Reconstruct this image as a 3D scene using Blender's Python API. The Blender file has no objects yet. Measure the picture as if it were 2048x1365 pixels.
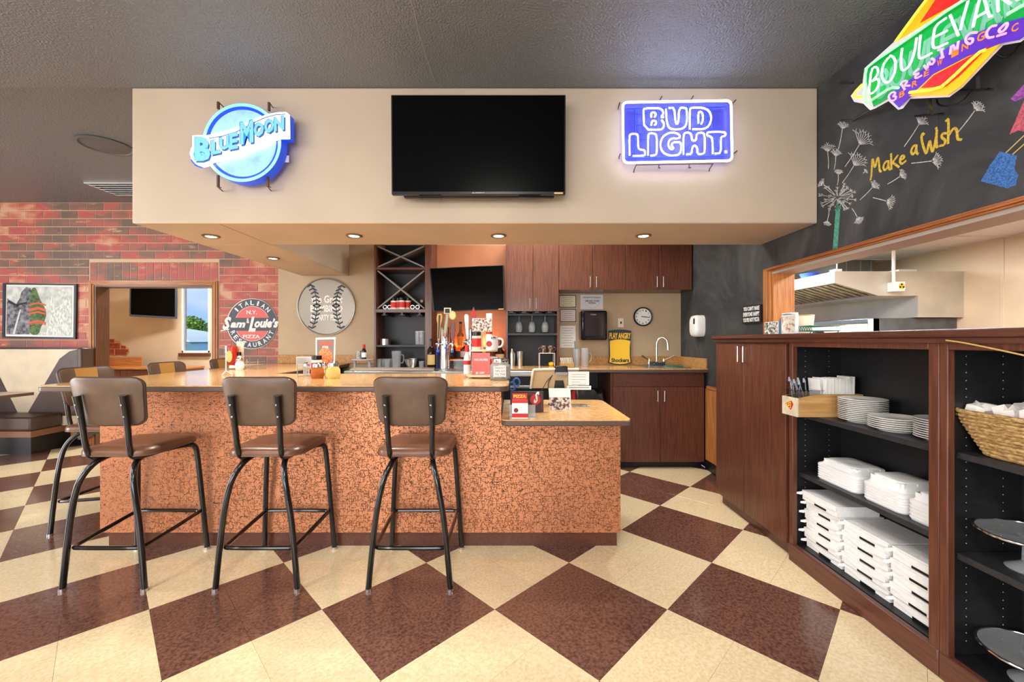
import bpy, math, random
from mathutils import Vector, Matrix
random.seed(7)
SC = bpy.context.scene
COL = SC.collection
PI = math.pi

# ------------------------------------------------------------------ camera
F, CX, CY, HC = 820.0, 1024.0, 682.5, 1.34
cam = bpy.data.cameras.new('camera'); cam.lens = F / 2048 * 36; cam.sensor_width = 36; cam.clip_start = .05
camo = bpy.data.objects.new('camera', cam); COL.objects.link(camo)
camo.location = (0, 0, HC); camo.rotation_euler = (PI / 2, 0, 0); SC.camera = camo

# ------------------------------------------------------------------ view
SC.view_settings.view_transform = 'Standard'; SC.view_settings.look = 'None'
SC.view_settings.gamma = 1; SC.view_settings.exposure = 0.06
SC.view_settings.use_curve_mapping = False

# ------------------------------------------------------------------ world: blue sky with thin cloud
wd = bpy.data.worlds.new('sky'); SC.world = wd; wd.use_nodes = True
nt = wd.node_tree; nt.nodes.clear()
wo = nt.nodes.new('ShaderNodeOutputWorld'); wb = nt.nodes.new('ShaderNodeBackground')
tc = nt.nodes.new('ShaderNodeTexCoord'); sp = nt.nodes.new('ShaderNodeSeparateXYZ')
rp = nt.nodes.new('ShaderNodeValToRGB')
rp.color_ramp.elements[0].position = 0.0; rp.color_ramp.elements[0].color = (.34, .54, .92, 1)
rp.color_ramp.elements[1].position = .55; rp.color_ramp.elements[1].color = (.10, .26, .76, 1)
nz = nt.nodes.new('ShaderNodeTexNoise'); nz.inputs['Scale'].default_value = 3.2; nz.inputs['Detail'].default_value = 5
mp = nt.nodes.new('ShaderNodeMapping'); mp.inputs['Scale'].default_value = (1, 1, 2.6)
cr = nt.nodes.new('ShaderNodeValToRGB')
cr.color_ramp.elements[0].position = .5; cr.color_ramp.elements[0].color = (0, 0, 0, 1)
cr.color_ramp.elements[1].position = .72; cr.color_ramp.elements[1].color = (.75, .75, .75, 1)
mx = nt.nodes.new('ShaderNodeMix'); mx.data_type = 'RGBA'; mx.inputs['B'].default_value = (.85, .89, .95, 1)
L = nt.links.new
L(tc.outputs['Generated'], sp.inputs[0]); L(sp.outputs['Z'], rp.inputs[0])
L(tc.outputs['Generated'], mp.inputs[0]); L(mp.outputs[0], nz.inputs['Vector']); L(nz.outputs['Fac'], cr.inputs[0])
L(cr.outputs[0], mx.inputs['Factor']); L(rp.outputs[0], mx.inputs['A']); L(mx.outputs['Result'], wb.inputs[0])
wb.inputs[1].default_value = 1.15; L(wb.outputs[0], wo.inputs[0])

def light(name, kind, loc, energy, color=(1, 1, 1), size=None, rot=(0, 0, 0), spot=None, radius=None):
    l = bpy.data.lights.new(name, kind); l.energy = energy; l.color = color
    if kind == 'AREA':
        l.shape = 'RECTANGLE'; l.size, l.size_y = size
    if kind == 'SPOT':
        l.spot_size = spot; l.spot_blend = .6
    if radius is not None: l.shadow_soft_size = radius
    o = bpy.data.objects.new(name, l); COL.objects.link(o); o.location = loc; o.rotation_euler = rot
    return o

# sun on the street outside the far window
su = light('sun', 'SUN', (0, 0, 12), 5.0, (1, .96, .88), rot=(math.radians(38), math.radians(-28), 0)); su.data.angle = .01
# daylight entering through the glazed left wall and the glazed rear wall of the dining room
DAY = (1, .985, .96)
light('daylight_left_window', 'AREA', (-8.42, 1.1, 1.65), 420, DAY, (5.4, 1.9), (0, -PI / 2, 0))
light('daylight_rear_window', 'AREA', (-2.6, -4.42, 1.65), 300, DAY, (7.0, 1.9), (PI / 2, 0, 0))

# ------------------------------------------------------------------ helpers
def W(x, y, Y): return Vector(((x - CX) * Y / F, Y, HC - (y - CY) * Y / F))          # photo pixel -> point at depth Y
def RW(x, y, X): return Vector((X, X * F / (x - CX), HC - (y - CY) * X / (x - CX)))   # photo pixel -> point on a plane X = const
def lin(c): return tuple((v / 255 / 12.92 if v / 255 <= .04045 else ((v / 255 + .055) / 1.055) ** 2.4) for v in c) + (1,)

MATS = {}
def mat(name, rgb, rough=.5, metal=0.0, noise=None, bump=None, coat=0, emit=None, trans=0, alpha=1.0, ior=1.45, rgb2=None, stretch=None, objrand=0, coord='Object', spec=None):
    if name in MATS: return MATS[name]
    m = bpy.data.materials.new(name); m.use_nodes = True; t = m.node_tree; L = t.links.new
    b = t.nodes['Principled BSDF']
    b.inputs['Base Color'].default_value = lin(rgb); b.inputs['Roughness'].default_value = rough; b.inputs['Metallic'].default_value = metal
    b.inputs['IOR'].default_value = ior; b.inputs['Alpha'].default_value = alpha
    b.inputs['Transmission Weight'].default_value = trans; b.inputs['Coat Weight'].default_value = coat; b.inputs['Coat Roughness'].default_value = .1
    if spec is not None: b.inputs['Specular IOR Level'].default_value = spec
    if emit: b.inputs['Emission Color'].default_value = lin(emit[0]); b.inputs['Emission Strength'].default_value = emit[1]
    vec = None
    if noise or bump:
        tc = t.nodes.new('ShaderNodeTexCoord'); mp = t.nodes.new('ShaderNodeMapping'); L(tc.outputs[coord], mp.inputs[0]); vec = mp.outputs[0]
        if stretch: mp.inputs['Scale'].default_value = stretch
        if objrand:
            oi = t.nodes.new('ShaderNodeObjectInfo'); vm = t.nodes.new('ShaderNodeVectorMath'); vm.operation = 'SCALE'
            vm.inputs[0].default_value = (7.3, 5.1, 9.7); L(oi.outputs['Random'], vm.inputs['Scale']); L(vm.outputs[0], mp.inputs['Location'])
    if noise:
        n = t.nodes.new('ShaderNodeTexNoise'); n.inputs['Scale'].default_value = noise[0]; n.inputs['Detail'].default_value = noise[2] if len(noise) > 2 else 4
        L(vec, n.inputs['Vector']); r = t.nodes.new('ShaderNodeValToRGB')
        lo, hi = noise[3:5] if len(noise) > 4 else (.35, .65)
        r.color_ramp.elements[0].position = lo; r.color_ramp.elements[1].position = hi
        c2 = rgb2 or tuple(max(0, v * (1 - noise[1])) for v in rgb)
        r.color_ramp.elements[0].color = lin(c2); r.color_ramp.elements[1].color = lin(rgb)
        L(n.outputs['Fac'], r.inputs[0]); out = r.outputs[0]
        if objrand:
            oi = t.nodes.new('ShaderNodeObjectInfo'); hs = t.nodes.new('ShaderNodeHueSaturation'); mr = t.nodes.new('ShaderNodeMapRange')
            mr.inputs[3].default_value = 1 - objrand; mr.inputs[4].default_value = 1 + objrand
            L(oi.outputs['Random'], mr.inputs[0]); L(mr.outputs[0], hs.inputs['Value']); L(out, hs.inputs['Color']); out = hs.outputs[0]
        L(out, b.inputs['Base Color'])
    if bump:
        n = t.nodes.new('ShaderNodeTexNoise'); n.inputs['Scale'].default_value = bump[0]; n.inputs['Detail'].default_value = 3
        L(vec, n.inputs['Vector']); bp = t.nodes.new('ShaderNodeBump'); bp.inputs['Strength'].default_value = bump[1]; bp.inputs['Distance'].default_value = bump[2] if len(bump) > 2 else .01
        L(n.outputs['Fac'], bp.inputs['Height']); L(bp.outputs[0], b.inputs['Normal'])
    MATS[name] = m; return m

class MB:
    def __init__(s): s.v = []; s.f = []
    def add(s, vs, fs):
        k = len(s.v); s.v += [tuple(v) for v in vs]; s.f += [tuple(i + k for i in f) for f in fs]; return s
    def box(s, x0, x1, y0, y1, z0, z1):
        x0, x1 = min(x0, x1), max(x0, x1); y0, y1 = min(y0, y1), max(y0, y1); z0, z1 = min(z0, z1), max(z0, z1)
        return s.add([(x0, y0, z0), (x1, y0, z0), (x1, y1, z0), (x0, y1, z0), (x0, y0, z1), (x1, y0, z1), (x1, y1, z1), (x0, y1, z1)],
                     [(0, 3, 2, 1), (4, 5, 6, 7), (0, 1, 5, 4), (1, 2, 6, 5), (2, 3, 7, 6), (3, 0, 4, 7)])
    def lathe(s, prof, c=(0, 0, 0), n=20, axis='z', caps=True):
        vs = []; fs = []
        for r, h in prof:
            for i in range(n):
                a = 2 * PI * i / n; p = (r * math.cos(a), r * math.sin(a), h)
                if axis == 'y': p = (p[0], -h, p[1])
                if axis == 'x': p = (h, p[0], p[1])
                vs.append((p[0] + c[0], p[1] + c[1], p[2] + c[2]))
        for j in range(len(prof) - 1):
            for i in range(n):
                k = (i + 1) % n; fs.append((j * n + i, j * n + k, (j + 1) * n + k, (j + 1) * n + i))
        if caps:
            if prof[0][0] > 1e-5: fs.append(tuple(range(n - 1, -1, -1)))
            if prof[-1][0] > 1e-5: fs.append(tuple((len(prof) - 1) * n + i for i in range(n)))
        return s.add(vs, fs)
    def cyl(s, c, r, z0, z1, n=16, r2=None): return s.lathe([(r, z0), (r2 if r2 is not None else r, z1)], (c[0], c[1], 0), n)
    def tube(s, pts, r, n=8, closed=False, sub=0, flat=None):
        pts = [Vector(p) for p in pts]
        for _ in range(sub):
            q = []; m = len(pts)
            rng = range(m) if closed else range(m - 1)
            if not closed: q.append(pts[0])
            for i in rng:
                a, b = pts[i], pts[(i + 1) % m]; q += [a * .75 + b * .25, a * .25 + b * .75]
            if not closed: q.append(pts[-1])
            pts = q
        m = len(pts); vs = []; fs = []; prev = None
        for i, p in enumerate(pts):
            if closed: d = pts[(i + 1) % m] - pts[i - 1]
            else: d = pts[min(i + 1, m - 1)] - pts[max(i - 1, 0)]
            if d.length < 1e-9: d = Vector((0, 0, 1))
            d.normalize()
            if prev is None:
                u = d.cross(Vector((0, 0, 1)));
                if u.length < .1: u = d.cross(Vector((1, 0, 0)))
            else: u = prev - d * prev.dot(d)
            if u.length < 1e-6: u = d.orthogonal()
            u.normalize(); prev = u; w = d.cross(u)
            rr = r[i] if isinstance(r, (list, tuple)) else r
            for k in range(n):
                a = 2 * PI * k / n; vs.append(p + u * (rr * math.cos(a)) + w * (rr * math.sin(a)))
        for i in range(m if closed else m - 1):
            for k in range(n):
                k2 = (k + 1) % n; j = (i + 1) % m
                fs.append((i * n + k, i * n + k2, j * n + k2, j * n + k))
        if not closed: fs += [tuple(range(n - 1, -1, -1)), tuple((m - 1) * n + k for k in range(n))]
        return s.add(vs, fs)
    def prism(s, pts, off):                      # planar outline pushed along a vector
        pts = [Vector(p) for p in pts]; n = len(pts); off = Vector(off)
        return s.add(pts + [p + off for p in pts], [tuple(range(n)), tuple(range(2 * n - 1, n - 1, -1))] + [(i, i + n, (i + 1) % n + n, (i + 1) % n) for i in range(n)])
    def ribbon(s, pts, w, off, nrm):             # flat stroke lying on a surface, with a little thickness
        pts = [Vector(p) for p in pts]; nrm = Vector(nrm); off = Vector(off)
        for i_, (a, b) in enumerate(zip(pts[:-1], pts[1:])):
            k_ = off * (.06 * (i_ % 12)); a = a + k_; b = b + k_; d = (b - a)
            if d.length < 1e-6: continue
            d.normalize(); q = d.cross(nrm) * (w / 2); e = d * (w * .3)
            s.prism([a - q - e, b - q + e, b + q + e, a + q - e], off)
        return s
    def rot(s, ang, axis, c=(0, 0, 0)):
        M = Matrix.Rotation(ang, 3, axis); c = Vector(c); s.v = [tuple(M @ (Vector(v) - c) + c) for v in s.v]; return s
    def move(s, d): s.v = [(v[0] + d[0], v[1] + d[1], v[2] + d[2]) for v in s.v]; return s

WL = {}
def mesh_of(name, mb, m, sharp=38):
    me = bpy.data.meshes.new(name); me.from_pydata(mb.v, [], mb.f); me.validate(); me.update()
    import bmesh as _b
    bm = _b.new(); bm.from_mesh(me); _b.ops.recalc_face_normals(bm, faces=bm.faces); bm.to_mesh(me); bm.free()
    if m: me.materials.append(m)
    me.shade_smooth(); me.set_sharp_from_angle(angle=math.radians(sharp)); return me
def obj(name, mb, m, parent=None, bev=0, seg=2, sharp=38):
    """one mesh object; mb is given in world coordinates (or in the parent's when the parent sits at the origin)"""
    mb2 = MB(); mb2.f = mb.f
    if parent is not None: o0 = WL.get(parent.name, Vector((0, 0, 0)))
    else:
        xs, ys, zs = zip(*mb.v); o0 = Vector(((min(xs) + max(xs)) / 2, (min(ys) + max(ys)) / 2, min(zs)))
    mb2.v = [(v[0] - o0.x, v[1] - o0.y, v[2] - o0.z) for v in mb.v]
    o = bpy.data.objects.new(name, mesh_of(name, mb2, m, sharp)); COL.objects.link(o)
    if parent is not None: o.parent = parent
    else: o.location = o0
    WL[o.name] = o0
    if bev:
        b = o.modifiers.new('bevel', 'BEVEL'); b.width = bev; b.segments = seg; b.limit_method = 'ANGLE'; b.angle_limit = math.radians(40)
    return o
def tag(o, label, cat, group=None, kind=None):
    o['label'] = label; o['category'] = cat
    if group: o['group'] = group
    if kind: o['kind'] = kind
    return o
def thing(name, label, cat, loc=(0, 0, 0), group=None):
    o = bpy.data.objects.new(name, None); COL.objects.link(o); o.location = loc; o.empty_display_size = .05; WL[o.name] = Vector(loc)
    return tag(o, label, cat, group)
def struct(name, mb, m, parent=None, bev=0):
    o = obj(name, mb, m, parent, bev)
    if parent is None: o['kind'] = 'structure'; WL[o.name] = o.location.copy()
    return o
def dup(root, loc, rotz=0, label=None, group=None, parent=None):
    c = root.copy(); COL.objects.link(c)
    c.parent = parent
    if parent is None:
        c.location = loc; c.rotation_euler = (0, 0, rotz)
        if label: c['label'] = label
        if group: c['group'] = group
    for ch in [k for k in root.children]: dup(ch, None, parent=c)
    return c
def txt(s, size=1.0, bold=0.0, ext=0.0, shear=0.0, spacing=1.0):
    cu = bpy.data.curves.new('t', 'FONT'); cu.body = s; cu.size = size; cu.offset = bold; cu.extrude = ext; cu.shear = shear; cu.space_character = spacing
    cu.resolution_u = 2; cu.align_x = 'CENTER'
    o = bpy.data.objects.new('t', cu); me = bpy.data.meshes.new_from_object(o)
    v = [tuple(k.co) for k in me.vertices]; f = [tuple(p.vertices) for p in me.polygons]
    bpy.data.objects.remove(o); bpy.data.curves.remove(cu); bpy.data.meshes.remove(me); return v, f
def text_on(mb, s, p00, p10, p01, bold=0.0, depth=.001, shear=0.0, spacing=1.0, fit=True):
    """lettering fitted to the parallelogram p00 (bottom left) p10 (bottom right) p01 (top left), raised by depth"""
    v, f = txt(s, 1.0, bold, .5, shear, spacing)
    if not v: return mb
    xs = [a[0] for a in v]; ys = [a[1] for a in v]; x0, x1, y0, y1 = min(xs), max(xs), min(ys), max(ys)
    p00, p10, p01 = Vector(p00), Vector(p10), Vector(p01); u = p10 - p00; w = p01 - p00; n = u.cross(w).normalized()
    return mb.add([p00 + u * ((a[0] - x0) / (x1 - x0)) + w * ((a[1] - y0) / (y1 - y0)) + n * (depth * (a[2] + .5)) for a in v], f)
def text_arc(mb, s, c, r, h, a0, a1, u, w, n, bold=.02, depth=.001, outward=True, wid=.8):
    """characters set one by one on an arc; angles in degrees from u towards w"""
    c, u, w, n = Vector(c), Vector(u), Vector(w), Vector(n)
    for i, ch in enumerate(s):
        a = math.radians(a0 + (a1 - a0) * (i / max(1, len(s) - 1)))
        if ch == ' ': continue
        rad = u * math.cos(a) + w * math.sin(a)
        up = rad if outward else -rad
        rt = up.cross(n) * 1.0
        k = .35 if ch in "I'.1" else wid
        base = c + rad * r - up * (h / 2) - rt * (h * k / 2)
        text_on(mb, ch, base, base + rt * (h * k), base + up * h, bold, depth)
    return mb
def smooth(pts, it=2, closed=False):
    pts = [Vector(p) for p in pts]
    for _ in range(it):
        q = []; m = len(pts)
        if not closed: q.append(pts[0])
        for i in range(m if closed else m - 1):
            a, b = pts[i], pts[(i + 1) % m]; q += [a * .75 + b * .25, a * .25 + b * .75]
        if not closed: q.append(pts[-1])
        pts = q
    return pts
def rrect(x0, x1, y0, y1, r, n=5):
    out = []
    for cx, cy, a in ((x1 - r, y1 - r, 0), (x0 + r, y1 - r, 90), (x0 + r, y0 + r, 180), (x1 - r, y0 + r, 270)):
        for i in range(n + 1):
            t = math.radians(a + 90 * i / n); out.append((cx + r * math.cos(t), cy + r * math.sin(t)))
    return out
def ell(cx, cy, rx, ry, n=28, a0=0, a1=360): return [(cx + rx * math.cos(math.radians(a0 + (a1 - a0) * i / n)), cy + ry * math.sin(math.radians(a0 + (a1 - a0) * i / n))) for i in range(n + (0 if abs(a1 - a0) == 360 else 1))]

# ------------------------------------------------------------------ materials
def wood(name, rgb, dark, rough=.35, scale=(22, 22, 1.6), coat=.15):
    m = mat(name, rgb, rough, noise=(3.0, .4, 6, .28, .74), rgb2=dark, stretch=scale, bump=(6, .08, .002), coat=coat); return m
M_MAH = wood('mahogany_veneer', (112, 66, 48), (76, 42, 31), scale=(34, 34, 1.8))
M_MAHX = wood('mahogany_veneer_across', (104, 61, 46), (72, 40, 30), scale=(34, 1.8, 34))
M_OAK = wood('oak_trim', (205, 140, 80), (150, 88, 42), scale=(26, 26, 1.4))
M_OAKX = wood('oak_trim_across', (205, 140, 80), (150, 88, 42), scale=(1.4, 26, 26))
M_OAKY = wood('oak_trim_along', (200, 128, 70), (132, 72, 36), scale=(26, 1.4, 26))
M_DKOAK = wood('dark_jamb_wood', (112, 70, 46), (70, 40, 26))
M_BLACKLAM = mat('black_laminate', (26, 27, 30), .42, noise=(30, .2, 3))
M_SHELF = mat('charcoal_shelf', (52, 52, 54), .4, noise=(40, .2, 3))
M_TAN = mat('tan_paint', (202, 184, 163), .55, noise=(1.6, .05, 3), bump=(90, .06, .003))
M_CREAM = mat('cream_wall_paint', (206, 186, 160), .6, noise=(2.2, .05, 3), bump=(120, .06, .003))
M_DKTAN = mat('khaki_wall_paint', (186, 164, 134), .6, noise=(2, .06, 3), bump=(120, .05, .003))
M_WHITE = mat('white_plastic', (236, 236, 234), .35)
M_PAPER = mat('white_paper', (238, 237, 233), .7)
M_BLACK = mat('black_plastic', (16, 16, 18), .3)
M_BLACKM = mat('black_metal', (24, 23, 24), .22, .3, coat=.6)
M_CHROME = mat('chrome', (225, 226, 230), .12, 1)
M_STEEL = mat('stainless_steel', (190, 190, 186), .3, 1, noise=(8, .12, 4), stretch=(1, 14, 14))
M_NICKEL = mat('brushed_nickel', (205, 203, 200), .3, 1)
M_GLASS = mat('clear_glass', (255, 255, 255), .02, trans=1, ior=1.45)
M_ACRYL = mat('clear_acrylic', (240, 245, 248), .05, trans=1, ior=1.2)
M_SCREEN = mat('screen_glass', (2, 2, 2), .25, spec=.08)
M_RED = mat('print_red', (200, 42, 38), .5)
M_DKRED = mat('print_dark_red', (130, 26, 28), .5)
M_ORANGE = mat('print_orange', (232, 120, 40), .5)
M_YEL = mat('print_yellow', (246, 200, 52), .5)
M_NAVY = mat('print_navy', (46, 52, 68), .5)
M_PRINTW = mat('print_white', (240, 240, 238), .5)
M_PRINTK = mat('print_black', (28, 26, 28), .5)
M_PRINTG = mat('print_grey', (150, 150, 152), .6)
M_GREEN = mat('print_green', (60, 120, 62), .5)
M_LAM = mat('tan_laminate', (224, 180, 122), .2, noise=(26, .16, 6), coat=.35, rgb2=(200, 150, 92))
M_LAMB = mat('tan_laminate_splash', (196, 150, 94), .35, noise=(60, .2, 6), rgb2=(160, 116, 70))
M_EDGE = mat('brown_vinyl_edge', (92, 74, 66), .35)
M_VINYL = mat('taupe_vinyl', (104, 82, 66), .36, noise=(14, .1, 3), bump=(260, .06, .002))
M_VINYLS = mat('brown_seat_vinyl', (122, 82, 62), .3, noise=(10, .14, 3), bump=(260, .06, .002))
M_VINYLT = mat('tan_vinyl', (186, 136, 72), .4, bump=(260, .06, .002))
M_VINYLC = mat('cream_vinyl', (226, 208, 178), .4, noise=(6, .05, 3))
M_VINYLB = mat('dark_brown_vinyl', (84, 64, 58), .38, noise=(8, .1, 3))
M_FOAM = mat('white_foam', (240, 240, 240), .55)
M_CHINA = mat('white_china', (232, 230, 226), .18, coat=.4)
M_CARD = mat('white_cardboard', (240, 239, 238), .65, noise=(30, .04, 3))
M_CARDG = mat('grey_cardboard_top', (150, 148, 146), .7)
# ================================================================== THE SETTING
YB, YBR, XR = 4.98, 5.30, 2.05            # cream back wall, recessed brick wall, right wall
CEIL, SOF, YS, YS2 = 3.04, 2.13, 2.75, 3.365
XL, YREAR = -8.5, -4.5

# ---- floor: 12 inch vinyl tiles laid on the diagonal, colours alternate in blocks of two by two
M_TC = mat('cream_vinyl_tile', (240, 221, 182), .16, noise=(75, .1, 8, .3, .62), rgb2=(222, 198, 152), coat=.3, objrand=.035)
M_TB = mat('brown_vinyl_tile', (124, 86, 72), .18, noise=(75, .4, 8, .34, .62), rgb2=(84, 54, 44), coat=.3, objrand=.06)
M_GROUT = mat('tile_seam', (88, 66, 52), .5)
floor = struct('floor', MB().box(XL, XR, YREAR, YBR, -.06, -.006), M_GROUT)
TS = .3048
corner = W(1138, 1126, 1.34 * F / (1126 - CY)); e1 = Vector((math.sqrt(.5), -math.sqrt(.5))); e2 = Vector((-math.sqrt(.5), -math.sqrt(.5)))
def tilemesh(nm, m):
    h = TS / 2; g = h - .0004; b = h - .0012
    mb = MB(); mb.add([(-g, -g, -.006), (g, -g, -.006), (g, g, -.006), (-g, g, -.006), (-g, -g, -.0006), (g, -g, -.0006), (g, g, -.0006), (-g, g, -.0006), (-b, -b, 0), (b, -b, 0), (b, b, 0), (-b, b, 0)],
                      [(0, 1, 5, 4), (1, 2, 6, 5), (2, 3, 7, 6), (3, 0, 4, 7), (4, 5, 9, 8), (5, 6, 10, 9), (6, 7, 11, 10), (7, 4, 8, 11), (8, 9, 10, 11)])
    return mesh_of(nm, mb, m, 20)
tmesh = {0: tilemesh('tile', M_TB), 1: tilemesh('tile', M_TC)}
tiles = []
for i in range(-70, 71):
    for j in range(-70, 71):
        p = Vector((corner.x, corner.y)) + e1 * ((i + .5) * TS) + e2 * ((j + .5) * TS)
        if not (XL + .2 < p.x < XR - .1 and YREAR + .2 < p.y < YBR - .1): continue
        k = 0 if ((i // 2) + (j // 2)) % 2 == 0 else 1
        vis = 0
        if p.y > 1.35 and abs(p.x) < p.y * 1.27 + .2:
            hid = (-2.5 < p.x < .6 and 2.9 < p.y < 4.2) or (p.x > 1.85 and p.y < 3.4) or (p.y > 4.55 and p.x > -2.4) or (-2.6 < p.x < -2.2 and p.y > 3)
            if not hid: vis = 1 / (p.y * p.y)
        tiles.append((vis, p, k))
tiles.sort(key=lambda t: -t[0])
fz = floor.location
for n_, (vis, p, k) in enumerate(tiles):
    if vis > 0 and n_ < 300:
        o = bpy.data.objects.new('tile', tmesh[k]); COL.objects.link(o); o.parent = floor
        o.location = (p.x - fz.x, p.y - fz.y, -fz.z); o.rotation_euler = (0, 0, PI / 4)
rest = {0: MB(), 1: MB()}
for n_, (vis, p, k) in enumerate(tiles):
    if vis > 0 and n_ < 300: continue
    h = (TS / 2 - .0006) * math.sqrt(2)
    rest[k].add([(p.x - h, p.y, 0), (p.x, p.y - h, 0), (p.x + h, p.y, 0), (p.x, p.y + h, 0), (p.x - h, p.y, -.006), (p.x, p.y - h, -.006), (p.x + h, p.y, -.006), (p.x, p.y + h, -.006)], [(0, 1, 2, 3), (0, 4, 5, 1), (1, 5, 6, 2), (2, 6, 7, 3), (3, 7, 4, 0)])
for k, nm in ((0, 'brown_tile_field'), (1, 'cream_tile_field')):
    o = obj(nm, rest[k], (M_TB, M_TC)[k], floor); o['kind'] = 'stuff'

# ---- ceiling: dark grey sprayed texture with a sheen
M_CEIL = mat('dark_textured_ceiling', (104, 110, 116), .3, bump=(85, .9, .012), ior=2.0)
cl = MB().box(XL, XR, YREAR, YS, CEIL, CEIL + .1).box(-2.55, XR, YS, YBR + .1, CEIL, CEIL + .1).box(XL, -2.55, YS, YBR + .1, CEIL + .09, CEIL + .19)
ceiling = struct('ceiling', cl, M_CEIL)
crack = [W(x, y, 1.70 * F / (CY - y)) for x, y in ((818, -10), (828, 20), (836, 60), (846, 92), (856, 122), (862, 140), (872, 168))]
mb = MB().ribbon([Vector((p.x, p.y, CEIL)) for p in crack], .006, (0, 0, -.0015), (0, 0, 1))
obj('crack', mb, mat('plaster_crack', (150, 150, 150), .7), ceiling)

# ---- brick wall (recessed) with the cased opening
M_MORT = mat('pale_mortar', (206, 178, 150), .7)
OX0, OX1, OZ = W(190, 0, YBR).x, W(428, 0, YBR).x, W(0, 571, YBR).z
mb = MB().box(XL, OX0, YBR, YBR + .16, 0, CEIL + .09).box(OX1, -2.6, YBR, YBR + .16, 0, CEIL + .09).box(OX0, OX1, YBR, YBR + .16, OZ, CEIL + .09)
wallb = struct('wall_back', mb, M_MORT)
def brick_mat():
    m = mat('painted_brick', (160, 66, 58), .5, bump=(60, .25, .004)); t = m.node_tree; L = t.links.new; b = t.nodes['Principled BSDF']
    ge = t.nodes.new('ShaderNodeNewGeometry'); mp = t.nodes.new('ShaderNodeMapping'); mp.inputs['Scale'].default_value = (.55, .55, 1.2); L(ge.outputs['Position'], mp.inputs[0])
    n = t.nodes.new('ShaderNodeTexNoise'); n.inputs['Scale'].default_value = 2.6; n.inputs['Detail'].default_value = 3; n.inputs['Roughness'].default_value = .6; L(mp.outputs[0], n.inputs['Vector'])
    oi = t.nodes.new('ShaderNodeObjectInfo'); ad = t.nodes.new('ShaderNodeMath'); ad.operation = 'MULTIPLY_ADD'; ad.inputs[1].default_value = .17; ad.inputs[2].default_value = -.1; L(oi.outputs['Random'], ad.inputs[0])
    a2 = t.nodes.new('ShaderNodeMath'); L(n.outputs['Fac'], a2.inputs[0]); L(ad.outputs[0], a2.inputs[1])
    r = t.nodes.new('ShaderNodeValToRGB'); e = r.color_ramp.elements
    e[0].position = .30; e[0].color = lin((112, 90, 80)); e[1].position = .43; e[1].color = lin((134, 98, 84))
    for p, c in ((.49, (172, 94, 82)), (.56, (180, 84, 80)), (.62, (190, 112, 88)), (.70, (208, 160, 130))):
        k = e.new(p); k.color = lin(c)
    L(a2.outputs[0], r.inputs[0])
    n2 = t.nodes.new('ShaderNodeTexNoise'); n2.inputs['Scale'].default_value = 3.4; n2.inputs['Detail'].default_value = 7; n2.inputs['Roughness'].default_value = .72
    mp2 = t.nodes.new('ShaderNodeMapping'); mp2.inputs['Scale'].default_value = (.8, 1, 3.2); mp2.inputs['Location'].default_value = (3.7, 0, 1); L(ge.outputs['Position'], mp2.inputs[0]); L(mp2.outputs[0], n2.inputs['Vector'])
    r2 = t.nodes.new('ShaderNodeValToRGB'); r2.color_ramp.elements[0].position = .585; r2.color_ramp.elements[0].color = (0, 0, 0, 1); r2.color_ramp.elements[1].position = .70; r2.color_ramp.elements[1].color = (.85, .85, .85, 1)
    L(n2.outputs['Fac'], r2.inputs[0]); mx = t.nodes.new('ShaderNodeMix'); mx.data_type = 'RGBA'; mx.inputs['B'].default_value = lin((222, 188, 140))
    L(r2.outputs[0], mx.inputs['Factor']); L(r.outputs[0], mx.inputs['A']); L(mx.outputs['Result'], b.inputs['Base Color']); return m
M_BRICK = brick_mat()
BL, BH, J = .222, .1045, .0075
bmesh_cache = {}
def brick(x0, x1, z0, z1, par=wallb, y=YBR, m=M_BRICK):
    if x1 - x0 < .02 or z1 - z0 < .02: return
    key = (round(x1 - x0, 3), round(z1 - z0, 3), m.name)
    if key not in bmesh_cache:
        a, c, t = (x1 - x0) / 2, (z1 - z0) / 2, .0045; q = .002
        mb = MB().add([(-a, 0, -c), (a, 0, -c), (a, 0, c), (-a, 0, c), (-a, -t + q, -c), (a, -t + q, -c), (a, -t + q, c), (-a, -t + q, c), (-a + q, -t, -c + q), (a - q, -t, -c + q), (a - q, -t, c - q), (-a + q, -t, c - q)],
                      [(0, 1, 5, 4), (1, 2, 6, 5), (2, 3, 7, 6), (3, 0, 4, 7), (4, 5, 9, 8), (5, 6, 10, 9), (6, 7, 11, 10), (7, 4, 8, 11), (8, 9, 10, 11)])
        bmesh_cache[key] = mesh_of('brick', mb, m)
    o = bpy.data.objects.new('brick', bmesh_cache[key]); COL.objects.link(o); o.parent = par
    o.location = Vector(((x0 + x1) / 2, y, (z0 + z1) / 2)) - WL[par.name]
TRX0, TRX1, TRZ = W(180, 0, YBR).x, W(437, 0, YBR).x, W(0, 562, YBR).z
SZ1 = W(0, 524, YBR).z
z = CEIL + .09 - .003; row = 0
while z - BH > 1.0:
    z1, z0 = z - .001, z - BH + J
    x = -2.84 - (BL / 2 if row % 2 else 0) + BL
    while x > -6.75:
        x -= BL
        a, b = x - BL + J, x
        b = min(b, -2.845)
        lo, hi = TRX0 - .012, TRX1 + .012
        if z0 < SZ1 and z1 > .5 and not (z0 >= SZ1):
            if a < lo < b: b = lo
            elif a < hi < b: a = hi
            elif a >= lo and b <= hi: continue
        if b < TRX0 and z1 < 1.17: continue
        brick(a, b, z0, z1)
    z -= BH; row += 1
ns = 16; sw = (TRX1 - TRX0) / ns
for i in range(ns): brick(TRX0 + i * sw + J / 2, TRX0 + (i + 1) * sw - J / 2, TRZ + .008, SZ1 - .008)

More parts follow.
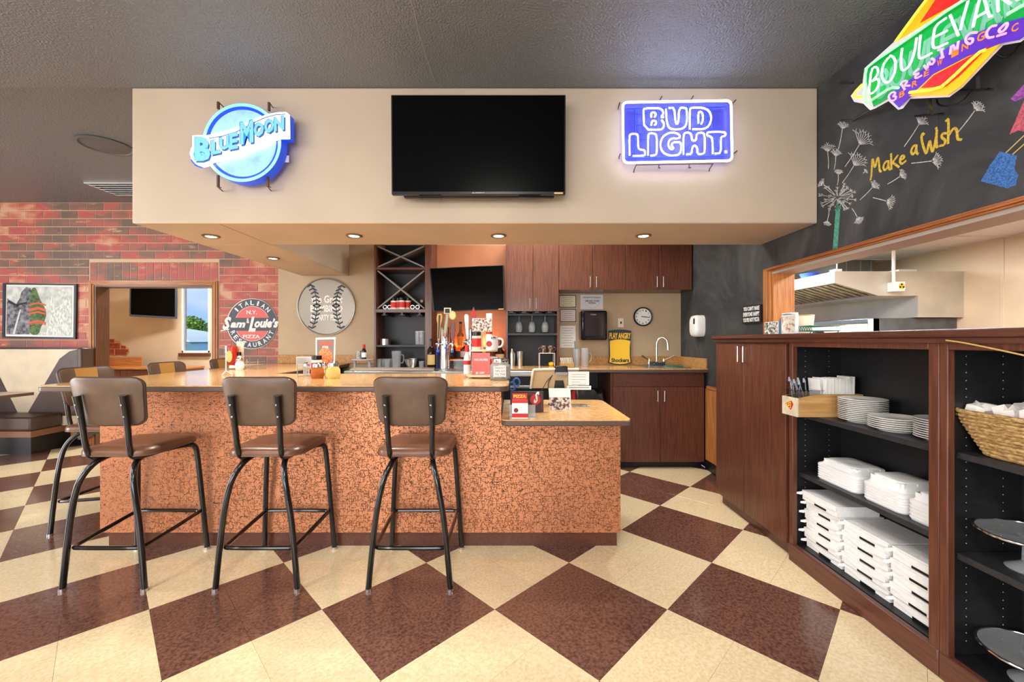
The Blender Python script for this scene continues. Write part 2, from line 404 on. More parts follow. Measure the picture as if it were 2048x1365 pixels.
# oak casing round the opening, dark jamb inside
def casing(pts_o, pts_i, Yf, nm):
    pass
t1 = MB()
for k, (d, t0) in enumerate(((0, .022), (.022, .03), (.042, .018))):
    x0, x1, zt = TRX0 + d, TRX1 - d, TRZ - d; w = .022 if k < 2 else (OX0 - TRX0 - .042)
    t1.box(x0, x0 + w, YBR - t0, YBR - .0055, 0, zt).box(x1 - w, x1, YBR - t0, YBR - .0055, 0, zt)
struct('trim_1', t1, M_OAK, bev=.004)
t1h = MB()
for k, (d, t0) in enumerate(((0, .022), (.022, .03), (.042, .018))):
    x0, x1, zt = TRX0 + d, TRX1 - d, TRZ - d; w = .022 if k < 2 else .016
    t1h.box(x0 + .022, x1 - .022, YBR - t0 - .001, YBR - .0055, zt - w, zt)
struct('trim_2', t1h, M_OAKX, bev=.004)
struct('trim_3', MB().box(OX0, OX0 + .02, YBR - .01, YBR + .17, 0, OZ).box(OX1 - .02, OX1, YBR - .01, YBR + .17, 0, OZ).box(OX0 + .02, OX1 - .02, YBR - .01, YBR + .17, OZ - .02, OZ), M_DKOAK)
# oak wainscot and black base under the bricks
struct('trim_4', MB().box(XL, TRX0 - .002, YBR - .02, YBR - .001, .1, .9).box(TRX1 + .002, -2.87, YBR - .02, YBR - .001, .1, .9), M_OAK, bev=.003)
struct('baseboard_back', MB().box(XL, TRX0 - .002, YBR - .025, YBR - .001, 0, .1).box(TRX1 + .002, -2.87, YBR - .025, YBR - .001, 0, .1), M_BLACK)

# ---- cream wall behind the bar
struct('wall_bar', MB().box(-2.84, XR, YB, YBR + .16, 0, CEIL), M_DKTAN)

# ---- right wall: chalkboard paint, with the long pass-through to the kitchen
M_CHALK = mat('chalkboard_paint', (92, 93, 93), .7, noise=(1.5, .3, 9, .42, .8), rgb2=(52, 53, 54))
M_CHALK.node_tree.nodes['Noise Texture'].inputs['Distortion'].default_value = 1.6; M_CHALK.node_tree.nodes['Noise Texture'].inputs['Roughness'].default_value = .62
tn = M_CHALK.node_tree
PTY, PTZ0, PTZ1 = RW(1545, 600, XR).y, 1.30, RW(2048, 410, XR).z
XR2 = XR + .14
mb = MB().box(XR, XR2, PTY, YBR + .16, 0, CEIL).box(XR, XR2, YREAR, PTY, PTZ1, CEIL).box(XR, XR2, YREAR, PTY, 0, PTZ0).box(XR, XR2, YREAR, -.6, PTZ0, PTZ1)
wallr = struct('wall_right', mb, M_CHALK)
# oak casing of the pass-through
TO = RW(1530, 600, XR).y; ZO = RW(2048, 393, XR).z
t2 = MB(); wv = TO - PTY
for d0, d1, t0 in ((0, .35, .018), (.35, .7, .028), (.7, 1.0, .02)):
    t2.box(XR - t0, XR - .0005, TO - wv * d1, TO - wv * d0, 1.387, ZO - (ZO - PTZ1) * d0)
struct('trim_5', t2, M_OAK, bev=.004)
t3 = MB()
for d0, d1, t0 in ((0, .35, .019), (.35, .7, .029), (.7, 1.0, .021)):
    t3.box(XR - t0, XR - .0005, -.55, TO - wv * d0, ZO - (ZO - PTZ1) * d1, ZO - (ZO - PTZ1) * d0)
struct('trim_6', t3, M_OAKY, bev=.004)
struct('trim_7', MB().box(XR - .005, XR2 + .02, PTY - .02, PTY, 1.387, PTZ1 - .02), M_OAK)
struct('trim_8', MB().box(XR - .005, XR2 + .02, -.6, PTY, PTZ1 - .02, PTZ1), mat('painted_header', (170, 160, 148), .5))
# oak wainscot under the chalkboard
struct('trim_9', MB().box(XR - .02, XR - .001, 3.44, 4.31, .1, .84), M_OAK)
struct('trim_10', MB().box(XR - .03, XR - .001, 3.44, 4.27, .84, .875), M_OAKY, bev=.006)
struct('baseboard_right', MB().box(XR - .026, XR - .001, 3.44, 4.30, 0, .1), M_BLACK)

# ---- walls out of the picture, with tall windows
def wall_win(nm, axis, pos, a0, a1, wins, z0=.75, z1=2.55):
    mb = MB(); t = .12; s = -1 if pos < 0 else 1
    def bx(u0, u1, q0, q1):
        if axis == 'x': mb.box(pos, pos + s * t, u0, u1, q0, q1)
        else: mb.box(u0, u1, pos, pos + s * t, q0, q1)
    bx(a0, a1, 0, z0); bx(a0, a1, z1, CEIL + .1); u = a0
    for w0, w1 in wins: bx(u, w0, z0, z1); u = w1
    bx(u, a1, z0, z1); return struct(nm, mb, M_CREAM)
wall_win('wall_left', 'x', XL, YREAR, YBR + .16, [(-1.7, .9), (1.3, 3.9)])
wall_win('wall_rear', 'y', YREAR, XL, XR2, [(-6.2, -3.0), (-2.6, .9)])

# ---- soffit over the bar
sf = MB().box(-2.55, XR, YS, YS2, SOF, CEIL).box(-2.55, -1.975, YS2, YB, SOF, CEIL)
soffit = obj('soffit', sf, M_TAN, bev=.008); soffit['kind'] = 'structure'
obj('seam', MB().box(-1.977, -1.973, YS + .02, YS2, SOF - .0012, SOF), mat('seam_dark_tan', (150, 130, 108), .6), soffit)  # thin darker tan strip marks the joint on the underside

# ---- kitchen beyond the pass-through
XK, ZK = 5.2, 2.43
M_KW = mat('kitchen_wall_panel', (232, 212, 180), .45, noise=(3, .04, 3))
kw = struct('wall_kitchen', MB().box(XK, XK + .1, -1, 9, 0, ZK + .3).box(XR2, XK, 8.6, 8.7, 0, ZK + .3).box(XR2, XK + .1, -1.1, -1, 0, ZK + .3), M_KW)
for yj in (4.35, 3.15, 1.95): obj('panel_joint', MB().box(XK - .006, XK, yj - .02, yj + .02, 0, ZK), M_KW, kw, bev=.003)
kc = struct('ceiling_kitchen', MB().box(XR2, XK, -1, 8.7, ZK + .012, ZK + .08), mat('ceiling_tile_white', (236, 236, 232), .7, noise=(60, .05, 3)))
M_GRID = mat('ceiling_grid', (222, 222, 220), .5)
for i in range(15): obj('grid_bar', MB().box(XR2, XK, -.6 + i * .61, -.575 + i * .61, ZK, ZK + .012), M_GRID, kc)
for i in range(4): obj('grid_bar', MB().box(2.6 + i * .61, 2.625 + i * .61, -1, 8.6, ZK - .001, ZK + .012), M_GRID, kc)
struct('floor_kitchen', MB().box(XR2, XK, -1, 8.7, -.06, 0), mat('quarry_tile', (120, 70, 52), .5))

# ---- next room beyond the brick wall
YF = 8.0
WX0, WX1, WZ0, WZ1 = W(362, 0, YF).x, W(419, 0, YF).x, W(0, 706, YF).z, 2.75
mb = MB().box(-9, WX0, YF, YF + .14, 0, 3.1).box(WX1, -2.2, YF, YF + .14, 0, 3.1).box(WX0, WX1, YF, YF + .14, 0, WZ0).box(WX0, WX1, YF, YF + .14, WZ1, 3.1)
wallf = struct('wall_far', mb, M_CREAM)
XSL = W(214, 0, YF).x
struct('wall_far_side', MB().box(XSL - .12, XSL, YBR + .17, YF, 0, 3.1).box(-2.3, -2.2, YBR + .17, YF, 0, 3.1), M_CREAM)
struct('floor_far', MB().box(-9, -2.2, YBR, YF + .1, -.06, 0), M_TC)
struct('ceiling_far', MB().box(-9, -2.2, YBR + .16, YF + .14, 3.1, 3.16), mat('ceiling_white', (225, 222, 215), .7))
win = struct('window_1', MB().box(WX0, WX0 + .025, YF + .02, YF + .08, WZ0, WZ1).box(WX1 - .045, WX1, YF + .02, YF + .08, WZ0, WZ1).box(WX0, WX1, YF + .02, YF + .08, WZ0, WZ0 + .04), M_WHITE)
obj('pane', MB().box(WX0 + .025, WX1 - .045, YF + .045, YF + .05, WZ0 + .04, WZ1), mat('window_glass', (255, 255, 255), .0, trans=1, ior=1.02), win)
obj('sill', MB().box(WX0 - .02, WX1 + .03, YF - .05, YF, WZ0 - .07, WZ0 - .005), M_MAHX, win, bev=.005)
M_BR2 = mat('orange_brick', (172, 78, 48), .6, noise=(9, .3, 5), rgb2=(120, 50, 34))
patch = obj('brick_patch', MB().prism([W(x, y, YF) - Vector((0, .001, 0)) for x, y in ((213, 677), (226, 681), (240, 683), (243, 690), (252, 693), (258, 697), (259, 705), (253, 712), (245, 711), (238, 710), (228, 712), (213, 711))], (0, -.006, 0)), mat('patch_mortar', (200, 140, 96), .7), wallf)
for x0, y0, x1, y1 in ((214, 679, 229, 686), (230, 684, 240, 686), (214, 687, 241, 698), (243, 692, 252, 698), (214, 699, 229, 710), (231, 699, 257, 704.5), (231, 704.5, 254, 710)):
    a, b = W(x0, y1, YF), W(x1, y0, YF)
    brick(a.x, b.x, a.z, b.z, wallf, YF - .007, M_BR2)
# ================================================================== BAR
def copper_mat():
    m = mat('embossed_copper', (202, 128, 88), .36, .55); t = m.node_tree; L = t.links.new; b = t.nodes['Principled BSDF']
    ge = t.nodes.new('ShaderNodeNewGeometry'); sp = t.nodes.new('ShaderNodeSeparateXYZ'); L(ge.outputs['Position'], sp.inputs[0])
    ad = t.nodes.new('ShaderNodeMath'); ad.operation = 'ADD'; L(sp.outputs['X'], ad.inputs[0]); L(sp.outputs['Y'], ad.inputs[1])
    cb = t.nodes.new('ShaderNodeCombineXYZ'); L(ad.outputs[0], cb.inputs[0]); L(sp.outputs['Z'], cb.inputs[1])
    outs = []
    for sc_, rot in (((30, 64, 1), 0), ((70, 27, 1), .0)):
        mp = t.nodes.new('ShaderNodeMapping'); mp.inputs['Scale'].default_value = sc_; mp.inputs['Location'].default_value = (3.3 * len(outs), 1.7 * len(outs), 0); L(cb.outputs[0], mp.inputs[0])
        v = t.nodes.new('ShaderNodeTexVoronoi'); v.voronoi_dimensions = '2D'; v.distance = 'CHEBYCHEV'; v.feature = 'F1'; v.inputs['Scale'].default_value = 1; L(mp.outputs[0], v.inputs['Vector'])
        v2 = t.nodes.new('ShaderNodeTexVoronoi'); v2.voronoi_dimensions = '2D'; v2.distance = 'CHEBYCHEV'; v2.feature = 'F2'; v2.inputs['Scale'].default_value = 1; L(mp.outputs[0], v2.inputs['Vector'])
        s = t.nodes.new('ShaderNodeMath'); s.operation = 'SUBTRACT'; L(v2.outputs['Distance'], s.inputs[0]); L(v.outputs['Distance'], s.inputs[1])
        r = t.nodes.new('ShaderNodeMapRange'); r.inputs[1].default_value = .0; r.inputs[2].default_value = .12; L(s.outputs[0], r.inputs[0])
        # only some of the cells carry a crease
        n = t.nodes.new('ShaderNodeTexNoise'); n.noise_dimensions = '2D'; n.inputs['Scale'].default_value = .75; n.inputs['Detail'].default_value = 3; L(mp.outputs[0], n.inputs['Vector'])
        k = t.nodes.new('ShaderNodeMapRange'); k.inputs[1].default_value = .47; k.inputs[2].default_value = .52; L(n.outputs['Fac'], k.inputs[0])
        mxx = t.nodes.new('ShaderNodeMath'); mxx.operation = 'MAXIMUM'; L(r.outputs[0], mxx.inputs[0]); L(k.outputs[0], mxx.inputs[1]); outs.append(mxx.outputs[0])
    h = t.nodes.new('ShaderNodeMath'); h.operation = 'MINIMUM'; L(outs[0], h.inputs[0]); L(outs[1], h.inputs[1])
    bp = t.nodes.new('ShaderNodeBump'); bp.inputs['Strength'].default_value = .8; bp.inputs['Distance'].default_value = .006; L(h.outputs[0], bp.inputs['Height']); L(bp.outputs[0], b.inputs['Normal'])
    cr = t.nodes.new('ShaderNodeValToRGB'); cr.color_ramp.elements[0].color = lin((100, 64, 50)); cr.color_ramp.elements[0].position = .1; cr.color_ramp.elements[1].color = lin((206, 138, 100)); cr.color_ramp.elements[1].position = .6
    L(h.outputs[0], cr.inputs[0]); L(cr.outputs[0], b.inputs['Base Color']); return m
M_COP = copper_mat()
BT, BF, BBK, BLX, BIX, BRX = 1.067, 2.50, 3.42, -2.92, -1.98, -.02
PY = 2.665                                    # face of the copper
PXL = W(200, 0, PY).x; PXR = W(1241, 0, PY).x
bar = thing('bar_counter', 'bar faced in embossed copper sheet with dark kick board, in front of the stools', 'bar', (-1.0, 3.0, 0))
ZP0 = W(0, 1066, PY).z
obj('front_panel', MB().box(PXL, -.07, PY, PY + .02, ZP0, BT - .04), M_COP, bar)
obj('low_front_panel', MB().box(-.07, PXR, PY, PY + .02, ZP0, .822), M_COP, bar)
obj('side_panel', MB().box(PXL, PXL + .02, PY + .02, YB - .01, ZP0, BT - .04), M_COP, bar)
obj('end_panel', MB().box(-.09, -.07, PY + .02, 3.3, .822, BT - .04).box(PXR - .02, PXR, PY + .02, 3.3, ZP0, .822), M_MAH, bar)
obj('kick_board', MB().box(PXL + .04, PXR - .02, PY + .018, PY + .05, 0, ZP0).box(PXL + .04, PXL + .07, PY + .05, YB - .01, 0, ZP0), M_MAHX, bar)
obj('back_panel', MB().box(BIX + .06 - .9, PXR - .02, 3.28, 3.3, .1, .822).box(BIX - .1, -.09, 3.34, 3.36, .1, BT - .04).box(BIX - .1, BIX - .08, 3.36, YB - .01, .1, BT - .04), M_BLACKLAM, bar)
def slab(name, label, outline, z0, z1, rail=.012):
    t = thing(name, label, 'counter', (outline[0][0], outline[0][1], z0))
    obj('top', MB().prism([(x, y, z1 - .006) for x, y in outline], (0, 0, .006)), M_LAM, t)
    obj('edge_band', MB().prism([(x, y, z0) for x, y in outline], (0, 0, z1 - .006 - z0)), M_EDGE, t, bev=.006)
    return t
def rc(cx, cy, r, a0, a1, n=6): return [(cx + r * math.cos(math.radians(a0 + (a1 - a0) * i / n)), cy + r * math.sin(math.radians(a0 + (a1 - a0) * i / n))) for i in range(n + 1)]
ol = rc(BLX + .05, BF + .05, .05, 180, 270) + rc(BRX - .06, BF + .06, .06, 270, 360) + rc(BRX - .03, BBK - .03, .03, 0, 90) + [(BIX, BBK), (BIX, YB - .002), (-2.842, YB - .002), (-2.842, YBR - .03), (BLX, YBR - .03)]
slab('laminate_worktop', 'tan laminate bar top wrapping round from the front to the back wall', ol, BT - .038, BT)
ol = rc(-.065 + .04, 2.49 + .04, .04, 180, 270) + rc(.73 - .05, 2.49 + .05, .05, 270, 360) + rc(.73 - .06, 3.35 - .06, .06, 0, 90) + [(-.065, 3.35)]
slab('service_counter', 'lower tan laminate service counter at the right end of the bar', ol, .822, .86)

# ================================================================== BAR STOOLS
def stool(label):
    t = thing('bar_stool', label, 'stool', (0, 0, 0), 'brown vinyl bar stools')
    # seat pad
    pts = [(x, y) for x, y in rrect(-.205, .205, -.19, .215, .085, 6)]
    mb = MB(); prof = [(.86, .703), (.985, .709), (1.0, .722), (.985, .738), (.93, .748), (.7, .754), (.3, .756)]
    n = len(pts); vs = []
    for s, zz in prof: vs += [(p[0] * s, p[1] * s, zz) for p in pts]
    fs = [tuple(range(n - 1, -1, -1))] + [(j * n + i, j * n + (i + 1) % n, (j + 1) * n + (i + 1) % n, (j + 1) * n + i) for j in range(len(prof) - 1) for i in range(n)] + [tuple((len(prof) - 1) * n + i for i in range(n))]
    mb.add(vs, fs); seat = obj('seat', mb, M_VINYLS, t)
    obj('piping', MB().tube([(p[0] * .99, p[1] * .99, .712) for p in pts], .004, 6, True), M_VINYL, seat)
    # backrest: wider at the top, leaning back, slightly wrapped
    def bp(u, w, d):
        hw = .176 + .026 * (w + 1) / 2
        x = u * hw; y = -.185 - .045 * (w + 1) / 2 + .028 * u * u + d; return (x, y, 1.012 + .132 * w)
    pr = rrect(-1, 1, -1, 1, .3, 5); pr = [(pr[i][0] + (pr[(i + 1) % len(pr)][0] - pr[i][0]) * k / 6, pr[i][1] + (pr[(i + 1) % len(pr)][1] - pr[i][1]) * k / 6) for i in range(len(pr)) for k in range(6 if math.hypot(pr[(i + 1) % len(pr)][0] - pr[i][0], pr[(i + 1) % len(pr)][1] - pr[i][1]) > .5 else 1)]
    def shell(d0, d1, sc=1.0):
        mb = MB(); m = len(pr); vs = []; K = [(.0, d0 - (.0)), (.55, d0), (.9, d0), (.985, d0 + (d1 - d0) * .15), (1.0, (d0 + d1) / 2), (.985, d0 + (d1 - d0) * .85), (.9, d1), (.55, d1), (.0, d1)]
        for s, d in K: vs += [bp(p[0] * max(s, .02), p[1] * max(s, .02), d) for p in pr]
        fs = [(j * m + i, j * m + (i + 1) % m, (j + 1) * m + (i + 1) % m, (j + 1) * m + i) for j in range(len(K) - 1) for i in range(m)] + [tuple(range(m - 1, -1, -1)), tuple((len(K) - 1) * m + i for i in range(m))]
        return mb.add(vs, fs)
    back = obj('backrest', shell(-.018, .018), M_VINYL, t)
    obj('piping', MB().tube([bp(p[0] * .995, p[1] * .995, 0) for p in pr], .0055, 6, True), M_VINYLB, back)
    st = MB(); g = [[bp(u, w, .0215) for u in (-.4, -.2, 0, .2, .4)] for w in (-.95, -.5, 0, .5, .97)]
    vs = [p for r in g for p in r]; m5 = 5
    vs += [(p[0], p[1] - .012, p[2]) for p in vs]
    fs = [(j * 5 + i, j * 5 + i + 1, (j + 1) * 5 + i + 1, (j + 1) * 5 + i) for j in range(4) for i in range(4)]
    rim = [0, 1, 2, 3, 4, 9, 14, 19, 24, 23, 22, 21, 20, 15, 10, 5]
    fs += [(rim[k], rim[(k + 1) % 16], rim[(k + 1) % 16] + 25, rim[k] + 25) for k in range(16)]
    o = obj('stripe', st.add(vs, fs), M_VINYLT, back); o['label'] = 'tan middle stripe of the backrest'
    for s in (-1, 1):
        leg = obj('leg', MB().tube([(s * .098, .02, .692), (s * .10, -.09, .692), (s * .112, -.16, .672), (s * .142, -.205, .60), (s * .164, -.216, .50), (s * .184, -.216, .38), (s * .203, -.219, .2), (s * .22, -.222, .012)], .0155, 10, sub=2), M_BLACKM, t)
        obj('foot_cap', MB().cyl((s * .22, -.222), .0175, 0, .014, 12), M_NICKEL, leg)
        leg = obj('leg', MB().tube([(s * .11, .02, .694), (s * .165, .15, .694), (s * .182, .178, .68), (s * .19, .188, .62), (s * .225, .222, .012)], .0155, 10, sub=2), M_BLACKM, t)
        obj('foot_cap', MB().cyl((s * .225, .222), .0175, 0, .014, 12), M_NICKEL, leg)
        up = obj('back_post', MB().tube([(s * .11, .06, .69), (s * .112, -.12, .69), (s * .114, -.178, .70), (s * .117, -.2, .76), (s * .121, -.212, .88), (s * .123, -.243, 1.05)], [.013, .013, .013, .0135, .014, .0145, .0145, .0145, .0145, .015, .018, .019, .02, .02, .02, .02, .02, .02][:12], 10, sub=1), M_BLACKM, t)
        for zz, yy in ((.935, -.229), (1.0, -.244)): obj('screw', MB().lathe([(.0055, 0), (.0055, .006), (.003, .008)], (s * .122, yy - .004, zz), 8, 'y'), M_CHROME, up)
    ring = [(-.16, -.208, .222), (.16, -.208, .222), (.186, -.198, .222), (.192, -.16, .224), (.203, .165, .253), (.2, .195, .255), (.165, .206, .255), (-.165, .206, .255), (-.2, .195, .255), (-.203, .165, .253), (-.192, -.16, .224), (-.186, -.198, .222)]
    obj('foot_ring', MB().tube(ring, .0115, 8, True, sub=1), M_BLACKM, t)
    return t
SY = 2.42
st0 = stool('brown bar stool in front of the copper bar, nearest the cash counter')
st0.location = (-.55, SY, 0)
dup(st0, (-1.37, SY, 0), 0, 'brown bar stool in front of the copper bar, middle one of the front row')
dup(st0, (-2.19, SY, 0), 0, 'brown bar stool in front of the copper bar, leftmost of the front row')
dup(st0, (-2.955, 3.04, 0), -PI / 2, 'nearest bar stool of the left side, tan striped back behind the front left stool')
dup(st0, (-2.955, 3.75, 0), -PI / 2, 'middle bar stool along the left side of the bar, tan striped back showing')
dup(st0, (-2.955, 4.48, 0), -PI / 2, 'bar stool farthest back along the bar side, below the round pizza sign')

# ================================================================== BACK BAR COUNTERS AND CABINETS
ZC, CF = 1.05, 4.27                      # counter height, counter front edge
X0c = W(1018, 0, CF).x
t = thing('back_counter', 'tan laminate back counter with sink and brown edge below the wall clock', 'counter', (1.0, 4.6, ZC - .036))
obj('top', MB().box(X0c, XR - .002, CF + .006, YB - .002, ZC - .008, ZC), M_LAM, t)
obj('edge_band', MB().box(X0c, XR - .002, CF, YB - .002, ZC - .04, ZC - .008), M_EDGE, t, bev=.004)
obj('backsplash', MB().box(W(1118, 0, YB).x, XR - .002, YB - .02, YB - .002, ZC, ZC + .105), M_LAMB, t, bev=.003)
obj('side_splash', MB().box(XR - .022, XR - .002, CF + .02, YB - .02, ZC, ZC + .105), M_LAMB, t, bev=.003)
obj('bar_splash', MB().box(-2.838, -1.56, YB - .02, YB - .002, BT + .001, BT + .105), M_LAMB, bar, bev=.003)
CX0, CX1 = W(1226, 0, 4.3).x, W(1408, 0, 4.3).x
t = thing('sink_cabinet', 'dark wood base cabinet with two doors under the sink', 'cabinet', ((CX0 + CX1) / 2, 4.6, 0))
obj('body', MB().box(CX0, CX1, 4.31, YB - .002, .1, ZC - .041), M_MAH, t)
obj('toe_kick', MB().box(CX0 + .02, CX1, 4.36, 4.9, 0, .1), M_BLACKLAM, t)
zt, zm, zb = W(0, 750, 4.3).z, W(0, 774, 4.3).z, W(0, 924, 4.3).z
obj('false_drawer_front', MB().box(CX0 + .004, CX1 - .004, 4.29, 4.308, zm + .004, zt), M_MAHX, t, bev=.002)
xm = W(1320, 0, 4.3).x
def handle(par, x, z0, z1, y, m=M_NICKEL):
    return obj('handle', MB().tube([(x, y, z0), (x, y - .028, z0), (x, y - .028, z1), (x, y, z1)], .0045, 8), m, par)
for x0, x1, hx in ((CX0 + .004, xm - .002, xm - .035), (xm + .002, CX1 - .004, xm + .035)):
    d = obj('door', MB().box(x0, x1, 4.29, 4.308, zb, zm - .002), M_MAH, t, bev=.002)
    handle(d, hx, zm - .15, zm - .04, 4.29)
obj('filler', MB().box(CX1, XR - .002, 4.33, 4.37, .1, ZC - .041), M_BLACKLAM, t)
# sink and tap
t = thing('bar_sink', 'stainless drop-in hand sink set into the back counter', 'sink', (1.72, 4.56, ZC))
a, b = W(1290, 0, 4.45).x, W(1378, 0, 4.45).x
rim = MB().box(a, b, 4.38, 4.41, ZC - .006, ZC + .006).box(a, b, 4.86, 4.93, ZC - .006, ZC + .006).box(a, a + .05, 4.41, 4.86, ZC - .006, ZC + .006).box(b - .05, b, 4.41, 4.86, ZC - .006, ZC + .006)
obj('rim', rim, M_STEEL, t, bev=.003)
obj('bowl', MB().box(a + .05, b - .05, 4.41, 4.86, ZC + .0015, ZC + .004), M_STEEL, t)
fx = W(1318, 0, 4.72).x
t = thing('sink_tap', 'chrome gooseneck tap with two wing levers behind the sink', 'tap', (fx, 4.80, ZC + .006))
zb_ = ZC + .0065
obj('base', MB().box(fx - .105, fx + .105, 4.775, 4.825, zb_, zb_ + .045), M_CHROME, t, bev=.012)
goose = [(fx, 4.8, zb_ + .04), (fx, 4.8, zb_ + .22), (fx + .005, 4.8, zb_ + .29), (fx + .06, 4.79, zb_ + .335), (fx + .11, 4.77, zb_ + .30), (fx + .118, 4.765, zb_ + .23)]
sp_ = obj('spout', MB().tube(goose, .0105, 10, sub=2), M_CHROME, t)
obj('nozzle', MB().tube([(fx + .118, 4.765, zb_ + .245), (fx + .12, 4.763, zb_ + .18)], .0135, 10), M_CHROME, sp_)
for s in (-1, 1):
    h = obj('lever', MB().tube([(fx + s * .085, 4.80, zb_ + .06), (fx + s * .13, 4.78, zb_ + .08), (fx + s * .19, 4.75, zb_ + .115)], [.007, .008, .012], 8), M_CHROME, t)
    obj('valve', MB().cyl((fx + s * .085, 4.8), .016, zb_ + .03, zb_ + .075, 12, .012), M_CHROME, h)

# stainless underbar with front lip, beer tower stands on it
SX0, SX1, ZS = W(690, 0, 4.2).x, W(1112, 0, 4.2).x, 1.005
t = thing('stainless_underbar', 'stainless steel bar unit with bright front lip behind the bar', 'counter', ((SX0 + X0c) / 2, 4.5, 0))
obj('top', MB().box(SX0, X0c - .002, 4.2, YB - .05, ZS, ZS + .03), M_STEEL, t, bev=.008)
obj('front_lip', MB().box(SX0, SX1, 4.165, 4.199, ZS - .03, ZS + .03), M_STEEL, t, bev=.01)
obj('cabinet_front', MB().box(SX0, X0c - .002, 4.25, 4.28, .1, ZS).box(SX0, SX0 + .02, 4.28, YB - .06, .1, ZS).box(X0c - .022, X0c - .002, 4.28, YB - .06, .1, ZS), M_BLACKLAM, t)
obj('legs_plinth', MB().box(SX0, X0c - .002, 4.3, 4.9, 0, .1), M_BLACKLAM, t)
obj('lower_rail', MB().box(X0c, SX1, 4.17, 4.2, .86, .885), M_STEEL, t, bev=.004)
obj('bin_front', MB().box(X0c, SX1, 4.2, 4.24, .1, ZS - .03), M_BLACKLAM, t)
t = obj('paper_mat', MB().prism([(x, y, ZS + .0305) for x, y in ((W(700, 0, 4.25).x, 4.24), (W(868, 0, 4.25).x, 4.24), (W(872, 0, 4.6).x, 4.52), (W(712, 0, 4.6).x, 4.55))], (0, 0, .012)), mat('grey_towel', (176, 160, 146), .8, bump=(40, .4, .01)))
tag(t, 'crumpled grey bar mat spread on the stainless steel', 'mat')

# upper cabinets
UF = 4.63
UTOP = 2.50
def upper(label, x0, x1, z0, doors, hz):
    t = thing('wall_cabinet', label, 'cabinet', ((x0 + x1) / 2, 4.8, z0), 'mahogany wall cabinets over the back counter')
    obj('body', MB().box(x0, x1, UF + .02, YB - .002, z0, UTOP), M_MAH, t)
    for i, (a, b) in enumerate(doors):
        d = obj('door', MB().box(a + .002, b - .002, UF, UF + .019, z0, UTOP), M_MAH, t, bev=.002)
        hx = b - .035 if i == 0 else a + .035
        handle(d, hx, hz, hz + .115, UF)
    return t
xa, xb, xc, xd, xe, xf, xg = [W(v, 0, UF).x for v in (1012, 1066, 1118, 1186, 1252, 1319, 1384)]
zu = W(0, 580, UF).z; zl = W(0, 623, UF).z
upper('tall double-door wall cabinet above the hanging wine glasses', xa, xc - .001, zl, ((xa, xb), (xb, xc - .001)), zl + .03)
upper('double-door wall cabinet above the paper towel dispenser', xc, xe - .001, zu, ((xc, xd), (xd, xe - .001)), zu + .03)
upper('double-door wall cabinet above the wall clock', xe, xg, zu, ((xe, xf), (xf, xg)), zu + .03)
obj('filler', MB().box(xg + .001, XR - .002, UF + .01, YB - .002, zu, UTOP), M_BLACKLAM, bpy.data.objects['wall_cabinet.002'])

# nook under the tall cabinet
t = thing('glass_rack_nook', 'dark open shelf nook holding wine glasses and shakers', 'shelf', ((xa + xc) / 2, 4.8, ZC))
obj('side', MB().box(xa, xa + .02, UF, YB - .002, ZC + .001, zl - .001).box(xc - .021, xc - .001, UF, YB - .002, ZC + .001, zl - .001), M_MAH, t)
obj('back', MB().box(xa + .02, xc - .021, YB - .02, YB - .004, ZC + .001, zl - .001), M_BLACKLAM, t)
zsh = W(0, 667, UF).z
obj('shelf_board', MB().box(xa + .02, xc - .021, UF + .01, YB - .02, zsh - .022, zsh), M_SHELF, t)
for i in range(4):
    x = xa + .06 + i * .145
    obj('rack_rail', MB().box(x - .022, x + .022, UF + .01, YB - .02, zl - .016, zl - .001).box(x - .05, x + .05, UF + .01, YB - .02, zl - .022, zl - .016), M_SHELF, t)
obj('rail_bar', MB().box(xa + .02, xc - .021, UF + .03, UF + .04, zl - .045, zl - .03), M_SHELF, t)

# tall shelving with the X dividers
ta, tb, tc_ = [W(v, 0, UF).x for v in (748, 850, 863)]
tsh = thing('wine_rack_shelves', 'tall dark shelf unit with crossed wine dividers beside the round pan', 'shelf', ((ta + tb) / 2, 4.8, ZS + .031))
zb0 = ZS + .031
obj('side', MB().box(ta, ta + .022, UF, YB - .002, zb0, UTOP), M_MAH, tsh)
obj('side', MB().box(tb - .0, tc_, UF, YB - .002, zb0, UTOP), M_MAH, tsh)
obj('back', MB().box(ta + .022, tb, YB - .02, YB - .004, zb0, UTOP), M_BLACKLAM, tsh)
z_s = [W(0, v, UF).z for v in (538, 622, 692)]
obj('shelf_board', MB().box(ta + .022, tb, UF + .002, YB - .02, z_s[0] - .008, z_s[0] + .014), M_MAHX, tsh)
obj('shelf_board', MB().box(ta + .022, tb, UF + .002, YB - .02, z_s[1] - .018, z_s[1] + .018), M_MAHX, tsh)
obj('shelf_board', MB().box(ta + .022, tb, UF + .01, YB - .02, z_s[2] - .012, z_s[2] + .008), M_SHELF, tsh)
M_XB = mat('grey_divider', (124, 118, 116), .5)
def xdiv(z0, z1, flip):
    x0, x1 = ta + .024, tb - .002; a, b = ((x0, z0), (x1, z1)) if not flip else ((x0, z1), (x1, z0))
    d = Vector((b[0] - a[0], 0, b[1] - a[1])).normalized(); n = Vector((-d.z, 0, d.x)) * .0075
    A, B = Vector((a[0], UF + (.015 if not flip else .0145), a[1])), Vector((b[0], UF + (.015 if not flip else .0145), b[1]))
    sgn = 1 if not flip else 1
    A += d * .012; B -= d * .012
    obj('divider', MB().prism([A + n, B + n, B - n, A - n], (0, YB - .04 - UF, 0)), M_XB, tsh)
for z0, z1 in ((z_s[1] + .02, z_s[0] - .01), (z_s[0] + .016, 2.42)):
    xdiv(z0, z1, False); xdiv(z0, z1, True)
